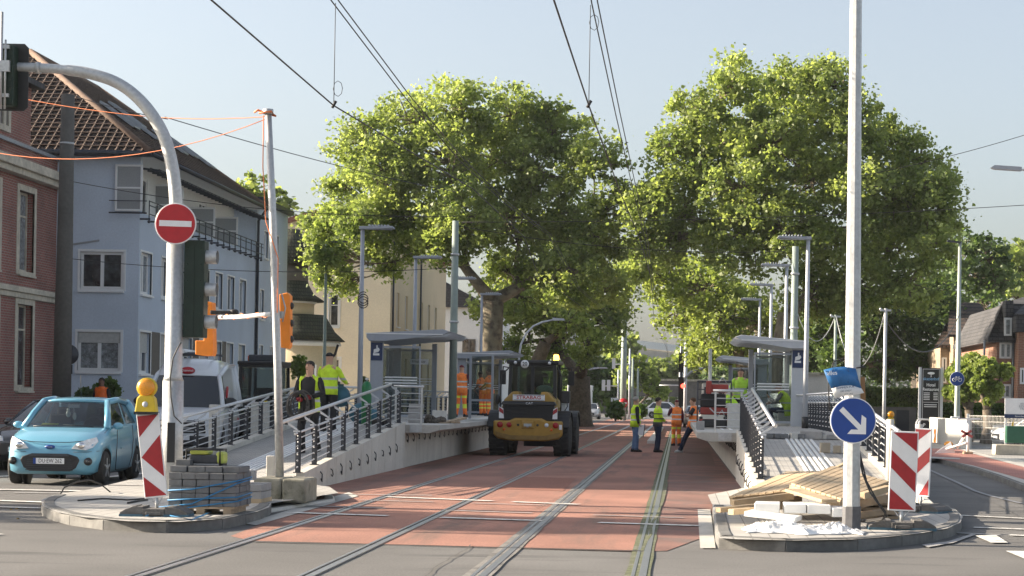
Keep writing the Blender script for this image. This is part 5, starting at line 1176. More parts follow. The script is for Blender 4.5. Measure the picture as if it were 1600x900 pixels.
def covered(label, pts, Y, d):
    t = thing('covered_signal', label, 'traffic light', tuple(W(*pts[0], Y)), 0, 'orange covered temporary signals'); q = MB(); q.prism([W(x,y,Y) for x,y in pts], (0,d,0)); h = q.build('orange_cover', orange, t, bevel=.012); return t
t = covered('orange covered temporary signal behind the dark green signal head', [(305,532),(318,532),(318,470),(331,472),(333,548),(331,556),(318,556),(305,554)], 29.6, .26)
t = covered('orange covered temporary signal on the leaning temporary pole', [(436,460),(449,457),(453,462),(453,540),(450,545),(438,543)], 28.3, .2)
q = MB(); 
for y_ in (478, 505, 530): q.ball(W(455, y_, 28.4), (.045,.07,.055), n=8, k=6)
q.build('lens_hood', black, t)
q = MB(); p = W(432, 492, 27.9); q.cb(p+Vector((.02,0,0)), (.16,.12,.10)); q.cb(p+Vector((-.05,0,.1)), (.06,.12,.22)); q.tube([p+Vector((.1,-.05,-.1)),p+Vector((.14,-.06,.1)),p+Vector((.08,-.05,.3))], .012, 5); q.build('bracket', galv, t)
# temporary pole, concrete block
Yp = 27.8; p0 = W(437,745,Yp); p1 = W(419,176,Yp)
t = thing('temporary_pole', 'leaning pale steel pole standing on the mossy concrete block', 'pole', tuple(p0), 0)
q = MB(); q.tube([p0, p0.lerp(p1,.3)+Vector((.02,0,0)), p0.lerp(p1,.7)+Vector((.02,0,0)), p1], [.062,.059,.055,.048], 12); q.build('pole', galv, t)
q = MB(); q.tube([p1+Vector((-.12,-.06,-.02)), p1+Vector((.06,-.07,.01)), p1+Vector((.1,.04,-.04)), p1+Vector((-.05,.07,0)), p1+Vector((-.14,-.03,.03)), p1+Vector((-.2,0,.0))], .016, 5)
q.tube([p1+Vector((-.05,-.07,-.05)), p0.lerp(p1,.85)+Vector((-.09,-.05,0)), p0.lerp(p1,.7)+Vector((-.07,-.06,0)), p0.lerp(p1,.6)+Vector((.09,-.06,0)), p0.lerp(p1,.45)+Vector((.06,-.07,0))], .008, 5)
q.build('orange_cord_wrap', wire_o, t)
q = MB(); q.tube([p1+Vector((0,0,-.02)), p1+Vector((0,0,.05))], .075, 10); q.build('cap', galv, t)
q = MB(); a = W(325,496,30); b_ = W(432,490,27.9); q.tube([a,a.lerp(b_,.5)+Vector((0,0,-.02)),b_], .034, 8); tag(q.build('spacer_bar', white), 'pale bar wrapped with orange cord between the two orange signals', 'bar')
q = MB(); q.tube([a.lerp(b_, k/20)+Vector((0,.04*math.cos(k*1.4),.045*math.sin(k*1.4)-.01)) for k in range(21)], .008, 4); tag(q.build('orange_rope', wire_o), 'orange cord wound loosely around the pale bar between the orange signals', 'cord')
q = MB(); m_ = a.lerp(b_,.25); q.cb(m_+Vector((0,0,.06)), (.42,.09,.06)); q.ball(m_+Vector((.15,0,.07)), (.08,.06,.05), n=8, k=5); tag(q.build('detector', black, bevel=.015), 'small black detector lying on the pale bar between the orange signals', 'detector')
pf = W(400,778,27.6); pe = W(481,778,27.6)
t = thing('concrete_block', 'weathered mossy concrete ballast block under the leaning pole', 'block', (pf.x, 27.6, .1)); zt_ = W(440,747,27.6).z
q = MB(); q.box(pf.x, pf.x+.40, 27.4, 28.3, .08, zt_); q.box(pf.x+.408, pe.x, 27.4, 28.3, .08, zt_-.004); q.build('ballast', concrete_old, t, bevel=.03)
q = MB(); p = W(424,745,28.9); q.box(p.x-.06,p.x+.06,28.8,28.92,.1,W(424,712,28.9).z); tag(q.build('kerb_stub', wall_white, bevel=.01), 'short white concrete stub standing behind the mossy block', 'concrete post')
# --- bollard-like white stub posts right side ---
# --- beacon boards ---
def beacon(label, c, kind, tilt=0, rz=0, wd=.25, ht=1.0, group='red and white barrier boards', foot=True, foot_dx=0):
    """c = ground point under the board; local: board in xz plane facing -y"""
    t = thing('barrier_board', label, 'barrier board', (0,0,0), 0, group); z0 = .22; q = MB(); M = Matrix.Rotation(tilt, 4, 'Y')
    def P(u, v, d): p = Vector(((u-.5)*wd, d, z0+(1-v)*ht)); p = M@(p-Vector((0,0,.12)))+Vector((0,0,.12)); return p
    q.prism([P(0,0,0),P(1,0,0),P(1,1,0),P(0,1,0)], (0,.03,0)); b_ = q.build('board', sign_white, t, bevel=.006)
    mg = .045; shapes = []
    if kind == 'arrow': shapes = [[(mg,.02),(1-mg,.02),(mg,.27)],[(1-mg,.26),(mg,.51),(1-mg,.76)],[(mg,.74),(1-mg,.97),(1-mg,.98),(mg,.98)]]
    if kind == 'diag': shapes = [[(.22,.02),(1-mg,.02),(1-mg,.25),(.03+mg,.02)],[(mg,.24),(1-mg,.52),(1-mg,.76),(mg,.46)],[(mg,.72),(1-mg,.98),(mg,.98)]]
    if kind == 'diagL': shapes = [[(mg,.02),(1-mg,.02),(1-mg,.03),(mg,.22)],[(1-mg,.27),(1-mg,.48),(mg,.72),(mg,.50)],[(1-mg,.74),(1-mg,.98),(.4,.98)]]
    q = MB()
    for s_ in shapes: q.poly([P(u,v,-.003) for u,v in s_])
    q.build('red_stripes', bake_red, b_, fix=False)
    q = MB(); q.tube([P(.5,1,.015), (0,.015,.08)], .02, 8); q.tube([P(.2,.99,.015),(0,.02,.12)], .006, 5); q.tube([P(.8,.99,.015),(0,.02,.12)], .006, 5); q.build('stem', galv, t)
    if foot:
        f = thing('tmp','', '', (0,0,0)); bpy.data.objects.remove(f)
        q = MB(); x = foot_dx
        for sx in (-1, 1):
            q.prism([(x+sx*.40,-.19,0),(x+sx*.40,-.19,.05),(x+sx*.33,-.19,.09),(x+sx*.24,-.19,.12),(x+sx*.13,-.19,.12),(x+sx*.13,-.19,0)], (0,.40,0))
            q.prism([(x+sx*.36,-.17,.05),(x+sx*.25,-.17,.125),(x+sx*.21,-.17,.13),(x+sx*.30,-.17,.05)], (0,.36,0))
        q.box(x-.13,x+.13,-.2,.2,0,.095); q.box(x-.09,x+.09,-.215,-.2,.02,.06); fo = q.build('foot_plate', foot_grey, t, bevel=.012)
        q = MB(); q.box(x-.405,x+.405,-.2,.205,-.004,.028); q.build('foot_edge', foot_blue, t)
    return place(t, c, rz)
c = G(245, 806, .13); beacon('tilted barrier board with a red arrow pointing left before the paver stack', c, 'arrow', tilt=-R(6.8), rz=R(3), wd=.27, ht=1.02)
lc = W(226, 648, c.y); 
def warn_lamp(label, p, s=1.0):
    t = thing('warning_lamp', label, 'warning lamp', (0,0,0)); q = MB(); q.prism([(-.13,-.06,0),(.13,-.06,0),(.105,-.06,.17),(.07,-.06,.21),(-.07,-.06,.21),(-.105,-.06,.17)], (0,.12,0)); q.build('battery_case', yellow, t, bevel=.015)
    q = MB(); q.box(-.135,.135,-.062,.062,-.02,.012); q.build('base_strip', black, t); q = MB(); q.lathe((0,0,.30),[(.115,-.035),(.118,.035)],'Y',22); q.build('lens_ring', yellow, t)
    q = MB(); q.lathe((0,0,.30),[(.06,-.085),(.095,-.07),(.106,-.036),(.106,.04),(.06,.07)],'Y',22); q.build('lens', amber, t); q = MB(); q.ball((.0,-.066,.1),(.035,.012,.035),n=8,k=5); q.build('lock', grey_light, t)
    return place(t, p, 0, s)
warn_lamp('amber warning lamp on the tilted barrier board at the left', W(229, 645, c.y-.01), 1.02)
c = G(1408, 827, .13); beacon('near barrier board with red diagonal stripes right of the octagonal pole', c, 'diag', tilt=R(1.5), rz=R(-2), wd=.33, ht=.96)
c = G(1437, 800, .13); beacon('second barrier board half hidden behind the near one on the right', c, 'diagL', tilt=R(2), rz=R(-38), wd=.27, ht=.96)
c = W(1391, 696, 52); c.z = .0; beacon('small distant barrier board with lamp beside the thin temporary pole', Vector((c.x,52,.0)), 'diagL', wd=.22, ht=.9)
warn_lamp('small amber warning lamp on the distant barrier board', Vector((c.x, 52, 1.14)), .85)
for px in (1391, 1436):
    p = W(px, 672, 30); q = MB(); q.tube([(p.x,30,.1),(p.x,30,W(px,655+8*(px>1400),30).z)], .06, 10); tag(q.build('kerb_stub', wall_white), 'pale round post end rising behind the %s barrier board' % ('near' if px < 1400 else 'half hidden'), 'post')
# --- octagonal pole with sign and poster ---
Yo = G(1330, 831, .13).y; p0 = G(1330, 831, .13); p1 = W(1337.5, 0, Yo)
d_ = (p1-p0); top = p0+d_*1.35
t = thing('octagonal_pole', 'tall octagonal galvanised pole standing on the right island', 'mast', tuple(p0))
q = MB(); q.tube([p0, top], [.103, .058], 8, sm=False); q.build('pole', galv, t, bevel=.004)
q = MB(); q.tube([p0-Vector((0,0,.01)), p0+Vector((0,0,.30))], .110, 8, sm=False); q.build('base_sleeve', mat('dark_base_coat', (.10,.10,.105), .8, var=.2, scale=15), t)
c = W(1333, 657, Yo-.20); t = thing('keep_right_sign', 'round blue sign with a white arrow pointing down right on the octagonal pole', 'road sign', tuple(c))
q = MB(); disc(q, c, .268, .018); q.build('sign_plate', sign_white, t); q = MB(); disc(q, c+Vector((0,-.011,0)), .256, .004, 48); q.build('blue_disc', sign_blue, t)
def A2(x, y): return Vector((c.x+(x-1333)*Yo/3000, c.y-.0155, c.z-(y-657)*Yo/3000))
q = MB(); q.prism([A2(1317,637),A2(1341.5,662),A2(1353,650.6-3),A2(1353,678),A2(1353,678),A2(1323,678),A2(1332,669.5),A2(1311,641)][:0] or [A2(1317,636),A2(1345,664),A2(1346,648),A2(1353,653),A2(1353,678),A2(1324,678),A2(1330,671),A2(1341,671),A2(1311,642)], (0,-.002,0)); q.build('white_arrow', sign_white, t)
q = MB(); q.box(c.x-.1,c.x+.1,c.y+.01,c.y+.08,c.z+.1,c.z+.14); q.box(c.x-.1,c.x+.1,c.y+.01,c.y+.08,c.z-.14,c.z-.1); q.build('bracket', galv, t)
# curled poster wrapped on the pole
t = thing('poster', 'torn curled blue and white poster wrapped round the octagonal pole above the sign', 'poster', tuple(W(1320,600,Yo)))
g = [((1287,578),(1303,574),(1320,573),(1337,576)),((1292,592),(1308,588),(1324,587),(1341,592)),((1299,607),(1314,603),(1330,602),(1346,607)),((1305,622),(1318,619),(1335,617),(1350,614))]
dep = (-.26,-.22,-.18,-.135); vv = [W(x,y,Yo+dep[i]+.02*math.sin(j*2+i)) for j, row in enumerate(g) for i, (x,y) in enumerate(row)]
def poster_part(rows, nm, m):
    q = MB(); v_ = []; 
    for j in rows: v_ += vv[j*4:j*4+4]
    n_ = len(rows); q.add(v_, [(j*4+i, j*4+i+1, j*4+i+5, j*4+i+4) for j in range(n_-1) for i in range(3)], 0, True); o = q.build(nm, m, t, fix=False); s_ = o.modifiers.new('thick','SOLIDIFY'); s_.thickness = .004; return o
poster_part([0,1,2], 'printed_sheet', mat('poster_blue', (.03,.16,.40), .4, var=.2, scale=9, dirt=((.03,.03,.035), 9, .56))); poster_part([2,3], 'white_sheet', sign_white)
for s_, x, y, sz in (('alles',1300,583,.075),('ZUSAMMEN FÜR',1318,605.5,.035),('DIE STADT',1322,611,.028),('MIT UNS',1326,616,.028)):
    p = W(x, y, Yo-.30+.05*((x-1300)/26)); o = text(s_, sz, sign_white if y < 600 else navy, t, tuple(p-Vector(t.location)), (PI/2, R(-6), R(12)))
q = MB(); q.prism([W(1338,592,Yo+.02),W(1351,588,Yo+.02),W(1353,632,Yo+.02),W(1342,640,Yo+.02)], (0,.02,0)); q.build('backing_board', mat('cardboard_brown', (.30,.17,.08), .8, var=.15), t)
q = MB(); q.tube([W(1296,640,Yo-.1),W(1294,590,Yo-.05),W(1303,565,Yo),W(1322,558,Yo+.02),W(1350,574,Yo)], .008, 5); q.tube([W(1338,575,Yo-.12),W(1352,573,Yo)], .008, 5); tag(q.build('tie_wire', wire_m), 'thin wire tying the poster to the octagonal pole', 'wire')
q = MB(); q.tube([W(1350,600,Yo),W(1360,640,Yo),W(1368,672,Yo+.1),W(1362,690,Yo+.2),W(1346,702,Yo)][:0] or [W(1341,704,Yo+.1),W(1348,740,Yo),W(1360,770,Yo-.1),W(1378,795,Yo-.1),W(1386,806,Yo),W(1378,812,Yo+.1),W(1355,815,Yo+.5),W(1340,814,Yo+.8)], .012, 6)
q.tube([W(1343,706,Yo+.1),W(1354,752,Yo),W(1372,785,Yo-.1),W(1384,800,Yo),W(1380,810,Yo+.1),W(1350,813,Yo+.6)], .010, 6); tag(q.build('black_cable', cable_m), 'loose black cable falling from the octagonal pole to the island', 'cable')
# --- paver stacks on the left island ---
stonegrey = mat('dark_pavers', (.16,.165,.17), .85, var=.15, scale=9, var2=.15, scale2=2, bump=.4, bscale=40)
stonelite = mat('grey_pavers', (.33,.32,.31), .85, var=.12, scale=9, bump=.4, bscale=40)
c0 = G(262, 803, .13); xw_ = (369-262)*c0.y/3000
t = thing('paver_stack', 'tall stack of dark grey pavers tied with blue straps on a pallet', 'stack of pavers', (c0.x, c0.y, .13))
q = MB(); q.box(c0.x-.02,c0.x+xw_-.02,c0.y,c0.y+.8,.20,.225)
for k in range(3): q.box(c0.x+.02+k*(xw_-.18)/2,c0.x+.12+k*(xw_-.18)/2,c0.y,c0.y+.8,.13,.20)
q.build('pallet', wood_old, t)
rr = random.Random(3)
zrow = .226; hrow = .083
for row in range(5):
    q = MB(); n_ = 5; ww_ = xw_/n_
    for k in range(n_):
        for j in range(4):
            q.cb((c0.x+ww_*(k+.5)+rr.uniform(-.008,.008), c0.y+.1+j*.2+rr.uniform(-.008,.008), zrow+hrow/2), (ww_-.008,.192,hrow-.005), rz=rr.uniform(-.02,.02))
    q.build('paver_layer', stonegrey, t, bevel=.006); zrow += hrow
q = MB(); 
for k in range(4): q.cb((c0.x+.10+k*.22, c0.y+.35, zrow+.04), (.205,.5,.075), rz=rr.uniform(-.03,.03))
q.cb((c0.x+.12, c0.y+.3, zrow+.115), (.18,.2,.075), rz=.05); q.build('paver_layer', stonegrey, t, bevel=.006)
blue_strap = mat('blue_strap', (.03,.20,.42), .5, var=.1)
for (za, zb_) in ((.30,.35),(.42,.55),(.24,.52),(.20,.30)):
    q = MB(); q.tube([(c0.x-.3*(za<.3), c0.y-.015-.1*(za<.25), za-.05*(za<.3)),(c0.x+.3,c0.y-.012,za+.02),(c0.x+xw_+.012,c0.y-.012,zb_),(c0.x+xw_+.012,c0.y+.8,zb_+.02)], .009, 5); q.build('strap', blue_strap, t)
q = MB(); q.tube([G(228,806,.15),G(250,800,.15),G(268,806,.15),G(300,812,.15),G(330,800,.15)], .009, 5); tag(q.build('loose_strap', blue_strap), 'loose blue strap lying on the paving by the stack', 'strap')
c1_ = G(372, 786, .13)
t = thing('paver_stack', 'low pale grey paver stack on a small pallet beside the mossy block', 'stack of pavers', (c1_.x, c1_.y, .13)); w1 = (408-372)*c1_.y/3000
q = MB(); q.box(c1_.x,c1_.x+w1,c1_.y,c1_.y+.7,.13,.19); q.build('pallet', wood, t)
for row in range(2):
    q = MB()
    for k in range(2):
        for j in range(4): q.cb((c1_.x+w1*(k+.5)/2, c1_.y+.09+j*.17, .235+row*.105), (w1/2-.01,.16,.098), rz=rr.uniform(-.02,.02))
    q.build('paver_layer', stonelite, t, bevel=.006)
for k, (px, py, lab) in enumerate(((360,741,'loose pale paver on the small stack, left one'),(386,742,'loose pale paver on the small stack, right one'),(362,764,'grey paver leaning behind the blue-strapped stack'))):
    p = W(px, py, c1_.y+.3); q = MB(); q.cb(p, (.24,.2,.13), rz=.1*k); tag(q.build('loose_paver', stonelite, bevel=.006), lab, 'paver', 'loose pavers')
# generator / compressor on the stack
gx, gz = W(322, 728, c0.y+.5).x, W(322, 727, c0.y+.5).z; gy_ = c0.y+.5
t = thing('generator', 'small yellow-green generator in a black tube frame on the dark stack', 'generator', (gx, gy_, gz))
lime = mat('lime_plastic', (.50,.55,.10), .5, var=.1)
q = MB(); 
for y in (gy_-.16, gy_+.16): q.tube([(gx-.21,y,gz),(gx-.21,y,gz+.20),(gx+.21,y,gz+.20),(gx+.21,y,gz)], .014, 6); 
for x in (-.21,.21): q.tube([(gx+x,gy_-.16,gz+.02),(gx+x,gy_+.16,gz+.02)], .014, 6); q.tube([(gx+x,gy_-.16,gz+.2),(gx+x,gy_+.16,gz+.2)], .014, 6)
q.build('tube_frame', black, t); q = MB(); q.cb((gx,gy_,gz+.08), (.36,.28,.11)); q.build('engine', anth, t, bevel=.02); q = MB(); q.cb((gx-.06,gy_,gz+.165), (.24,.28,.06)); q.cb((gx+.20,gy_-.02,gz+.10), (.10,.24,.15)); q.build('tank', lime, t, bevel=.03)
# loose black hose on left island
q = MB(); P_ = [(95,795),(92,776),(100,762),(120,753),(140,750),(158,757),(175,771),(190,777),(215,776),(228,780)]
q.tube([W(x,y,27.4+.2*i) for i,(x,y) in enumerate(P_)], .012, 6); q.tube([G(122,782,.14),G(160,779,.14),G(200,781,.14),G(228,779,.14),G(235,774,.14)], .012, 6); q.tube([G(200,786,.14),G(215,783,.14),G(230,781,.14)], .016, 6)
tag(q.build('black_hose', cable_m), 'thin black hose arching up from the tip of the left island', 'hose')
q = MB(); q.tube([W(x,y,Ya-.2) for x,y in ((283,535),(277,545),(270,560),(266,590),(267,620),(272,650),(284,662))], .010, 6); tag(q.build('black_cable', cable_m), 'black cable looping out of the arched mast at lamp height', 'cable')
# --- timber and board pile on the right island ---
rr = random.Random(8)
def panel(label, corners, th=.10, n=9, dz=0, hd=0):
    """slatted wooden panel from 4 corner points"""
    A_, B_, C_, D_ = [Vector(p) for p in corners]; t = thing('wooden_panel', label, 'wooden panel', tuple(A_)); up = (B_-A_).cross(D_-A_).normalized()
    if up.z < 0: up = -up
    q = MB()
    for k in range(n):
        f0, f1 = k/n+.006, (k+1)/n-.006; j = up*rr.uniform(0,.006); q.prism([A_.lerp(B_,f0)+j, A_.lerp(B_,f1)+j, D_.lerp(C_,f1)+j, D_.lerp(C_,f0)+j], -up*.026)
    q.build('boards', wood, t, bevel=.003)
    for f in (.04,.5,.96):
        q = MB(); a = A_.lerp(D_,f); b = B_.lerp(C_,f); q.beam(a-up*(.026+th/2), b-up*(.026+th/2), .09, th); q.build('bearer', wood, t, bevel=.004)
    return t
panel('slatted wooden panel sloping on the left of the timber pile', [W(1138,776,25.0), W(1232,765,24.4), W(1318,735,27.2), W(1228,737,27.6)], n=8)
panel('larger slatted wooden panel lying over the right of the timber pile', [W(1236,755,24.3), W(1315,779,23.4), W(1390,752,26.0), W(1300,728,27.0)], n=10)
def plank(label, a, b, wd=.12, th=.045, m=wood, name='plank', cat='plank', group='loose planks of the timber pile'):
    q = MB(); q.beam(a, b, wd, th); return tag(q.build(name, m, bevel=.004), label, cat, group)
plank('thin plank rising behind the two slatted panels', W(1262,752,27), W(1325,722,28), .06,.03); plank('long batten under the front edge of the left slatted panel', W(1145,787,24.0), W(1238,775,24.3), .09,.09)
plank('plank end pointing left at the front of the pile', W(1122,797,23.6), W(1190,790,24.0), .10,.06); plank('short square batten end at the left of the white boards', W(1142,800,23.3), W(1175,797,23.6), .09,.07)
plank('wide pale board lying diagonally between the panels', W(1238,766,24.0), W(1296,783,23.2), .22,.04); plank('batten sticking out right of the octagonal pole', W(1346,775,24.0), W(1388,763,24.6), .10,.08)
plank('weathered beam under the right panel', W(1330,790,24.6), W(1392,776,25.0), .12,.10, wood_old); plank('lowest weathered beam under the right panel', W(1335,805,24.4), W(1396,798,24.6), .14,.07, wood_old)
plank('dark beam end beneath the left panel', W(1180,784,24.6), W(1250,779,25), .1,.07, wood_old); plank('cross batten below the middle of the pile', W(1200,790,24.9), W(1330,792,24.9), .12,.09, wood_old)
for k in range(4): plank(('topmost','second','third','lowest')[k]+' weathered pallet slat behind the octagonal pole', W(1342,786+7*k,25.4), W(1400,786+7*k,25.4), .6,.035, wood_old, group='pallet slats under the right panel')
# white boards and plastic sheeting
for k, (x, y, w2) in enumerate(((1187,784,.30),(1229,785,.26),(1264,786,.28),(1302,791,.30))):
    p = W(x+12, y+8, 23.3); q = MB(); q.cb(p, (w2,.55,.11), rz=R(-4+3*k)); tag(q.build('foam_board', foam, bevel=.008), ('leftmost','second','third','rightmost')[k]+' white block of the row behind the plastic film', 'board', 'white blocks in the pile')
q = MB(); q.cb(W(1208,806,22.9), (.62,.42,.06), rz=R(-14), ry=R(5)); tag(q.build('foam_board', foam, bevel=.006), 'long white board slanting across the front of the pile', 'board')
# crumpled film
nx, ny = 90, 30; v_ = []; rg = np.random.default_rng(5)
from mathutils import noise as mn
def fz(u, v):
    p_ = Vector((u*7+.6*math.sin(v*6), v*3.2+u*1.3, 0)); r1 = 1-abs(mn.noise(p_)*2); r2 = 1-abs(mn.noise(p_*2.7+Vector((3,1,0)))*2); r3 = mn.noise(p_*7)
    return .015+(.5+.8*math.exp(-((u-.3)/.22)**2)+.6*math.exp(-((u-.8)/.15)**2))*(.05*r1+.035*r2+.02*r3)
pL, pR = G(1152,808,.13), G(1318,812,.13)
for j in range(ny+1):
    for i in range(nx+1):
        u, v = i/nx, j/ny; e = min(1, 6*v, 6*(1-v), 8*u+.1, 8*(1-u)+.1); x = pL.x+(pR.x-pL.x)*u+.03*math.sin(v*9+u*17); y = 21.85+1.05*v+.12*math.sin(u*9)+.05*math.sin(u*23+v*3)
        v_.append((x, y, .14+fz(u,v)*e*.9))
q = MB(); q.add(v_, [(j*(nx+1)+i, j*(nx+1)+i+1, (j+1)*(nx+1)+i+1, (j+1)*(nx+1)+i) for j in range(ny) for i in range(nx)], 0, True)
o = q.build('plastic_sheet', film, fix=False); so_ = o.modifiers.new('t','SOLIDIFY'); so_.thickness = .004; tag(o, 'crumpled white plastic film spread before the timber pile', 'plastic sheet')
# loose pavers on the right ramp top
spots = [(1203,687,1,'dark'),(1214,687,1,'dark'),(1226,688,1,'dark'),(1253,684,1,'dark'),(1268,690,1.6,'grey'),(1282,686,1.3,'grey'),(1279,699,1,'tan'),(1289,702,1.9,'tan'),(1302,689,1,'grey'),(1313,694,1.2,'pale'),(1308,716,1.4,'tan'),(1296,680,1,'grey'),(1180,656,1,'dark'),(1290,672,1,'pale'),(1240,682,1.2,'pale'),(1273,676,1,'grey'),(1194,741,1.2,'grey'),(1316,706,1.3,'pale')]
wordy = ['first dark cobble in the row at the top of the right ramp','second dark cobble in the row at the top of the right ramp','third dark cobble in the row at the top of the right ramp','dark cobble beside the foot of the tallest right lamp','long grey slab lying flat right of the tallest lamp foot','grey slab behind the long flat one by the lamp','tan paver lying before the upright one','tan paver standing upright on the right ramp','grey paver left of the blue sign edge','pale paver tucked under the blue sign','tan paver leaning on another near the blue sign','grey paver on the back kerb of the right ramp','dark paver by the far right shelter','pale paver on the back kerb near the blue sign','pale kerb piece at the crest of the right ramp','grey paver against the rear railing','grey paver at the foot of the first ramp post','pale paver lowest beside the blue sign']
stonetan = mat('tan_pavers', (.36,.31,.24), .85, var=.12, scale=9, bump=.4)
for (px, py, h_, kd), lab in zip(spots, wordy):
    Yq = 39.0 if py < 700 else 36.0; 
    if px == 1180: Yq = 50
    if px == 1194: Yq = 31.5
    p = W(px, py, Yq); zf_ = ramp_z(min(Yq,40.3), 40.3, 27.3); q = MB(); q.cb((p.x, Yq, zf_+.05*h_+.004), (.15 if h_ < 1.5 else .18 if kd != 'grey' else .45,.16,.10*h_), rz=rr.uniform(-.4,.4)); tag(q.build('loose_paver', {'dark':stonegrey,'grey':stonelite,'tan':stonetan,'pale':kerb_new}[kd], bevel=.008), lab, 'paver', 'loose pavers')
# rubble heap and timbers on the left platform edge
rubble = mat('rubble_earth', (.10,.085,.07), .95, var=.4, scale=12, bump=.9, bscale=30)
p = W(674,662,47.5); q = MB()
for k in range(26): a_ = rr.random()*6.28; d = rr.random()*.32; q.ball((p.x+d*math.cos(a_)*1.3, 47.4+d*math.sin(a_), 1.0+.16*(1-d/.36)*rr.random()+.03), rr.uniform(.05,.11), n=6, k=4, sm=False)
tag(q.build('rubble', rubble), 'small dark rubble heap on the near edge of the left platform', 'rubble', None, 'stuff')
plank('grey timber offcut on the left platform edge', W(690,662,47.2), W(725,653,48.5), .16,.05, wood_old, group='timber offcuts on the left platform'); plank('second timber offcut crossing the first on the left platform', W(684,658,48.2), W(716,660,47.3), .12,.05, wood_old, group='timber offcuts on the left platform')
q = MB(); q.cb((W(687,650,49).x,49,1.16), (.36,.2,.3)); tag(q.build('concrete_slab', kerb_new, bevel=.01), 'upright pale concrete slab behind the rubble on the left platform', 'slab')
q = MB(); p = W(650,645,47); 
for k in range(4): q.cb((p.x+rr.uniform(-.02,.02),47,1.06+.12*k), (.34,.25,.11), rz=rr.uniform(-.1,.1))
t = thing('slab_pile', 'small pile of grey slabs behind the left end barrier', 'stack of slabs', (p.x,47,1.0)); q.build('slabs', stonelite, t, bevel=.008)
# bags, gas bottle
def green_bottle(p, h):
    t = thing('gas_bottle', 'tall green gas bottle standing on the left ramp', 'gas bottle', tuple(p)); x, y, z = p; q = MB(); q.lathe((x,y,z),[(.10,0),(.115,.02),(.115,h*.82),(.09,h*.9),(.04,h*.95)],'Z',16); q.build('body', mat('bottle_green',(.01,.16,.05),.4,var=.1), t); q = MB(); q.tube([(x,y,z+h*.95),(x,y,z+h*1.03)], .02, 8); q.cb((x,y,z+h), (.08,.03,.03)); q.build('valve', inox, t)
green_bottle((W(575,680,44.5).x, 44.2, 1.0-.02), 1.05)
bag_m = mat('teal_bag', (.02,.10,.14), .6, var=.3, scale=6)
q = MB(); p = W(562,652,45.5); q.ball((p.x,45.8,1.22), (.32,.25,.26), n=12, k=8); q.ball((p.x+.3,45.7,1.15), (.2,.2,.18), n=10, k=7); tag(q.build('sack', bag_m), 'dark teal sack beside the green gas bottle', 'sack')
q = MB(); p = W(592,668,43.2); q.cb((p.x-.05,43.4,1.06), (.26,.2,.12)); q.ball((p.x+.12,43.4,1.05), (.12,.1,.09), n=8, k=5); tag(q.build('tool_bag', cloth_black), 'black tool bag on the ramp near the gas bottle', 'bag')
q = MB(); p = W(741,620,77); q.cb((p.x,77,1.5), (.8,.8,1.0)); t = thing('pallet_box', 'tall blue film wrapped crate between the orange workers', 'crate', (p.x,77,1)); q.build('wrapped_load', mat('blue_film',(.04,.09,.14),.3,var=.3,scale=5,spec=.8), t, bevel=.04); q = MB(); q.ball((p.x,77,2.03), (.42,.36,.10), n=12, k=6); q.build('white_cover', film, t)
# pale info pillars along the road behind the left ramp
for px, lab in ((245,'first white concrete barrier element behind the left ramp rail'),(292,'second white concrete barrier element before the van')):
    pass
def pillar(label, px, py0, py1, wpx, Y): a = W(px-wpx/2,py0,Y); b = W(px+wpx/2,py1,Y); q = MB(); q.box(a.x,b.x,Y,Y+.2,0,a.z); tag(q.build('barrier_pillar', kerb_new, bevel=.015), label, 'barrier', 'pale upright barrier elements')
pillar('pale upright barrier element just right of the arched mast before the van', 333, 632, 700, 13, 40); pillar('pale upright barrier element left of the leaning pole', 405, 628, 690, 26, 44)
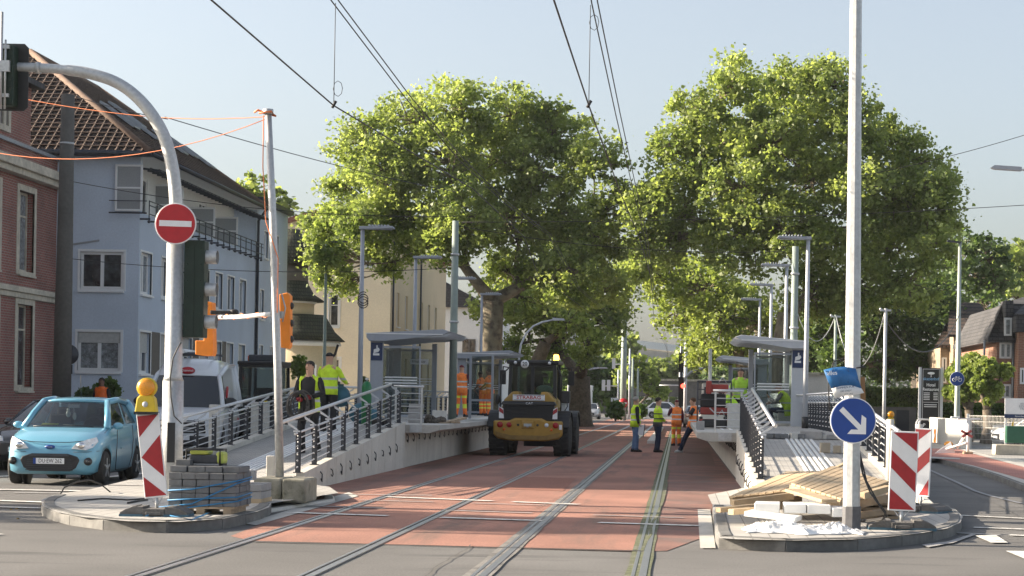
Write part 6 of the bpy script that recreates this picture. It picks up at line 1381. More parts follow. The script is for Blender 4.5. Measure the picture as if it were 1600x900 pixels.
# ================= vehicles =================
car_glass = glass('car_glass', (.42,.46,.46), 1.5)
dark_glass = mat('dark_car_glass', (.02,.025,.03), .04, var=0, spec=.9)
trim = mat('car_trim', (.022,.022,.024), .5, var=.1)
chrome = mat('chrome', (.75,.75,.76), .15, 1, var=0)
silver = mat('wheel_silver', (.45,.46,.47), .35, .6, var=.05)
lens_c = mat('headlight_lens', (.70,.72,.74), .08, var=.25, scale=14, spec=.9, coat=.5)
lens_r = mat('rear_lens', (.35,.01,.012), .2, var=.1)
seat_m = mat('seat_fabric', (.05,.05,.055), .9, var=.1)
def lerp_st(st, u):
    for i in range(len(st)-1):
        a, b = st[i], st[i+1]
        if u <= b[0] or i == len(st)-2:
            f = (u-a[0])/(b[0]-a[0]); f = max(0, min(1, f)); return [a[k]+(b[k]-a[k])*f for k in range(len(a))]
def car(label, col, st, up, wheels, glassm=None, side_cut=((.05,.95),), group=None, name='car', cat='car', rim_m=None, glass_open=False, rear_glass=True, wide=None):
    """local frame: nose at y=0 pointing -y, tail at +y. st: (u, half width, z bottom, z belt); up: dict A..E (u,z) of the cabin, wb/wr half widths; wheels: (u list, x, r, w)"""
    t = thing(name, label, cat, (0,0,0), 0, group); q = MB(); rings = []
    us = sorted(set([round(st[0][0]+(st[-1][0]-st[0][0])*i/26, 3) for i in range(27)]+[s_[0] for s_ in st]))
    for u in us:
        _, w_, z0, z1 = lerp_st(st, u); zm = z0+(z1-z0)*.45; r_ = []
        half = [(.0,z0),(w_*.80,z0),(w_*.955,z0+(z1-z0)*.10),(w_,zm),(w_*.985,z0+(z1-z0)*.72),(w_*.93,z1-.035),(w_*.84,z1+.0),(w_*.45,z1+.02),(0,z1+.028)]
        ring = [Vector((x, u, z)) for x, z in half]+[Vector((-x, u, z)) for x, z in half[-2:0:-1]]
        rings.append(ring)
    q.loft(rings, sm=True); body = q.build('body', [col, trim], t)
    # wheel arches cut out
    cut = MB(); 
    for u in wheels[0]:
        for s_ in (-1, 1): x = wheels[1]*s_; cut.lathe((0,u,wheels[2]), [(wheels[2]*1.17, x-.16*1), (wheels[2]*1.17, x+.3*s_ if s_ > 0 else x-.3)] if s_ > 0 else [(wheels[2]*1.17, x-.3), (wheels[2]*1.17, x+.16)], 'X', 24)
    cu = cut.build('cutter', trim); md = body.modifiers.new('b', 'BOOLEAN'); md.object = cu; md.operation = 'DIFFERENCE'; md.solver = 'EXACT'; evald(body, 'body'); bpy.data.objects.remove(cu)
    wn = body.modifiers.new('wn', 'WEIGHTED_NORMAL') if False else None
    for u in wheels[0]:
        for s_ in (-1, 1): q = MB(); q.lathe((s_*(wheels[1]-.17),u,wheels[2]), [(wheels[2]*1.16,-.01),(wheels[2]*1.16,.01)], 'X', 20); q.build('wheel_housing', black, t)
    for u in wheels[0]:
        for s_ in (-1, 1): wheel(t, (s_*wheels[1],u,wheels[2]), wheels[2], wheels[3], rim_m or silver, 'X', s_)
    A,B,D,E = up['A'],up['B'],up['D'],up['E']; wb, wr = up['wb'], up['wr']; gm = glassm or dark_glass
    def wx(z): f = (z-A[1])/(B[1]-A[1]); return wb+(wr-wb)*min(1,max(0,f))
    # windscreen grid, bulged forward
    def grid(P0, P1, w0, w1, bulge, nm, m, nx=8, nz=4, par=None, inset=0, d=0):
        v_ = []
        for j in range(nz+1):
            f = inset+(1-2*inset)*j/nz; y = P0[0]+(P1[0]-P0[0])*f; z = P0[1]+(P1[1]-P0[1])*f+.02*math.sin(PI*f); w_ = (w0+(w1-w0)*f)*(1-inset*.9)
            for i in range(nx+1): x = -1+2*i/nx; v_.append((x*w_, y+bulge*(x*x-1)*-1*-1+d, z+d*.3))
        g_ = MB(); g_.add(v_, [(j*(nx+1)+i, j*(nx+1)+i+1, (j+1)*(nx+1)+i+1, (j+1)*(nx+1)+i) for j in range(nz) for i in range(nx)], 0, True); return g_.build(nm, m, par or t, fix=False)
    bl_ = up.get('bulge', .10)
    grid(A, B, wb*.97, wr*.97, bl_, 'windscreen', gm)
    if rear_glass: grid(E, D, wb*.95, wr*.95, -.06, 'rear_window', gm)
    else: grid(E, D, wb, wr, -.02, 'rear_panel', col)
    # roof
    v_ = []; n = 8; nr = 10
    for j in range(nr+1):
        f = j/nr; y = B[0]+(D[0]-B[0])*f; z = B[1]+(D[1]-B[1])*f+up.get('crown',.05)*math.sin(PI*f)
        for i in range(n+1): x = -1+2*i/n; v_.append((x*wr, y+(bl_*(x*x-1) if j == 0 else 0), z+.04*(1-x**4)))
    q = MB(); q.add(v_, [(j*(n+1)+i, j*(n+1)+i+1, (j+1)*(n+1)+i+1, (j+1)*(n+1)+i) for j in range(nr) for i in range(n)], 0, True)
    rf_ = q.build('roof', col, t, fix=False); sd_ = rf_.modifiers.new('s','SOLIDIFY'); sd_.thickness = .05; sd_.offset = -1
    wins = []
    for s_ in (-1, 1):
        q = MB()
        k = up.get('pillar', .07)
        q.tube([(s_*wb*.985,A[0],A[1]-.03),(s_*(wb+wr)/2,(A[0]+B[0])/2,(A[1]+B[1])/2+.015),(s_*wr*.99,B[0]+.0,B[1])], [k*.6,k*.5,k*.5], 6)
        q.tube([(s_*wr,B[0],B[1]),(s_*(wr+.005),(B[0]+D[0])/2,(B[1]+D[1])/2+up.get('crown',.05)),(s_*wr,D[0],D[1])], k*.5, 6)
        q.tube([(s_*wr*.99,D[0],D[1]),(s_*wb*.97,E[0],E[1])], [k*.8,k*1.2], 6)
        def SP(f, g):  # f along, g height
            y0_, y1_ = A[0]+(E[0]-A[0])*f, B[0]+(D[0]-B[0])*f; z0_, z1_ = A[1]+(E[1]-A[1])*f, B[1]+(D[1]-B[1])*f+up.get('crown',.05)*math.sin(PI*f)
            return Vector((s_*(wb+(wr-wb)*g), y0_+(y1_-y0_)*g, z0_+(z1_-z0_)*g))
        F = [0]+[c for p_ in side_cut for c in p_]+[1]
        for i in range(len(F)-1):
            if i % 2 == 1: wins.append((SP, F[i], F[i+1], s_)); g0 = [(0,.08),(.92,1)]
            else: g0 = [(0,1)]
            for ga, gb in g0: q.add([SP(F[i],ga),SP(F[i+1],ga),SP(F[i+1],gb),SP(F[i],gb)], [(0,1,2,3)])
        q.build('cabin_side', col, t)
    for SP, fa, fb, s_ in wins:
        g_ = MB(); g_.add([SP(fa,.08)+Vector((-s_*.004,0,0)),SP(fb,.08)+Vector((-s_*.004,0,0)),SP(fb,.92)+Vector((-s_*.004,0,0)),SP(fa,.92)+Vector((-s_*.004,0,0))], [(0,1,2,3)]); g_.build('side_window', gm, t, fix=False)
    return t
def lamp_poly(t, nm, pts, m, th=.02):
    q = MB(); q.prism(pts, (0,-th,0)); return q.build(nm, m, t, bevel=.006)
def mirror(t, x, y, z, m, s=1):
    for sd in (-1,1):
        q = MB(); q.ball((sd*(x+.11), y, z), (.11*s,.06*s,.075*s), n=10, k=7); q.tube([(sd*(x-.04),y+.02,z-.05),(sd*(x+.05),y,z-.02)], .02, 6); q.build('door_mirror', m, t)
# --- light blue hatchback ---
ka_blue = mat('light_blue_paint', (.15,.39,.53), .28, .1, var=.03, scale=3, coat=.9)
st = [(0,.50,.30,.60),(.05,.64,.22,.66),(.14,.73,.19,.74),(.30,.785,.18,.82),(.55,.81,.17,.90),(.95,.825,.17,.985),(1.5,.83,.17,1.0),(2.6,.83,.17,1.03),(3.1,.80,.19,1.05),(3.45,.74,.24,1.0),(3.60,.62,.34,.92)]
up = dict(A=(.98,.985), B=(1.62,1.44), D=(3.02,1.43), E=(3.42,1.02), wb=.735, wr=.56, bulge=.16, crown=.05, pillar=.115)
t = car('light blue small hatchback waiting on the left with its driver inside', ka_blue, st, up, ((.62,2.92),.72,.295,.185), car_glass, ((.04,.52),(.57,.9)))
for o_ in t.children:
    if o_.name.startswith('body'):
        for p in o_.data.polygons: p.use_smooth = True
q = MB(); q.prism([(-.46,-.035,.50),(-.50,-.03,.44),(-.44,-.03,.31),(-.34,-.04,.25),(.34,-.04,.25),(.44,-.03,.31),(.50,-.03,.44),(.46,-.035,.50),(.30,-.05,.55),(-.30,-.05,.55)], (0,.12,0)); g_ = q.build('grille', trim, t, bevel=.015)
q = MB(); 
for k in range(6): q.box(-.40+.006*k,.40-.006*k,-.062,-.05,.27+.035*k-.006,.27+.035*k+.006)
q.box(-.33,.33,-.075,-.05,.505,.54); q.build('grille_slats', anth, g_)
q = MB(); q.box(-.26,.26,-.083,-.068,.375,.475); pl_ = q.build('number_plate', sign_white, t, bevel=.004); q = MB(); q.box(-.26,-.215,-.086,-.0835,.375,.475); q.build('euro_band', sign_blue, pl_)
text('DU·EW 262', .098, black, pl_, (.025,-.0845,.425), sx=.80)
for s_ in (-1,1):
    lamp_poly(t, 'headlight', [(s_*.36,.015,.635),(s_*.43,.02,.72),(s_*.60,.14,.80),(s_*.715,.30,.835),(s_*.745,.30,.76),(s_*.70,.12,.66),(s_*.60,.03,.615)], lens_c, .035)
    q = MB(); q.ball((s_*.52,-.01,.695), (.07,.04,.06), n=12, k=8); q.build('lamp_bulb', chrome, t)
    q = MB(); q.lathe((s_*.635,.02,.42), [(.062,-.03),(.07,.03)], 'Y', 14); f_ = q.build('fog_lamp', trim, t); q = MB(); q.ball((s_*.635,-.005,.42), (.035,.015,.035), n=10, k=6); q.build('lens', win_glass, f_)
q = MB(); q.lathe((0,-.018,.665),[(.03,-.018),(.05,.0),(.05,.02)],'Y',20); em = q.build('emblem', sign_blue, t); em.scale = (1.7,1,.72); em.location = (0,0,.665*(1-.72)); text('Ford', .045, chrome, t, (0,-.04,.665), name='emblem_lettering')
q = MB(); q.tube([(-.55,.93,1.0),(-.15,.98,1.02),(.1,1.0,1.02)], .012, 5); q.tube([(.5,.93,1.0),(.2,.98,1.02),(-.05,1.0,1.03)], .012, 5); q.build('wipers', trim, t)
mirror(t, .76, 1.15, 1.02, ka_blue, .85)
q = MB()
for s_ in (-1,1):
    q.tube([(s_*.822,1.30,1.0),(s_*.838,1.25,.75),(s_*.832,1.22,.45),(s_*.80,1.3,.24),(s_*.80,2.3,.24),(s_*.832,2.42,.45),(s_*.838,2.48,.75),(s_*.812,2.5,1.02)], .006, 4)
q.tube([(-.70,.36,.80),(-.60,.20,.775),(-.3,.085,.745),(0,.06,.74),(.3,.085,.745),(.60,.20,.775),(.70,.36,.80),(.745,.7,.90),(.74,1.0,.97)], .006, 4); q.tube([(-.70,.36,.80),(-.745,.7,.90),(-.74,1.0,.97)], .006, 4); q.tube([(-.78,.25,.60),(-.62,.03,.585),(-.4,-.02,.58)], .004, 4); q.tube([(.78,.25,.60),(.62,.03,.585),(.4,-.02,.58)], .004, 4)
q.build('panel_gaps', trim, t)
q = MB(); q.tube([(0,2.0,1.5),(.01,1.9,1.92)], .006, 5); q.build('antenna', black, t)
for x_ in (-.36,.36):
    q = MB(); q.cb((x_,2.05,.9),(.44,.14,.62),rx=R(-12)); q.cb((x_,1.9,.62),(.46,.5,.16)); q.cb((x_,2.16,1.26),(.22,.1,.16)); q.build('seat', seat_m, t, bevel=.04)
q = MB(); q.box(-.70,.70,1.05,1.4,.80,.99); q.build('dashboard', trim, t, bevel=.04)
q = MB(); q.lathe((.36,1.44,.98),[(.17,-.012),(.185,0),(.17,.012)],'Y',20); q.lathe((.36,1.44,.98),[(.05,-.02),(.05,.02)],'Y',10); q.build('steering_wheel', trim, t)
q = MB(); q.cb((.0,1.5,1.36),(.20,.03,.06)); q.tube([(0,1.5,1.34),(.01,1.49,1.22)],.006,4); q.build('rear_view_mirror', grey_light, t)
q = MB(); q.ball((-.08,1.44,1.22),(.045,.04,.06),n=8,k=6); q.ball((-.08,1.44,1.29),.03,n=8,k=6); q.ball((.03,1.45,1.18),(.035,.03,.07),n=8,k=6); q.build('hanging_toys', shoe_w, t)
q = MB(); q.cb((-.35,1.2,1.01),(.28,.2,.02),rx=.3); q.build('paper', lime, t)
q = MB(); 
for s_ in (-1,1): q.beam((s_*.835,1.55,.62),(s_*.835,1.7,.62),.01,.02)
q.build('door_handle', ka_blue, t)
kx, ky = -10.75, 32.9; place(t, (kx, ky, 0), R(3))
# occupant
dr = person('driver seen through the windscreen of the light blue hatchback', (kx+.24, ky+2.2, -.22), R(183), 1.72, dict(
  pelvis=(0,.15,.62), belly=(0,.10,.80), chest=(0,.0,1.06), neck=(0,.0,1.24), jaw=(0,.04,1.33), mid=(0,.04,1.41), top=(0,.02,1.49), shL=(-.18,.02,1.16), shR=(.18,.02,1.16), elL=(-.24,.22,.98), elR=(.24,.22,.98), wrL=(-.14,.48,1.02), wrR=(.14,.48,1.02), haL=(-.12,.55,1.05), haR=(.12,.55,1.05),
  hipL=(-.1,.2,.6), hipR=(.1,.2,.6), knL=(-.13,.62,.66), knR=(.13,.62,.66), anL=(-.13,.8,.35), anR=(.13,.8,.35), toL=(-.13,.95,.32), toR=(.13,.95,.32)), top=hv_y, sleeves='long', trousers=jeans_d)
# --- dark estate car behind it ---
def sedan_spec(L=4.4, H=1.45, Wd=.88):
    st = [(0,Wd*.62,.32,.62),(.08,Wd*.82,.22,.68),(.35,Wd*.96,.19,.80),(1.1,Wd,.18,.93),(1.6,Wd,.18,.95),(L-1.0,Wd,.19,1.0),(L-.35,Wd*.95,.22,1.0),(L-.05,Wd*.82,.30,.92),(L,Wd*.7,.36,.86)]
    up = dict(A=(1.15,.94), B=(1.95,H-.06), D=(L-1.0,H-.08), E=(L-.35,1.0), wb=Wd*.88, wr=Wd*.66, crown=.05)
    return st, up, ((.85,L-.95),Wd-.1,.32,.2)
def simple_front(t, Wd, z=.66, rear=False, L=4.4):
    for s_ in (-1,1):
        if not rear: lamp_poly(t, 'headlight', [(s_*Wd*.42,.03,z-.05),(s_*Wd*.46,.03,z+.05),(s_*Wd*.86,.16,z+.10),(s_*Wd*.84,.08,z-.02)], lens_c, .05)
        q = MB(); q.box(min(s_*Wd*.6,s_*Wd*.9),max(s_*Wd*.6,s_*Wd*.9),L-.06,L+.01,.78,.92); q.build('tail_light', lens_r, t)
    q = MB(); q.box(-Wd*.5,Wd*.5,-.02,.06,.34,.58); q.build('grille', trim, t, bevel=.02); q = MB(); q.box(-.26,.26,-.04,-.02,.40,.50); q.build('number_plate', sign_white, t)
dark_paint = mat('dark_car_paint', (.02,.022,.026), .25, .2, var=.03, coat=.9)
grey_car = mat('silver_car_paint', (.42,.44,.46), .3, .4, var=.03, coat=.7)
t = car('dark estate car half hidden behind the light blue hatchback', dark_paint, *sedan_spec()); simple_front(t, .88); mirror(t, .82, 1.5, .98, dark_paint); place(t, (-13.05, 38.2, .0), R(-4))
# --- white high-roof van ---
van_w = white_gloss
st = [(0,.72,.42,.86),(.05,.86,.30,.98),(.14,.95,.26,1.10),(.55,1.0,.25,1.20),(.95,1.01,.25,1.27),(1.2,1.02,.25,1.29),(5.4,1.02,.28,1.29),(5.75,1.01,.32,1.29),(5.8,.98,.36,1.27)]
up = dict(A=(.98,1.28), B=(1.75,2.10), D=(5.72,2.44), E=(5.80,1.29), wb=.985, wr=.80, bulge=.14, crown=.10, pillar=.12)
t = car('white high-roof van with red oval marks facing the camera behind the ramp', van_w, st, up, ((.95,4.7),.90,.36,.23), dark_glass, ((.03,.17),), name='van', cat='van', rear_glass=False)
q = MB(); rings = []
for y, z, w_ in ((1.70,2.10,.79),(1.95,2.34,.77),(2.4,2.52,.76),(3.2,2.58,.76),(5.3,2.56,.76),(5.68,2.44,.76)): rings.append([Vector((x*w_, y, zz)) for x, zz in ((-1.02,1.95),(1.02,1.95),(1.0,z-.18),(.9,z-.05),(.5,z),(-.5,z),(-.9,z-.05),(-1.0,z-.18))])
q.loft(rings); q.build('high_roof', van_w, t)
q = MB(); q.prism([(-.62,-.02,.95),(-.66,-.02,.62),(.66,-.02,.62),(.62,-.02,.95)], (0,.12,0)); g_ = q.build('grille', trim, t, bevel=.03); q = MB(); 
for k in range(4): q.box(-.6,.6,-.05,-.02,.66+.08*k,.69+.08*k)
q.build('grille_bars', silver, g_); q = MB(); q.box(-.92,.92,-.06,.2,.28,.56); q.build('bumper', trim, t, bevel=.05); q = MB(); q.box(-.26,.26,-.08,-.06,.45,.55); q.build('number_plate', sign_white, t)
for s_ in (-1,1): lamp_poly(t, 'headlight', [(s_*.66,.0,.80),(s_*.70,.0,1.0),(s_*.95,.12,1.12),(s_*.96,.1,.86)], lens_c, .05)
q = MB(); q.lathe((0,1.60,2.23),[(.08,-.02),(.1,.02)],'Y',20); m_ = q.build('roof_emblem', sign_red, t); m_.location=(0,0,0)
m_.scale = (1.9,1,1); text('Dümmel', .085, sign_white, t, (0,1.574,2.23))
for s_ in (-1,1):
    q = MB(); q.box(s_*1.0 if s_<0 else .98, -.98 if s_<0 else 1.0, 2.2, 2.21, 1.5, 1.5001)
    q = MB(); q.lathe((s_*.955,2.35,1.62),[(.22,-.02),(.22,.02)],'X',22); o_ = q.build('side_emblem', sign_red, t); o_.scale = (1,1,1); q = MB(); q.cb((s_*.985,2.35,1.62),(.01,.36,.05),rx=.7); q.build('emblem_bar', sign_white, o_)
    text('Dümmel', .32, grey_light, t, (s_*.945,3.6,1.66), (PI/2-.0,0,s_*PI/2)); text('Die Fräser', .13, sign_red, t, (s_*1.03,4.9,.95), (PI/2,0,s_*PI/2))
q = MB(); q.tube([(-.6,1.9,2.66),(.6,1.95,2.66)],.05,6); q.tube([(-.6,2.3,2.70),(.6,2.3,2.70)],.03,6); q.tube([(-.6,4.6,2.70),(.6,4.6,2.70)],.03,6); q.tube([(-.55,1.8,2.68),(-.55,5.2,2.70)],.03,6); q.tube([(.55,1.8,2.68),(.55,5.2,2.70)],.03,6); q.build('roof_rack', anth, t)
q = MB(); q.tube([(-.35,1.7,2.76),(-.3,5.0,2.78)],.07,8); q.tube([(-.15,1.75,2.74),(-.1,4.8,2.76)],.06,8); q.tube([(-.45,1.8,2.72),(0,4.8,2.74)],.05,8); q.build('rolled_load', film, t)
mirror(t, 1.02, 1.25, 1.42, trim, 1.7); q = MB(); q.tube([(-.8,.98,1.33),(-.2,1.0,1.36)],.015,5); q.tube([(.8,.98,1.33),(.3,1.0,1.36)],.015,5); q.build('wipers', trim, t)
pv = W(300, 700, 49.5); place(t, (pv.x-.1, 48.6, 0), R(8))
t2 = None
# --- compact machine with dark glazed cab behind van ---
def cab_machine():
    t = thing('telehandler', 'dark glazed construction machine parked between the van and the black-clad worker', 'construction machine', (0,0,0)); q = MB()
    for x in (-.62,.62):
        for y in (0,1.3): q.beam((x,y,1.0),(x*.94,y+.06,2.55),.09,.09)
    for z in (1.0,2.52):
        q.beam((-.62,0,z),(.62,0,z),.08,.08); q.beam((-.62,1.3,z),(.62,1.3,z),.08,.08); q.beam((-.62,0,z),(-.62,1.3,z),.08,.08); q.beam((.62,0,z),(.62,1.3,z),.08,.08)
    q.build('cab_frame', black, t); q = MB(); q.box(-.68,.68,-.08,1.4,2.54,2.66); q.build('cab_roof', black, t, bevel=.04); q = MB(); q.box(-.4,.4,.2,.7,2.66,2.86); q.build('roof_unit', anth, t, bevel=.03)
    q = MB(); q.box(-.6,.6,.02,.03,1.05,2.5); q.box(-.6,-.59,.05,1.25,1.05,2.5); q.box(.59,.6,.05,1.25,1.05,2.5); q.build('pane', glass('cab_glass',(.5,.56,.54),1.3), t)
    q = MB(); q.box(-.8,.8,-.6,2.2,.5,1.0); q.build('chassis', anth, t, bevel=.05); q = MB(); q.tube([(.1,-.5,1.0),(.25,-.9,1.6),(.3,-1.0,1.1)],.07,6); q.tube([(-.2,-.6,.8),(-.15,-1.0,1.5),(-.1,-1.1,.9)],.09,6); q.build('hydraulic_arm', black, t)
    q = MB(); q.cb((.35,-.75,1.2),(.12,.12,.5),rx=.3); q.build('yellow_guard', yellow, t)
    q = MB(); q.cb((0,.7,1.5),(.5,.2,.7)); q.cb((0,.5,1.25),(.5,.5,.15)); q.build('seat', seat_m, t, bevel=.04)
    q = MB(); q.lathe((-.45,.6,2.75),[(.06,-.08),(.06,.06),(.03,.1)],'Z',12); q.build('beacon_lamp', mat('red_amber_lens',(.7,.12,.02),.3,var=.1), t)
    for u in (0.0,1.7):
        for s_ in (-1,1): wheel(t, (s_*.8,u,.5),.5,.36,yellow,'X',s_,nsp=0)
    return t
pv = W(405, 640, 58.5); place(cab_machine(), (pv.x, 58.5, 0), 0)
# small white panels/doors beside van (open van door of another vehicle)
t = car('white car parked beyond the ramp behind the two ramp workers', white_gloss, *sedan_spec(4.5,1.6,.9)); simple_front(t, .9); mirror(t,.86,1.5,1.02,white_gloss); pv = W(478, 670, 62); place(t, (pv.x, 61, 0), R(8))
# --- wheel loader seen from behind ---
cat_y = mat('loader_ochre', (.42,.24,.04), .45, var=.12, scale=5, var2=.15, scale2=1.5, coat=.2, dirt=((.22,.14,.05), 2.2, .6))
t = thing('wheel_loader', 'ochre wheel loader with black cab seen from behind on the left track', 'wheel loader', (0,0,0))
# local: rear at y=0 facing -y
q = MB(); q.prism([(-1.0,0,1.02),(-1.0,0,.62),(-.88,.05,.50),(-.5,.05,.44),(.5,.05,.44),(.88,.05,.50),(1.0,0,.62),(1.0,0,1.02),(.55,0,1.02),(.38,0,1.10),(-.38,0,1.10),(-.55,0,1.02)], (0,.55,0)); cw_ = q.build('counterweight', cat_y, t, bevel=.05)
q = MB(); q.prism([(-.93,-.012,.70),(-.90,-.012,.56),(-.55,-.012,.48),(.55,-.012,.48),(.90,-.012,.56),(.93,-.012,.70),(.5,-.012,.60),(-.5,-.012,.60)], (0,.02,0)); q.build('lower_edge', mat('worn_ochre',(.25,.15,.04),.6,var=.3,scale=6), cw_)
for x, r_, m_ in ((-.80,.085,lens_r),(-.54,.075,lens_r),(.54,.06,lens_c),(.80,.085,lens_r)):
    q = MB(); q.lathe((x,-.01,.90),[(r_*.8,-.03),(r_,-.015),(r_,.02)],'Y',18); q.build('tail_light', m_, cw_)
for x in (-.68,.68): q = MB(); q.lathe((x,-.01,.77),[(.035,-.015),(.04,.01)],'Y',12); q.build('reflector', mat('orange_reflector',(.8,.15,.02),.3,var=0), cw_)
q = MB(); q.box(-.19,.19,-.03,.02,.80,1.02); q.build('hitch_plate', cat_y, cw_, bevel=.03); q = MB(); q.box(-.11,.11,-.06,-.03,.86,.94); q.lathe((0,-.09,.86),[(.035,-.03),(.035,.03)],'X',10); q.build('hitch_pin', silver, cw_)
q = MB(); q.box(.90,.985,-.012,.0,.78,.92); q.build('number_plate', sign_white, cw_)
for x in (-.28,.28): q = MB(); q.lathe((x,-.005,.90),[(.035,-.01),(.035,.01)],'Y',12); q.build('bolt_hole', trim, cw_)
q = MB(); q.prism([(-.76,.06,1.03),(.76,.06,1.03),(.74,.10,1.50),(.66,.14,1.58),(-.66,.14,1.58),(-.74,.10,1.50)], (0,.6,0)); hd = q.build('engine_grille', black, t, bevel=.03)
q = MB(); 
for k in range(8): q.box(-.68,.68,.045,.075,1.10+.048*k,1.122+.048*k)
q.build('louvres', trim, hd); q = MB(); q.prism([(-.80,.02,1.47),(.80,.02,1.47),(.74,.04,1.58),(-.74,.04,1.58)], (0,.3,0)); q.build('grille_brow', black, hd, bevel=.02)
text('CAT', .09, sign_white, t, (.03,.012,1.52), sx=1.2)
q = MB(); q.prism([(-.70,.30,1.03),(-.80,.30,1.4),(-.74,.30,1.62),(-.50,.30,1.86),(-.32,.30,1.86),(-.3,.30,1.66),(.3,.30,1.66),(.32,.30,1.86),(.50,.30,1.86),(.74,.30,1.62),(.80,.30,1.4),(.70,.30,1.03)], (0,1.3,0)); q.build('engine_hood', cat_y, t, bevel=.05)
q = MB(); q.box(-.46,.46,.10,.13,1.60,1.77); sg = q.build('name_board', sign_white, t); text('STRABAG', .135, sign_red, sg, (0,.096,1.685), sx=1.22, bold=.002); q = MB(); q.box(-.44,.44,.095,.10,1.745,1.755); q.box(-.44,.44,.095,.10,1.613,1.623); q.build('board_lines', navy, sg)
for s_ in (-1,1):
    q = MB(); q.prism([(s_*.70,.03,1.08),(s_*.84,.03,1.08),(s_*.84,.03,1.42),(s_*.72,.03,1.36)], (0,.03,0)); w2 = q.build('warning_plate', sign_white, t); q = MB(); q.prism([(s_*.71,.026,1.20),(s_*.835,.026,1.28),(s_*.835,.026,1.40),(s_*.72,.026,1.32)], (0,-.003,0)); q.build('red_stripe', bake_red, w2)
# cab
q = MB()
for x in (-.64,.64):
    q.beam((x*1.05,.95,1.30),(x,1.0,2.68),.10,.10); q.beam((x*1.05,2.2,1.0),(x,2.15,2.68),.10,.10); q.beam((x*1.05,.95,1.35),(x*1.05,2.2,1.35),.08,.10)
q.beam((-.68,.95,1.72),(.68,.95,1.72),.08,.10); q.beam((-.64,1.0,2.64),(.64,1.0,2.64),.08,.1); q.beam((0,.98,1.72),(0,.98,2.60),.07,.10); q.build('cab_frame', black, t)
q = MB(); q.box(-.76,.76,.85,2.35,2.66,2.78); q.build('cab_roof', black, t, bevel=.04)
q = MB(); q.box(-.62,.62,.98,.99,1.76,2.62); q.box(-.62,.62,2.17,2.18,1.3,2.62); q.box(-.66,-.65,1.05,2.1,1.4,2.62); q.box(.65,.66,1.05,2.1,1.4,2.62); q.build('pane', glass('loader_glass',(.62,.68,.66),1.0), t)
q = MB(); q.box(-.5,.5,2.35,2.45,2.5,2.62); q.cb((0,1.55,2.0),(.5,.16,.75)); q.cb((0,1.7,1.55),(.52,.5,.2)); q.cb((.3,1.5,2.35),(.18,.1,.12)); q.build('operator_seat', seat_m, t, bevel=.04)
q = MB(); q.ball((.32,1.2,1.92),(.26,.14,.15),n=12,k=8); q.build('rolled_jacket', mat('pale_green_cloth',(.40,.52,.42),.9,var=.2,scale=9), t)
q = MB(); q.lathe((-.22,.84,2.66),[(.12,-.01),(.12,.01)],'Y',24); sp_ = q.build('speed_disc', sign_white, t); text('20', .16, black, sp_, (-.22,.826,2.66), sx=.9, bold=.003)
for x in (-.50,.50): q = MB(); q.lathe((x,.86,2.70),[(.04,-.04),(.055,.02)],'Y',12); q.build('work_light', lens_c, t)
q = MB(); q.lathe((.62,1.5,2.80),[(.08,0),(.08,.13),(.05,.17)],'Z',14); q.build('amber_beacon', mat('lit_amber', (.9,.35,.03), .3, var=0, emit=(1,.40,.04), es=5), t)
for s_, dx in ((-1,0),(1,0)):
    q = MB(); q.tube([(s_*.68,2.1,2.55),(s_*1.02,2.1,2.60),(s_*1.04,2.1,2.2)],.025,6); q.cb((s_*1.02,2.06,2.28),(.18,.06,.42)); q.build('mirror', trim, t, bevel=.01)
q = MB(); q.tube([(-.92,.9,1.05),(-.93,.9,1.9),(-.90,1.0,2.35),(-.7,1.0,2.55)],.02,6); q.tube([(.84,.9,1.2),(.86,.92,2.3),(.72,.95,2.6)],.02,6); q.tube([(.9,.8,1.2),(1.05,.8,1.45),(1.0,.9,1.8)],.015,6); q.build('grab_rails', trim, t)
q = MB(); q.cb((.98,1.0,1.72),(.24,.3,.36)); q.build('air_filter', black, t, bevel=.03); q = MB(); q.ball((-.98,.7,1.62),(.07,.07,.16),n=8,k=6); q.build('side_mirror_ball', black, t)
for u in (.72,2.9):
    for s_ in (-1,1):
        w_ = wheel(t, (s_*.93,u,.60),.60,.44,cat_y,'X',s_,hub=.5,nsp=0)
        q = MB()
        for k in range(20):
            a_ = 2*PI*k/20
            for sd in (-1,1): 
                c_ = Vector((s_*.93+sd*.11, u+math.cos(a_+.08*sd)*.60, .60+math.sin(a_+.08*sd)*.60)); q.cb(c_, (.21,.075,.05), rx=a_+.08*sd-PI/2)
        q.build('tread_lugs', rubber, w_)
    for s_ in (-1,1):
        q = MB(); pts_ = [(s_*.95, u+math.cos(a_)*.70, .60+math.sin(a_)*.70) for a_ in [R(20+14*k) for k in range(11)]]
        for a, b in zip(pts_, pts_[1:]): q.beam(a, b, .46 if True else 0, .035)
        q.build('mudguard', black, t)
q = MB(); q.box(-.5,.5,.3,1.6,.5,1.05); q.box(-.35,.35,1.5,3.4,.45,.95); q.build('chassis', anth, t, bevel=.03)
q = MB(); q.beam((-.35,2.6,1.2),(-.4,4.1,.5),.14,.2); q.beam((.35,2.6,1.2),(.4,4.1,.5),.14,.2); q.box(-.55,-.42,4.0,5.1,.25,.32); q.box(.42,.55,4.0,5.1,.25,.32); q.box(-.6,.6,3.95,4.02,.2,.9); q.build('fork_carriage', anth, t)
lp = G(817, 716); place(t, (lp.x-.02, 55.0, 0), R(-2.5))
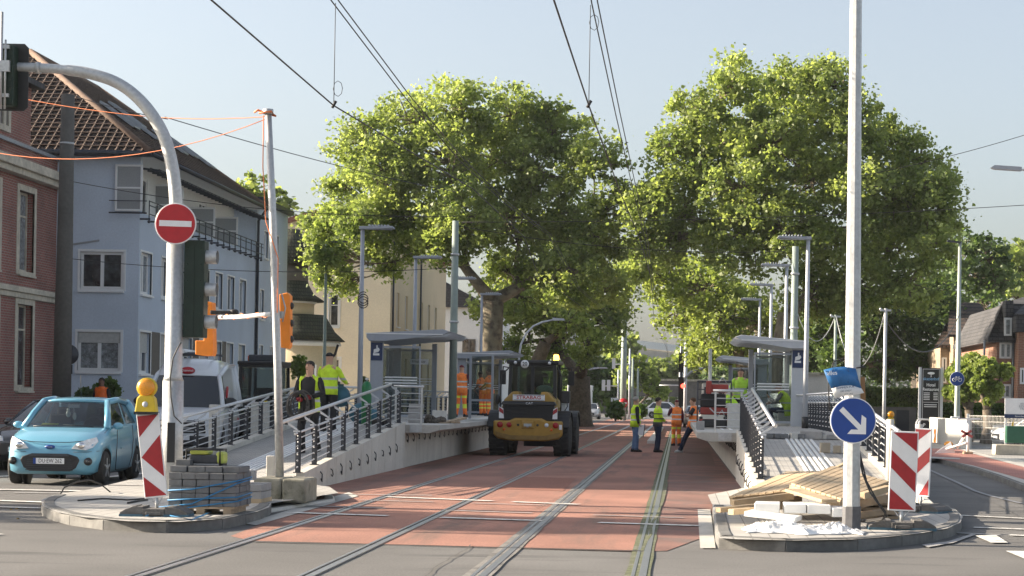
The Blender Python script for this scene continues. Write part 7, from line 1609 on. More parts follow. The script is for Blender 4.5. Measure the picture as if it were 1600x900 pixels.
# IBC on the forks
p = W(876, 632, 59.5)
t = thing('water_tank', 'caged white liquid tank carried in front of the loader', 'tank', (p.x-.35,60,.35)); x, y, z = p.x-.35, 60.2, .34
q = MB(); q.box(x-.5,x+.5,y-.5,y+.5,z+.14,z+1.18); q.build('tank_body', mat('tank_white',(.55,.56,.55),.5,var=.06,scale=4), t, bevel=.08); q = MB()
for k in range(6): u = -.52+1.04*k/5; q.tube([(x+u,y-.53,z+.12),(x+u,y-.53,z+1.18)],.012,5); q.tube([(x+.53,y+u,z+.12),(x+.53,y+u,z+1.18)],.012,5)
for k in range(5): zz = z+.14+1.03*k/4; q.tube([(x-.53,y-.53,zz),(x+.53,y-.53,zz),(x+.53,y+.53,zz)],.012,5)
q.build('cage', galv, t); q = MB(); q.box(x-.55,x+.55,y-.55,y+.55,z+.0,z+.1); q.build('pallet', wood_old, t); q = MB(); q.cb((x,y,z+1.21),(1.1,1.1,.05)); q.build('lid', galv, t)
# --- distant and side vehicles ---
def put(label, colm, px, py, Y, rz, spec=None, front=True, sc=1, **k):
    s_ = spec or sedan_spec(); t = car(label, colm, *s_, **k); simple_front(t, s_[0][3][1], L=s_[0][-1][0]); p = W(px, py, Y); place(t, (p.x, Y, 0), rz, sc); return t
put('pale silver car with lit headlights far down the street left', grey_car, 921, 640, 175, 0)
put('dark blue car parked beside the distant white truck', mat('blue_car',(.05,.10,.18),.3,.2,coat=.7), 905, 640, 160, R(5))
put('white car crossing far behind the standing men', white_gloss, 1075, 640, 200, R(80), sedan_spec(4.6,1.7,.9)); put('pale red-lit car seen past the leaning man', grey_car, 1088, 640, 130, R(180))
put('dark car in the side street right of the hedge', dark_paint, 1412, 648, 98, R(-70)); put('white car behind the mesh fence on the right', white_gloss, 1556, 676, 78, R(-80), sedan_spec(4.4,1.5,.9)); put('silver car parked behind the white car at the right edge', grey_car, 1540, 664, 90, R(-80))
stv = [(0,.72,.42,.86),(.05,.86,.30,.98),(.14,.93,.26,1.05),(.55,.95,.25,1.12),(.95,.96,.25,1.2),(4.6,.96,.28,1.2),(4.8,.95,.32,1.2)]
upv = dict(A=(.9,1.2), B=(1.5,1.88), D=(4.75,1.95), E=(4.8,1.2), wb=.94, wr=.78, bulge=.12, crown=.04, pillar=.1)
t = car('white panel van parked beyond the right ramp, its roof showing over the railing', white_gloss, stv, upv, ((.9,3.9),.85,.33,.22), dark_glass, ((.04,.25),), name='van', cat='van', rear_glass=False); simple_front(t,.95,.9,L=4.8); p = W(1300, 640, 62); place(t, (p.x, 62, 0), R(12))
t = thing('box_truck', 'white box truck far down the street left of the men', 'truck', (0,0,0)); q = MB(); q.box(-1.15,1.15,1.8,7,.9,3.2); q.build('cargo_box', white, t, bevel=.04); q = MB(); q.prism([(-1.05,0,.5),(-1.05,0,1.5),(-1.05,.5,2.5),(-1.05,1.7,2.6),(-1.05,1.7,.5)], (2.1,0,0)); q.build('cab', white_gloss, t, bevel=.06); q = MB(); q.prism([(-.95,.02,1.5),(-.95,.46,2.4),(.95,.46,2.4),(.95,.02,1.5)], (0,-.03,0)); q.build('windscreen', dark_glass, t); q = MB(); q.box(-.9,.9,-.04,.02,.5,.9); q.build('bumper', trim, t)
for u in (.8,5.6):
    for s_ in (-1,1): wheel(t,(s_*.95,u,.45),.45,.3,silver,'X',s_,nsp=0)
p = W(903, 640, 185); place(t, (p.x, 185, 0), 0)
# ================= people =================
def gp_(px, Y, z=0): p = W(px, 660, Y); return (p.x, Y, z)
def zdeck(x, y):
    zf_ = min(1.0, 1.0-(44.4-y)*.0623); zr_ = max(.14, min(1.0, 1.0-(47.3-y)*.0623)); return zr_+(zf_-zr_)*(x-LB)/(LX-LB)
person('bare headed worker in yellow vest walking down the left ramp with a cable coil', gp_(483, 37.4, zdeck(-7.35, 37.4)), R(172), 1.80, dict(elL=(-.29,.05,1.17), wrL=(-.12,.24,1.10), haL=(-.06,.28,1.08), elR=(.27,.02,1.17), wrR=(.16,.2,1.05), haR=(.10,.26,1.04), knR=(.12,.12,.52), anR=(.12,.06,.10), toR=(.13,.24,.05), knL=(-.11,-.0,.50), anL=(-.12,-.16,.10), toL=(-.13,.0,.045)),
  top=cloth_black, vest=vest_mat('hi_vis_yellow_open', (.58,.80,.03), [(1.0,1.05),(1.17,1.22)]), trousers=cloth_black, gloves=red_glove, stout=1.05, head=(R(-18),0), vest_open=True)
cc = Vector(gp_(483, 37.4, zdeck(-7.35, 37.4)))
q = MB(); rr = random.Random(4)
for k in range(9):
    r_ = .22+rr.uniform(-.03,.04); ox = rr.uniform(-.05,.05); q.tube([(cc.x-.12+ox+math.cos(a_)*r_*.9, cc.y-.32+.05*math.sin(a_*2+k)+ox, cc.z+.93+math.sin(a_)*r_*1.15) for a_ in [2*PI*i/22 for i in range(23)]], .014, 6)
tag(q.build('cable_coil', mat('rubber_cable',(.06,.055,.05),.6,var=.2)), 'thick coil of cable held in front of the worker on the ramp', 'cable')
person('worker in a yellow hooded jacket seen from behind on the left ramp', gp_(513, 43.2, zdeck(-8.0, 43.2)), R(-12), 1.78, dict(elR=(.30,.10,1.2), wrR=(.28,.34,1.12), haR=(.28,.4,1.10), elL=(-.27,.08,1.18), wrL=(-.1,.3,1.1), haL=(-.06,.34,1.1)), cap=(cloth_black, True), top=hv_yj, trousers=cloth_black, stout=1.12)
p = gp_(527, 43.0, 0); q = MB(); q.ball((p[0]-.0,43.4,1.62),(.22,.2,.24),n=10,k=7); q.cb((p[0],43.4,1.85),(.12,.06,.1)); tag(q.build('tool_bag', bag_m), 'dark teal tool bag carried by the worker in the yellow jacket', 'bag')
person('worker in wine sleeves and orange vest with back turned on the left platform', gp_(720, 66, 1.0), R(-8), 1.78, dict(elL=(-.30,.02,1.2), wrL=(-.27,.14,1.0), elR=(.36,-.02,1.22), wrR=(.30,.16,1.06), haR=(.24,.2,1.0), hipL=(-.11,0,.92), anL=(-.17,-.02,.09), toL=(-.2,.12,.045), anR=(.15,0,.09), toR=(.18,.14,.045)), cap=(mat('wine_cap',(.12,.01,.02),.9), True), top=cloth_wine, vest=hv_o, trousers=tr_o2, stout=1.05)
person('orange clad worker with bare forearm nearest the loader on the left platform', gp_(765, 71, 1.0), R(75), 1.78, dict(elL=(-.22,.12,1.17), wrL=(-.16,.34,1.02), haL=(-.14,.4,1.0), elR=(.22,.12,1.17), wrR=(.16,.34,1.02), haR=(.14,.4,1.0)), skin_d, top=hv_o, sleeves='short', trousers=tr_o, lean=.05, group=None)
person('orange clad worker half hidden behind his colleague by the far left shelter', gp_(754, 74, 1.0), R(60), 1.72, dict(elL=(-.22,.12,1.17), wrL=(-.16,.34,1.02), elR=(.22,.12,1.17), wrR=(.16,.34,1.02)), skin_d, top=hv_o, sleeves='short', trousers=tr_o, lean=.1)
person('grey haired man in black jacket, yellow vest and jeans holding papers on the tracks', gp_(993, 62, 0), R(-75), 1.79, dict(elL=(-.24,.02,1.17), wrL=(-.2,.12,.98), elR=(.24,0,1.17), wrR=(.22,.05,.93), haR=(.2,.1,.86), anL=(-.09,-.03,.09), anR=(.09,.02,.09)), hair=hair_g, top=cloth_black, vest=hv_y, trousers=jeans, stout=1.06)
p = gp_(1001, 62, 0); q = MB(); q.cb((p[0],61.85,.72),(.22,.02,.34),ry=.1); t = thing('document_folder','white papers in a dark clip held low by the grey haired man','folder',(p[0],61.85,.72)); q.build('papers', sign_white, t); q = MB(); q.cb((p[0]+.12,61.87,.70),(.025,.03,.42),ry=.1); q.build('clip_edge', black, t)
person('man in yellow jacket with black hem and dark jeans facing the leaning man', gp_(1028, 62, 0), R(-80), 1.78, dict(elL=(-.24,.04,1.17), wrL=(-.12,.2,1.05), haL=(-.06,.22,1.03), elR=(.24,.04,1.17), wrR=(.14,.2,1.02), haR=(.08,.24,1.0)), top=vest_mat('hi_vis_jacket_dark_hem',(.62,.85,.03),[(1.08,1.12),(1.24,1.28),(.7,.99)],(.08,.08,.085)), trousers=jeans_d, stout=1.12)
person('worker with wine cap and orange vest turned away behind the leaning man', gp_(1057, 72, 0), R(15), 1.72, dict(elL=(-.30,.08,1.22), wrL=(-.22,.18,1.42), haL=(-.16,.2,1.48)), cap=(MATS['wine_cap'], False), top=cloth_wine, vest=hv_o, trousers=tr_o2)
person('man in black T-shirt and orange vest leaning against the platform edge with folded arms', gp_(1066, 62.2, 0), R(82), 1.82, dict(pelvis=(0,-.33,.93), belly=(0,-.36,1.09), chest=(0,-.38,1.31), neck=(0,-.36,1.48), jaw=(0,-.33,1.57), mid=(0,-.33,1.66), top=(0,-.35,1.735), shL=(-.19,-.38,1.41), shR=(.19,-.38,1.41), elL=(-.25,-.26,1.18), wrL=(-.05,-.12,1.2), haL=(.02,-.12,1.22), elR=(.25,-.26,1.18), wrR=(.05,-.14,1.16), haR=(-.02,-.13,1.16), hipL=(-.1,-.32,.88), hipR=(.1,-.32,.88), knL=(-.12,-.12,.50), knR=(.12,-.10,.50), anL=(-.12,.03,.09), anR=(.12,.06,.09), toL=(-.13,.2,.045), toR=(.13,.22,.045)), hair=mat('hair_brown',(.10,.05,.025),.8,var=.2,scale=50), top=cloth_black, sleeves='short', vest=hv_o, trousers=jeans_d, shoes=shoe_w)
person('bearded worker in yellow-green jacket looking down on the right platform', gp_(1156, 60, .95), R(180), 1.78, dict(elL=(-.30,.06,1.2), wrL=(-.28,.2,1.0), elR=(.30,.06,1.2), wrR=(.28,.2,1.0)), top=vest_mat('yellow_green_jacket',(.45,.75,.06),[(1.12,1.17),(.95,.99)],(.35,.38,.35)), trousers=cloth_black, stout=1.2, lean=.08)
person('crouching worker in a yellow vest beside the red machine', gp_(1147, 54, 1.0), R(90), 1.75, dict(pelvis=(0,-.1,.42), belly=(0,-.02,.56), chest=(0,.14,.74), neck=(0,.25,.84), jaw=(0,.31,.86), mid=(0,.36,.92), top=(0,.36,1.0), shL=(-.19,.18,.80), shR=(.19,.18,.80), elL=(-.24,.34,.58), elR=(.24,.34,.58), wrL=(-.18,.5,.42), wrR=(.18,.5,.42), haL=(-.16,.56,.37), haR=(.16,.56,.37), hipL=(-.1,-.08,.40), hipR=(.1,-.08,.40), knL=(-.16,.32,.46), knR=(.16,.32,.46), anL=(-.14,.05,.10), anR=(.14,.05,.10), toL=(-.15,.2,.045), toR=(.15,.2,.045)), top=vest_mat('yellow_low',(.5,.8,.05),[(.6,.64)],(.4,.42,.4)), trousers=cloth_black)
person('seated worker in cap, checked shirt and yellow vest resting at the near right shelter', gp_(1226, 55.4, .95), R(72), 1.78, dict(pelvis=(0,-.1,.50), belly=(0,-.08,.66), chest=(0,.04,.88), neck=(0,.13,1.03), jaw=(0,.19,1.10), mid=(0,.20,1.19), top=(0,.17,1.265), shL=(-.19,.06,.98), shR=(.19,.06,.98), elL=(-.24,.22,.74), elR=(.24,.24,.74), wrL=(-.12,.44,.84), wrR=(.14,.46,.72), haL=(-.1,.48,.92), haR=(.1,.52,.70), hipL=(-.1,-.05,.48), hipR=(.1,-.05,.48), knL=(-.14,.40,.52), knR=(.14,.42,.52), anL=(-.14,.36,.09), anR=(.12,.58,.14), toL=(-.15,.52,.045), toR=(.13,.74,.10)), cap=(mat('grey_cap',(.30,.30,.28),.9), True), top=plaid, vest=vest_mat('yellow_seated',(.58,.82,.04),[(.70,.74)],(.5,.52,.5)), trousers=jeans_d, shoes=cloth_black, stout=1.08)
q = MB(); p = gp_(1231, 55.4, 0); q.box(p[0]-.3,p[0]+.4,55.2,55.7,.95,1.38); tag(q.build('low_bench_block', kerb_new, bevel=.02), 'pale block the seated worker rests on beside the shelter', 'block')
person('man in orange vest standing beyond the roof of the blue hatchback', gp_(158, 57, .30), R(170), 1.76, dict(), skin_d, top=cloth_black, vest=vest_mat('plain_orange',(.95,.17,.02),[(.9,.95)]), trousers=jeans_d)
# ---- red machine & container on the right platform ----
red_m = mat('machine_red', (.30,.04,.028), .5, var=.15, scale=6)
p = W(1115, 650, 47); x, y = p.x, 47
t = thing('trench_machine', 'red and black building machine standing at the near end of the right platform', 'construction machine', (x,y,1.0))
q = MB(); q.box(x-.36,x+.36,y,y+.9,1.12,1.22); q.cb((x-.0,y+.1,1.42),(.66,.16,.18)); q.build('lower_body', red_m, t, bevel=.03); q = MB(); q.box(x-.33,x+.3,y+.1,y+.8,1.5,1.85); q.build('engine_block', black, t, bevel=.05)
q = MB(); q.cb((x+.12,y,1.98),(.46,.22,.2)); q.cb((x-.13,y-.02,2.0),(.14,.3,.32)); q.build('upper_body', red_m, t, bevel=.03); q = MB(); q.cb((x+.02,y-.05,1.12),(.62,.4,.2)); q.build('black_tray', black, t, bevel=.05)
q = MB(); 
for dx in (-.4,.42): q.tube([(x+dx,y,1.0),(x+dx,y,2.15),(x+dx,y+.9,2.15)],.02,6)
for zz in (1.7,1.95,2.15): q.tube([(x-.4,y,zz),(x+.42,y,zz)],.016,6)
q.build('guard_frame', anth, t); q = MB(); q.tube([(x-.1,y-.05,1.5),(x+.1,y-.06,1.3),(x+.2,y-.05,1.45),(x+.3,y-.04,1.25)],.02,6); q.tube([(x+.1,y,2.1),(x+.2,y,2.25),(x+.3,y,2.12)],.02,6); q.build('hoses', silver, t); q = MB(); 
for s_ in (-1,1): wheel(t,(x+s_*.3,y+.7,1.14),.14,.08,black,'X',s_,nsp=0)
p = W(1095,647,44); q = MB(); q.box(p.x-.09,p.x+.09,44,44.2,1.0,1.2); tag(q.build('loose_paver', stonelite, bevel=.01), 'grey block at the tip of the right platform edge', 'paver', 'loose pavers')
p = W(1146,640,47); q = MB(); q.box(p.x-.15,p.x+.15,46.5,46.9,1.0,1.62); tag(q.build('pale_panel', kerb_new, bevel=.01), 'pale upright panel right of the red machine', 'panel')
a, b = W(1098,600,72), W(1141,600,72)
t = thing('site_container', 'pale site container behind the red machine on the right', 'container', (a.x,72,.95)); q = MB(); q.box(a.x,b.x+.4,72,75,1.0,W(1120,598,72).z); q.build('walls', mat('container_cream',(.62,.58,.50),.7,var=.06,scale=3), t, bevel=.03); q = MB(); q.box(a.x-.04,b.x+.44,71.95,75,W(1120,598,72).z,W(1120,598,72).z+.06); q.build('roof_edge', anth, t); q = MB(); q.box(W(1111,0,72).x,W(1121,0,72).x,71.96,72.0,W(1,618,72).z,W(1120,605,72).z); q.build('window', dark_glass, t)
# ---- right hand street: signs, fence, walls ----
Yh = 88; x0, x1 = W(1437,640,Yh).x, W(1471,640,Yh).x; zt_ = W(1453,575,Yh).z; zb_ = W(1453,656,Yh).z
t = thing('hotel_sign', 'tall black hotel restaurant sign board between two grey posts', 'sign', (x0,Yh,0))
for x in (x0, x1): q = MB(); q.box(x-.06,x+.06,Yh,Yh+.12,0,zt_+.03); q.build('post', grey_light, t)
q = MB(); q.box(x0+.07,x1-.07,Yh+.02,Yh+.08,zb_-.9,zt_); bd = q.build('board', mat('sign_black',(.012,.012,.014),.4,var=.05), t); cx_ = (x0+x1)/2-x0
def line(q, a, b, c, d): q.box(x0+a, x0+b, Yh+.012, Yh+.018, c, d)
q = MB(); line(q,.12,.88,zt_-.06,zt_-.045); line(q,.12,.88,zb_+.03,zb_+.045); line(q,.12,.135,zb_+.03,zt_-.05); line(q,.865,.88,zb_+.03,zt_-.05)
q.ball((x0+cx_,Yh+.01,zt_-.24),(.17,.006,.06),n=12,k=5); line(q,cx_-.015,cx_+.015,zt_-.42,zt_-.25); line(q,.16,.84,zt_-1.58,zt_-1.565)
for k in range(5): line(q,.17,.45,zt_-1.16-.075*k,zt_-1.13-.075*k); line(q,.62,.82,zt_-1.16-.075*k,zt_-1.13-.075*k)
for k in range(2): line(q,.2,.78,zt_-1.70-.09*k,zt_-1.67-.09*k)
q.build('border_lines', sign_white, bd)
text('akazienhof', .20, mat('sign_light_blue',(.25,.50,.80),.5,var=0), bd, (cx_+.0,-.0,zt_-.50), sx=.88).location = (cx_,.01,zt_-.50)
for s_, dz, sz in (('Hotel',.78,.21),('Restaurant',.98,.20)): o_ = text(s_, sz, sign_white, bd, (cx_,.01,zt_-dz), sx=.85, bold=.003)
o_ = text('P', .22, sign_white, bd, (.22,.01,zb_-.25), bold=.004)
c = W(1495.5, 592, 81.8); t = thing('bicycle_sign', 'round blue sign with a white bicycle on the tall lamp pole', 'road sign', tuple(c)); q = MB(); disc(q, c, .31, .02); q.build('sign_plate', sign_white, t); q = MB(); disc(q, c+Vector((0,-.012,0)), .295, .004, 36); q.build('blue_disc', sign_blue, t)
q = MB(); yy = c.y-.02
for s_ in (-1,1): q.tube([(c.x+s_*.12+.075*math.cos(a_),yy,c.z-.04+.075*math.sin(a_)) for a_ in [2*PI*i/14 for i in range(15)]],.011,4)
for a_, b_ in (((-.12,-.04),(-.05,.07)),((-.05,.07),(.07,.07)),((.07,.07),(.0,-.04)),((.0,-.04),(-.05,.07)),((-.12,-.04),(.0,-.04)),((.12,-.04),(.06,.10)),((.06,.10),(.10,.11)),((-.07,.10),(-.03,.10))): q.tube([(c.x+a_[0],yy,c.z+a_[1]),(c.x+b_[0],yy,c.z+b_[1])],.011,4)
q.build('bicycle_symbol', sign_white, t)
a, b = G(1452,685,.12), G(1517,698,.12)
t = thing('garden_wall', 'low white garden wall in front of the clipped hedge', 'wall', (a.x,a.y,.12)); q = MB(); 
A_ = W(1452,684,84); B_ = W(1512,696,70); 
for k in range(5): p_, r_ = A_.lerp(B_,k/5), A_.lerp(B_,(k+1)/5-.003); q.prism([(p_.x,p_.y,.1),(r_.x,r_.y,.1),(r_.x,r_.y,1.18),(p_.x,p_.y,1.18)], (.15,.05,0))
q.build('wall_panels', kerb_new, t, bevel=.01)
def meshfence(label, a, b, h, nx_):
    t = thing('mesh_fence', label, 'fence', (a[0],a[1],.12)); A_, B_ = Vector((*a,.12)), Vector((*b,.12)); q = MB()
    for k in range(nx_+1): p_ = A_.lerp(B_,k/nx_); q.tube([p_+Vector((0,0,.05)),p_+Vector((0,0,h))],.007,4)
    for k in range(6): z = .1+(h-.12)*k/5; q.tube([A_+Vector((0,0,z)),B_+Vector((0,0,z))],.009,4)
    q.build('mesh_panel', kerb_new, t); n = max(1,int((B_-A_).length/2.4))
    for k in range(n+1): p_ = A_.lerp(B_,k/n); q = MB(); q.box(p_.x-.05,p_.x+.05,p_.y-.04,p_.y+.04,.1,h+.17); q.build('post', white, t)
A_ = g2(1512,699,.12); B_ = g2(1650,704,.12); meshfence('pale wire mesh fence before the parked white cars', A_, B_, 1.22, 64)
p = G(1478,692,.12); t = thing('orange_board', 'orange site board leaning on legs against the white wall', 'board', tuple(p)); q = MB(); y_ = p.y; xa_, xb_2 = W(1471,0,y_).x, W(1483,0,y_).x; q.box(xa_,xb_2,y_,y_+.05,W(1,681,y_).z-.25,W(1,645,y_).z); q.build('board', mat('faded_orange',(.62,.24,.05),.6,var=.12), t); q = MB(); q.tube([(xa_+.05,y_,.5),(xa_-.08,y_-.2,.12)],.02,5); q.tube([(xb_2-.05,y_,.5),(xb_2+.05,y_-.2,.12)],.02,5); q.build('leg', galv, t)
q = MB(); p = G(1488,694,.12); q.box(p.x-.25+.25,p.x+.35,p.y+.4,p.y+.7,.12,1.25); tag(q.build('cable_cabinet', white_render, bevel=.02), 'narrow pale cabinet between orange board and bike sign pole', 'cabinet')
q = MB(); p = G(1482,698,.12); q.ball((p.x,p.y,.22),(.18,.16,.11),n=12,k=7); tag(q.build('fallen_lamp', amber), 'amber lamp lying on the footway by the orange board', 'lamp')
p = G(1512,710,.12); t = thing('folded_barrier', 'toppled white folding barrier with a red star shaped clamp on the footway', 'barrier', tuple(p)); x,y,z = p; q = MB(); q.tube([(x,y,.12),(x,y,1.25)],.05,8); q.beam((x-.35,y,1.25),(x+.38,y,1.27),.1,.05); q.beam((x-.05,y,.5),(x-.7,y+.5,.25),.12,.05); q.beam((x,y,.9),(x-.3,y+.3,.3),.1,.04); q.prism([(x-1.0,y+.4,.13),(x-.5,y+.4,.5),(x-.35,y+.4,.15)],(0,.05,0)); q.build('frame', white, t)
q = MB(); q.cb((x-.05,y-.06,.78),(.42,.03,.08),ry=.5); q.cb((x-.05,y-.06,.78),(.36,.03,.08),ry=-.6); q.build('red_clamp', mat('faded_red',(.42,.10,.09),.6), t); q = MB(); q.cb((x,y,.16),(.3,.3,.1)); q.build('foot', wood_old, t, bevel=.02)
p0_ = W(1570,650,64); t = thing('law_office_sign', 'white office sign with a yellow leaf mark at the right edge', 'sign', (p0_.x,64,.12)); q = MB(); xr_ = p0_.x+1.4; q.box(p0_.x,xr_,64,64.05,W(1570,647,64).z,W(1570,622,64).z); q.build('board', sign_white, t); q = MB(); q.box(p0_.x,xr_,63.99,64.05,W(1570,653,64).z,W(1570,647,64).z-.002); q.build('blue_band', navy, t)
q = MB(); q.prism([(p0_.x+.22,63.99,W(1,642,64).z),(p0_.x+.30,63.99,W(1,639,64).z),(p0_.x+.30,63.99,W(1,628,64).z),(p0_.x+.24,63.99,W(1,634,64).z)],(0,.005,0)); q.build('leaf_mark', mat('mark_yellow',(.62,.42,.04),.5,var=0), t)
for k, s_ in enumerate(('ANDREAS','EIDELLOTH','PARTNER')): text(s_, .11, grey_paint, t, (.72,-.012,W(1570,630.5+4*k,64).z-.12), sx=.9)
text('Steuerberater', .075, sign_white, t, (.55,-.016,W(1570,650,64).z-.12)); q = MB(); q.box(p0_.x+.02,p0_.x+.08,64.05,64.1,.12,W(1570,622,64).z); q.build('post', white, t)
q = MB(); p = W(1590,665,62); q.box(p.x-.35,p.x+1.2,62,62.3,.5,1.05); t = thing('green_box','green grit box behind the fence on a stone ledge','box',(p.x,62,.12)); q.build('box_body', mat('box_green',(.02,.10,.06),.5,var=.1), t, bevel=.02); q = MB(); q.box(p.x-.75,p.x+1.5,61.6,62.4,.12,.45); q.build('ledge', stone, t, bevel=.02)
# bike stands and low wall behind right ramp
Yq = 84; q = MB(); 
for k in range(2): px = 1432+8*k; x = W(px,660,Yq).x; q.tube([(x,Yq+k*.8,.1),(x,Yq+k*.8,.95),(x+.1,Yq+k*.8,1.08),(x+.5,Yq+k*.8,1.08),(x+.6,Yq+k*.8,.95),(x+.6,Yq+k*.8,.1)],.035,8)
t = thing('bicycle_stand', 'two grey hoop stands below the hotel sign', 'bike stand', (W(1432,0,Yq).x,Yq,.1)); q.build('hoops', grey_paint, t)
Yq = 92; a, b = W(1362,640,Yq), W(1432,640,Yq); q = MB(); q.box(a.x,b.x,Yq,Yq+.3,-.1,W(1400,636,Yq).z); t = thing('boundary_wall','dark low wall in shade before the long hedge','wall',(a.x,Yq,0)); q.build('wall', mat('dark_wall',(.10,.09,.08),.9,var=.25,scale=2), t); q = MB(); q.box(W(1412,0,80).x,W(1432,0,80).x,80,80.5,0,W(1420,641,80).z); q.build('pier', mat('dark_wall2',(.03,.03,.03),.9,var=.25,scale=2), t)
q = MB(); a, b = W(1265,610,78), W(1300,610,78); q.box(a.x-1,b.x,78,81,0,W(1280,586,78).z); t = thing('garage','low concrete garage behind the near right shelter','garage',(a.x,78,0)); q.build('walls', concrete, t); q = MB(); q.box(a.x-1.1,b.x+.1,77.9,81,W(1280,586,78).z,W(1280,582,78).z); q.build('roof_edge', concrete_old, t)
# left street fence and parked things behind car
q = MB(); a, b = W(120,625,63), W(200,625,63)
for k in range(26): p_ = a.lerp(b,k/25); q.tube([(p_.x,63,.3),(p_.x,63,1.35)],.018,5)
q.tube([(a.x,63,1.3),(b.x,63,1.3)],.025,5); q.tube([(a.x,63,.5),(b.x,63,.5)],.02,5); t = thing('front_railing','dark front garden railing below the blue-grey gable','fence',(a.x,63,.3)); q.build('bars', black, t)
# traffic sign backs on the concrete mast
p = W(107,554,54.35); q = MB(); q.lathe(tuple(p),[(.29,-.01),(.29,.01)],'Y',24); tag(q.build('sign_back', anth), 'dark back of a round sign fixed to the concrete mast', 'sign'); q = MB(); p = W(106,577,54.35); q.cb(p,(.26,.02,.26)); tag(q.build('small_sign_back', anth), 'small dark square plate below the round sign on the concrete mast', 'sign')
# ---- distant signals ----
p = W(1064,612,118); t = thing('traffic_light','distant traffic light showing red right of the men','traffic light',tuple(p)); q = MB(); q.box(p.x-.16,p.x+.16,118,118.2,p.z-.9,p.z+.9); q.box(p.x-.16,p.x+.16,118,118.2,p.z+1.2,p.z+2.4); q.build('housing', black, t); q = MB(); q.lathe((p.x+.12,117.95,p.z+.35),[(.14,-.03),(.14,.03)],'Y',14); q.build('lit_lens', mat('lit_red',(.8,.02,.02),.4,var=0,emit=(1,.05,.03),es=3), t); q = MB(); q.tube([(p.x,118.25,0),(p.x,118.25,p.z+3)],.07,6); q.build('pole', anth, t)
p = W(890,628,150); t = thing('traffic_light','distant red lit traffic light right of the loader','traffic light',tuple(p)); q = MB(); q.box(p.x-.2,p.x+.2,150,150.2,p.z-.6,p.z+.6); q.build('housing', mat('signal_rust',(.2,.05,.03),.6), t); q = MB(); q.lathe((p.x,149.95,p.z+.2),[(.12,-.03),(.12,.03)],'Y',12); q.build('lit_lens', MATS['lit_red'], t); q = MB(); q.tube([(p.x,150.2,0),(p.x,150.2,W(1,560,150).z)],.08,6); q.build('pole', grey_light, t)
def gantry(label, px0, px1, py, Y, heads):
    a, b = W(px0,py,Y), W(px1,py,Y); t = thing('signal_gantry', label, 'traffic light', (b.x,Y,0)); q = MB(); q.tube([(b.x,Y,0),(b.x,Y,b.z+1.5)],.1,6); q.tube([a,b],.06,6); q.build('frame', grey_light, t)
    for hx in heads: p = W(hx,py-1,Y); q = MB(); q.box(p.x-.16,p.x+.16,Y-.1,Y+.1,p.z-.5,p.z+.5); q.build('signal_head', grey_light, t)
gantry('distant signal gantry with two pale heads before the dark trees', 942, 966, 603, 178, (943,951)); gantry('distant gantry arm below the right plane foliage', 1030, 1062, 602, 180, ()); gantry('distant signal gantry high before the hazy trees', 958, 984, 569, 185, (959,))
p = W(978,625,168); q = MB(); t = thing('no_entry_sign','small distant no entry sign behind the grey haired man','road sign',(p.x+1.0,168,0)); x=W(985,0,168).x; z=W(985,630,168).z; q.lathe((x,167.9,z),[(.42,-.02),(.42,.02)],'Y',20); q.build('red_disc', sign_red, t); q=MB(); q.cb((x,167.85,z),(.6,.02,.13)); q.build('white_bar', sign_white, t); q=MB(); q.tube([(x,168,0),(x,168,z)],.04,6); q.build('post', galv, t)
q = MB(); p = W(960,627,165); q.box(p.x-.3,p.x+.3,165,165.05,p.z-.3,p.z+.3); q.tube([(p.x,165.1,0),(p.x,165.1,p.z)],.04,5); tag(q.build('small_white_sign', sign_white), 'small square white sign by the foot of the distant green mast', 'sign')
# low white gutter beside standing men: concrete island strips at the far stop
q = MB(); a, b = W(1006,650,120), W(1018,650,150); q.box(-1.2,-.9,75,120,.0,.12); struct(q.build('kerb', kerb_new, bevel=.01))
q = MB(); 
for k in range(60): x = random.uniform(-7.2,-5.9) if k%2 else random.uniform(-9.2,-7.9); y = random.uniform(24,28.5) if k%2==0 else random.uniform(23.6,24.6); q.ball((x,y,.0 if k%2 else .0), random.uniform(.01,.03), n=5, k=3, sm=False)
tag(q.build('debris', mat('leaf_debris',(.22,.15,.06),.9,var=.4,scale=8)), 'small leaves and grit scattered along the kerb of the left island', 'debris', None, 'stuff')
# ================= trees =================
def lobes(px, Y, spread=2.5, seed=0):
    r_ = random.Random(seed); out = []
    for i, l in enumerate(px):
        y = Y+(l[3] if len(l) > 3 else r_.uniform(-spread, spread)); c = W(l[0], l[1], y); rad = l[2]*Y/3000
        out.append((c.x, c.y, c.z, rad, rad*1.15, rad*.92))
    return out
Yt = 95
base = W(762, 678, Yt); base.z = 0
tree('plane_tree', 'broad plane tree behind the left shelters with its crown over the beige house', tuple(base), .62, (.15,0,6.5), lobes([
 (722,165,48),(640,190,52),(570,225,50),(800,180,52),(870,205,52),(925,250,46),(958,320,40),(545,290,42),(610,270,60),(690,240,62),(770,240,65),(850,270,65),
 (515,350,38),(570,350,52),(640,345,60),(720,330,66),(800,340,66),(880,350,62),(935,375,48),(505,385,34),(495,430,22),(520,405,30),(585,385,32),(650,380,32),(700,380,44),(900,430,55),(945,455,38),(850,430,50),(790,425,34,3),(610,420,14),(540,440,18)], Yt, 3, 3), nclu=66, nleaf=82, leaf=.19, clu=.70, seed=11, hollow=.45)
Y2 = 122
base = W(905, 668, Y2); base.z = 0
tree('plane_tree', 'darker plane tree behind the loader with several leaning trunks', tuple(base), .75, (0,0,3.2), lobes([
 (880,470,52),(930,500,48),(950,480,36),(820,490,42),(860,530,36),(800,540,26),(920,540,34),(900,400,50),(985,430,35),(830,440,40)], Y2, 4, 5), nclu=50, nleaf=66, leaf=.21, clu=.78, lm=leaf_a, seed=12, hollow=.4, bm=bark)
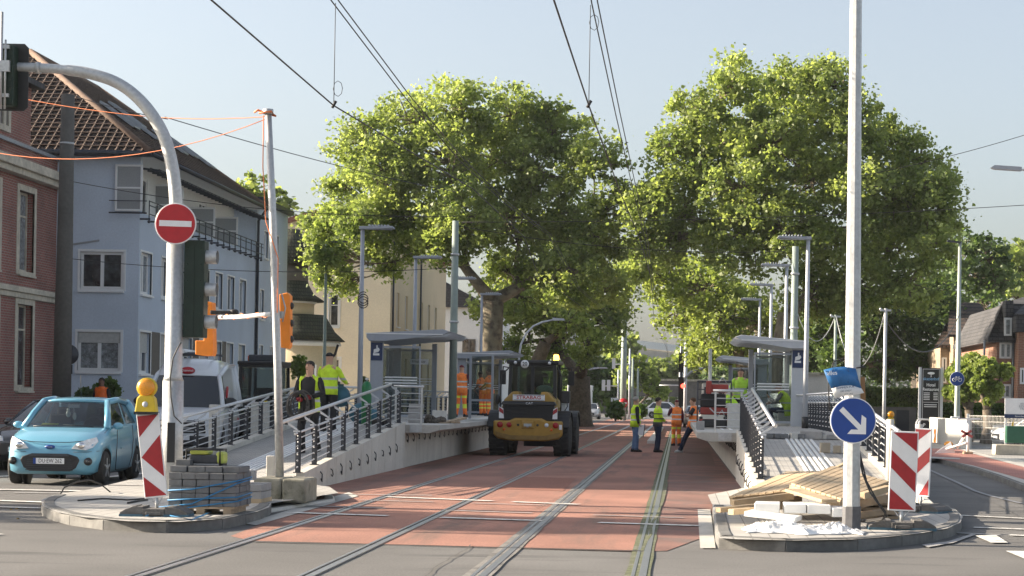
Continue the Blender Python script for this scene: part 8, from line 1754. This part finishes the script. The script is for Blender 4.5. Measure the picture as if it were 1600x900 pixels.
for k, (px, l) in enumerate(((888,'second dark trunk behind the loader'),)):
    base = W(px-70, 668, 112); base.z = 0
    tree('plane_tree', 'dark slanting tree between the fourth left lamp and the loader', tuple(base), .45, (1.2,0,5), lobes([(850,480,38),(800,470,34),(890,505,30),(760,470,30)], 112, 3, 6), nclu=60, nleaf=30, leaf=.26, seed=14, bm=bark)
Y3 = 92
base = W(1226, 672, Y3); base.z = 0
tree('plane_tree', 'tallest plane tree rising behind the right platform lamps', tuple(base), .62, (.1,0,6.0), lobes([
 (1150,130,42),(1205,140,48),(1290,125,42),(1265,170,52),(1340,190,50),(1090,175,44),(1140,200,58),(1210,225,66),(1385,215,42),(1432,250,42),(1052,235,38),(1090,265,58),(1165,290,68),(1260,265,70),(1340,275,66),(1410,310,58),(1460,300,40),
 (1012,330,36),(1030,300,34),(1070,340,58),(1150,370,66),(1230,360,62),(1310,370,72),(1395,385,62),(1458,375,44),(1030,385,42),(1340,450,55),(1270,450,56),(1420,445,48),(1478,290,26),(1480,350,26)], Y3, 3, 8), nclu=66, nleaf=82, leaf=.19, clu=.70, seed=21, hollow=.45)
Y4 = 108
base = W(1162, 668, Y4); base.z = 0
tree('plane_tree', 'bright leaning plane tree right of the tracks with low hanging foliage', tuple(base), .55, (-.3,0,5), lobes([
 (1000,400,40),(1045,430,50),(1100,450,55),(1060,485,42),(1120,500,46),(1095,545,34),(1160,480,46),(1200,500,44),(1150,540,34),(1230,540,36),(985,420,26)], Y4, 4, 9), nclu=54, nleaf=72, leaf=.20, clu=.74, seed=22, lm=leaf_c, hollow=.4)
Y5 = 118
base = W(1330, 665, Y5); base.z = 0
tree('broad_tree', 'dark shaded tree behind the octagonal pole', tuple(base), .5, (0,0,4), lobes([
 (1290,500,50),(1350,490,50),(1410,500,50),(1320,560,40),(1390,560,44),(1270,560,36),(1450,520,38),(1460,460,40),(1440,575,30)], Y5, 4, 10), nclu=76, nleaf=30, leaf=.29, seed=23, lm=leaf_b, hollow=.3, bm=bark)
Y6 = 128
base = W(1530, 665, Y6); base.z = 0
tree('broad_tree', 'tree with an open crown above the tan house on the right', tuple(base), .4, (-.4,0,5), lobes([
 (1500,390,36),(1545,400,36),(1520,440,40),(1480,430,30),(1560,440,30),(1490,480,34),(1540,480,26)], Y6, 3, 11), nclu=56, nleaf=22, leaf=.33, seed=24, lm=leaf_b, bm=bark)
base = W(1610, 660, 160); base.z = 0
tree('broad_tree', 'pale distant tree over the roofs at the right edge', tuple(base), .4, (0,0,7), lobes([(1575,400,30),(1600,420,40),(1640,410,40),(1580,445,30)], 160, 3, 12), nclu=55, nleaf=20, leaf=.45, seed=25, bm=bark)
base = W(395, 660, 150); base.z = 0
tree('broad_tree', 'tree crown showing above the roof end of the blue-grey house', tuple(base), .4, (.4,0,9), lobes([(395,300,30),(430,320,26),(375,305,22),(445,340,20),(410,340,30)], 150, 3, 13), nclu=55, nleaf=20, leaf=.40, seed=26, bm=bark)
tree('street_tree', 'street tree left of the frame shading the junction', (-31,26.5,0), .4, (0,0,5), [(-31+dx,26.5+dy*.4,z-.3,2.0,1.2,1.3) for dx,dy,z in ((0,0,8),(-2,2,7),(0,3,10),(-1,0,12.5),(2,2,11.5))], nclu=50, nleaf=18, leaf=.4, seed=61)
# distant trees
def simple_tree(label, px, pyb, pyt, rpx, Y, seed, lm, leaf=.5, n=None, nm='broad_tree', group='distant trees'):
    b = W(px, 655, Y); b.z = 0; t_ = W(px, pyt, Y); rad = rpx*Y/3000; zc = t_.z-rad*.9
    L_ = []; r_ = random.Random(seed); zl = W(px, pyb, Y).z
    for k in range(7): L_.append((b.x+r_.uniform(-.6,.6)*rad, Y+r_.uniform(-.5,.5)*rad, zl+(t_.z-zl)*(.25+.6*r_.random()), rad*r_.uniform(.45,.65), rad*.5, rad*r_.uniform(.4,.6)))
    tree(nm, label, tuple(b), max(.2,rad*.08), (0,0,max(1,zl*.8)), L_, nclu=n or 50, nleaf=16, leaf=leaf, lm=lm, bm=bark, seed=seed, clu=rad*.16+.2, group=group)
simple_tree('small bright tree standing in the street far behind the standing men', 1000, 625, 555, 34, 205, 31, leaf_c, .55, 60)
simple_tree('round dark tree left of the distant dark green mast', 930, 640, 545, 52, 215, 32, leaf_b, .6, 70)
simple_tree('dark tree nearest the parked distant truck', 890, 645, 570, 40, 190, 33, leaf_b, .55, 60)
simple_tree('tall hazy tree in front of the bridge', 962, 600, 530, 40, 265, 34, leaf_a, .7, 70)
simple_tree('hazy tree beneath the bridge above the underpass', 1040, 612, 572, 36, 285, 35, leaf_a, .7, 60)
simple_tree('hazy tree right of the underpass behind the pale masts', 1095, 612, 548, 42, 285, 36, leaf_a, .7, 60)
simple_tree('low tree behind the white container on the right', 1150, 630, 575, 50, 275, 37, leaf_b, .7, 60)
simple_tree('dark tree between underpass and left tree trunks', 850, 640, 560, 44, 240, 38, leaf_b, .6, 60)
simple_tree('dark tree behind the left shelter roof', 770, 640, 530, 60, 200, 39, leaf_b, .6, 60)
# wooded slope closing the street
q = []
for k in range(34): 
    px_ = 620+k*26; q.append(bush_pts(W(px_, 625+6*math.sin(k*1.3), 330), (6,4,8.5+2*math.sin(k*2.1)), 420))
tag(leaves_mesh('treeline', np.concatenate(q), .9, leaf_b, None, 77), 'distant wooded slope that closes the street behind the underpass', 'trees', kind='stuff')

# hedges, shrubs, pollards
def hedge(name, label, x0,x1,y0,y1,z0,z1,n,lm,leaf=.12, depth=.2):
    o = leaves_mesh(name, box_pts(x0,x1,y0,y1,z0,z1,n,depth=depth), leaf, lm, None, n); 
    t = thing(name, label, 'hedge', ((x0+x1)/2, y0, z0)); o.parent = t; o.location = -Vector(t.location); o.name = 'foliage'
    q = MB(); q.box(x0+depth*.8, x1-depth*.8, y0+depth*.8, y1-depth*.8, z0, z1-depth*.8); q.build('woody_core', mat('hedge_core', (.02,.03,.012), .9), t); return t
def XX(px, py, Y): return W(px, py, Y).x
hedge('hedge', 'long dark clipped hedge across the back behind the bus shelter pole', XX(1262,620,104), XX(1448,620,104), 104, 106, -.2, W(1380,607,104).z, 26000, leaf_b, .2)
hedge('hedge', 'sunlit clipped hedge behind the white wall and pollarded trees', XX(1450,650,92), XX(1600,650,92)+2, 92.2, 93.6, 0, W(1500,630,92).z, 16000, leaf_h, .16)
ball = lambda px, py, r_, Y, n: bush_pts(W(px,py,Y), (r_*Y/3000,)*3, n, shell=.35)
def pollard(label, px, balls, Y, seed):
    b = W(px, 690, Y); b.z = .12; t = thing('pollarded_tree', label, 'tree', tuple(b), 0, 'pollarded trees by the fence'); q = MB(); rr_ = random.Random(seed)
    hub = W(px+2, 640, Y); q.tube([b, b.lerp(hub,.5)+Vector((.08,0,0)), hub], [.27,.2,.19], 9)
    for (x, y, r_) in balls: q.tube(bez(hub, hub.lerp(W(x,y,Y),.5)+Vector((rr_.uniform(-.15,.15),0,-.05)), W(x,y,Y), 4), [.15,.12,.1,.09,.08], 7)
    q.build('trunk', bark, t); leaves_mesh('crown', np.concatenate([ball(x,y,r_*1.15,Y,int(r_*r_*5)) for x,y,r_ in balls]), .17, leaf_c, t, seed)
pollard('pollarded tree left of the bike sign pole', 1512, [(1508,588,19),(1522,568,15),(1500,615,14),(1520,610,14)], 84, 41)
pollard('pollarded tree with balled foliage nearest the white board sign', 1540, [(1540,578,17),(1554,610,13),(1532,600,14),(1571,580,11),(1545,625,9)], 80, 42)
pollard('pollarded tree half hidden behind the bike sign', 1494, [(1490,585,13),(1484,612,11),(1500,570,10)], 88, 43)
def shrub(label, px, py, r_, Y, lm, n=900, leaf=.14, z0=0, rz=1.0):
    c = W(px, py, Y); rr_ = r_*Y/3000; t = thing('shrub', label, 'shrub', (c.x, Y, z0)); q = MB()
    for k in range(6): a = k*1.05; q.tube([(c.x,Y,z0),(c.x+math.cos(a)*rr_*.3,Y+math.sin(a)*rr_*.3,(c.z+z0)/2),(c.x+math.cos(a)*rr_*.6,Y+math.sin(a)*rr_*.6,c.z)], [.03,.02,.008], 5)
    q.build('stems', bark, t); leaves_mesh('foliage', bush_pts(c, (rr_,rr_,rr_*rz), n, shell=.15), leaf, lm, t, n+int(px)); return t
shrub('dark shrub beside the man in orange behind the blue car', 168, 612, 20, 62, leaf_b, 900, .17, .4); shrub('low dark shrub left of the man in orange', 132, 620, 14, 62, leaf_b, 600, .17, .4)
shrub('dark potted shrub behind the left lamp at the near shelter', 568, 598, 9, 70, leaf_b, 300, .12)
shrub('tall grass tuft at the foot of the distant green mast', 962, 640, 14, 160, leaf_h, 700, .4); shrub('low grass clump right of the distant mast foot', 1000, 642, 10, 165, leaf_h, 500, .4)
c = W(467, 574, 62); t = thing('standard_shrub', 'small bright standard shrub on a stem behind the black-clad worker', 'shrub', (c.x, 62, 0)); q = MB(); q.tube([(c.x,62,0),(c.x+.03,62,c.z-.3)], .035, 7); q.build('stem', bark, t); leaves_mesh('crown', bush_pts(c, (.30,.3,.42), 700, shell=.1), .11, leaf_c, t, 91)

# ---- morning haze over the whole street ----
q = MB(); q.box(-910, 910, -45, 1505, -1.4, 24); hz = q.build('haze', mat('hedge_core', (.02,.03,.012), .9)); hz['kind'] = 'stuff'; hz['label'] = 'thin morning haze lying over the whole street'
hm_ = bpy.data.materials.new('haze'); hm_.use_nodes = True; n_ = hm_.node_tree; n_.nodes.remove(n_.nodes['Principled BSDF']); v_ = n_.nodes.new('ShaderNodeVolumePrincipled')
v_.inputs['Color'].default_value = (.86,.90,.95,1); v_.inputs['Density'].default_value = .00014; v_.inputs['Anisotropy'].default_value = .3
n_.links.new(v_.outputs[0], n_.nodes['Material Output'].inputs['Volume']); hz.data.materials.clear(); hz.data.materials.append(hm_)
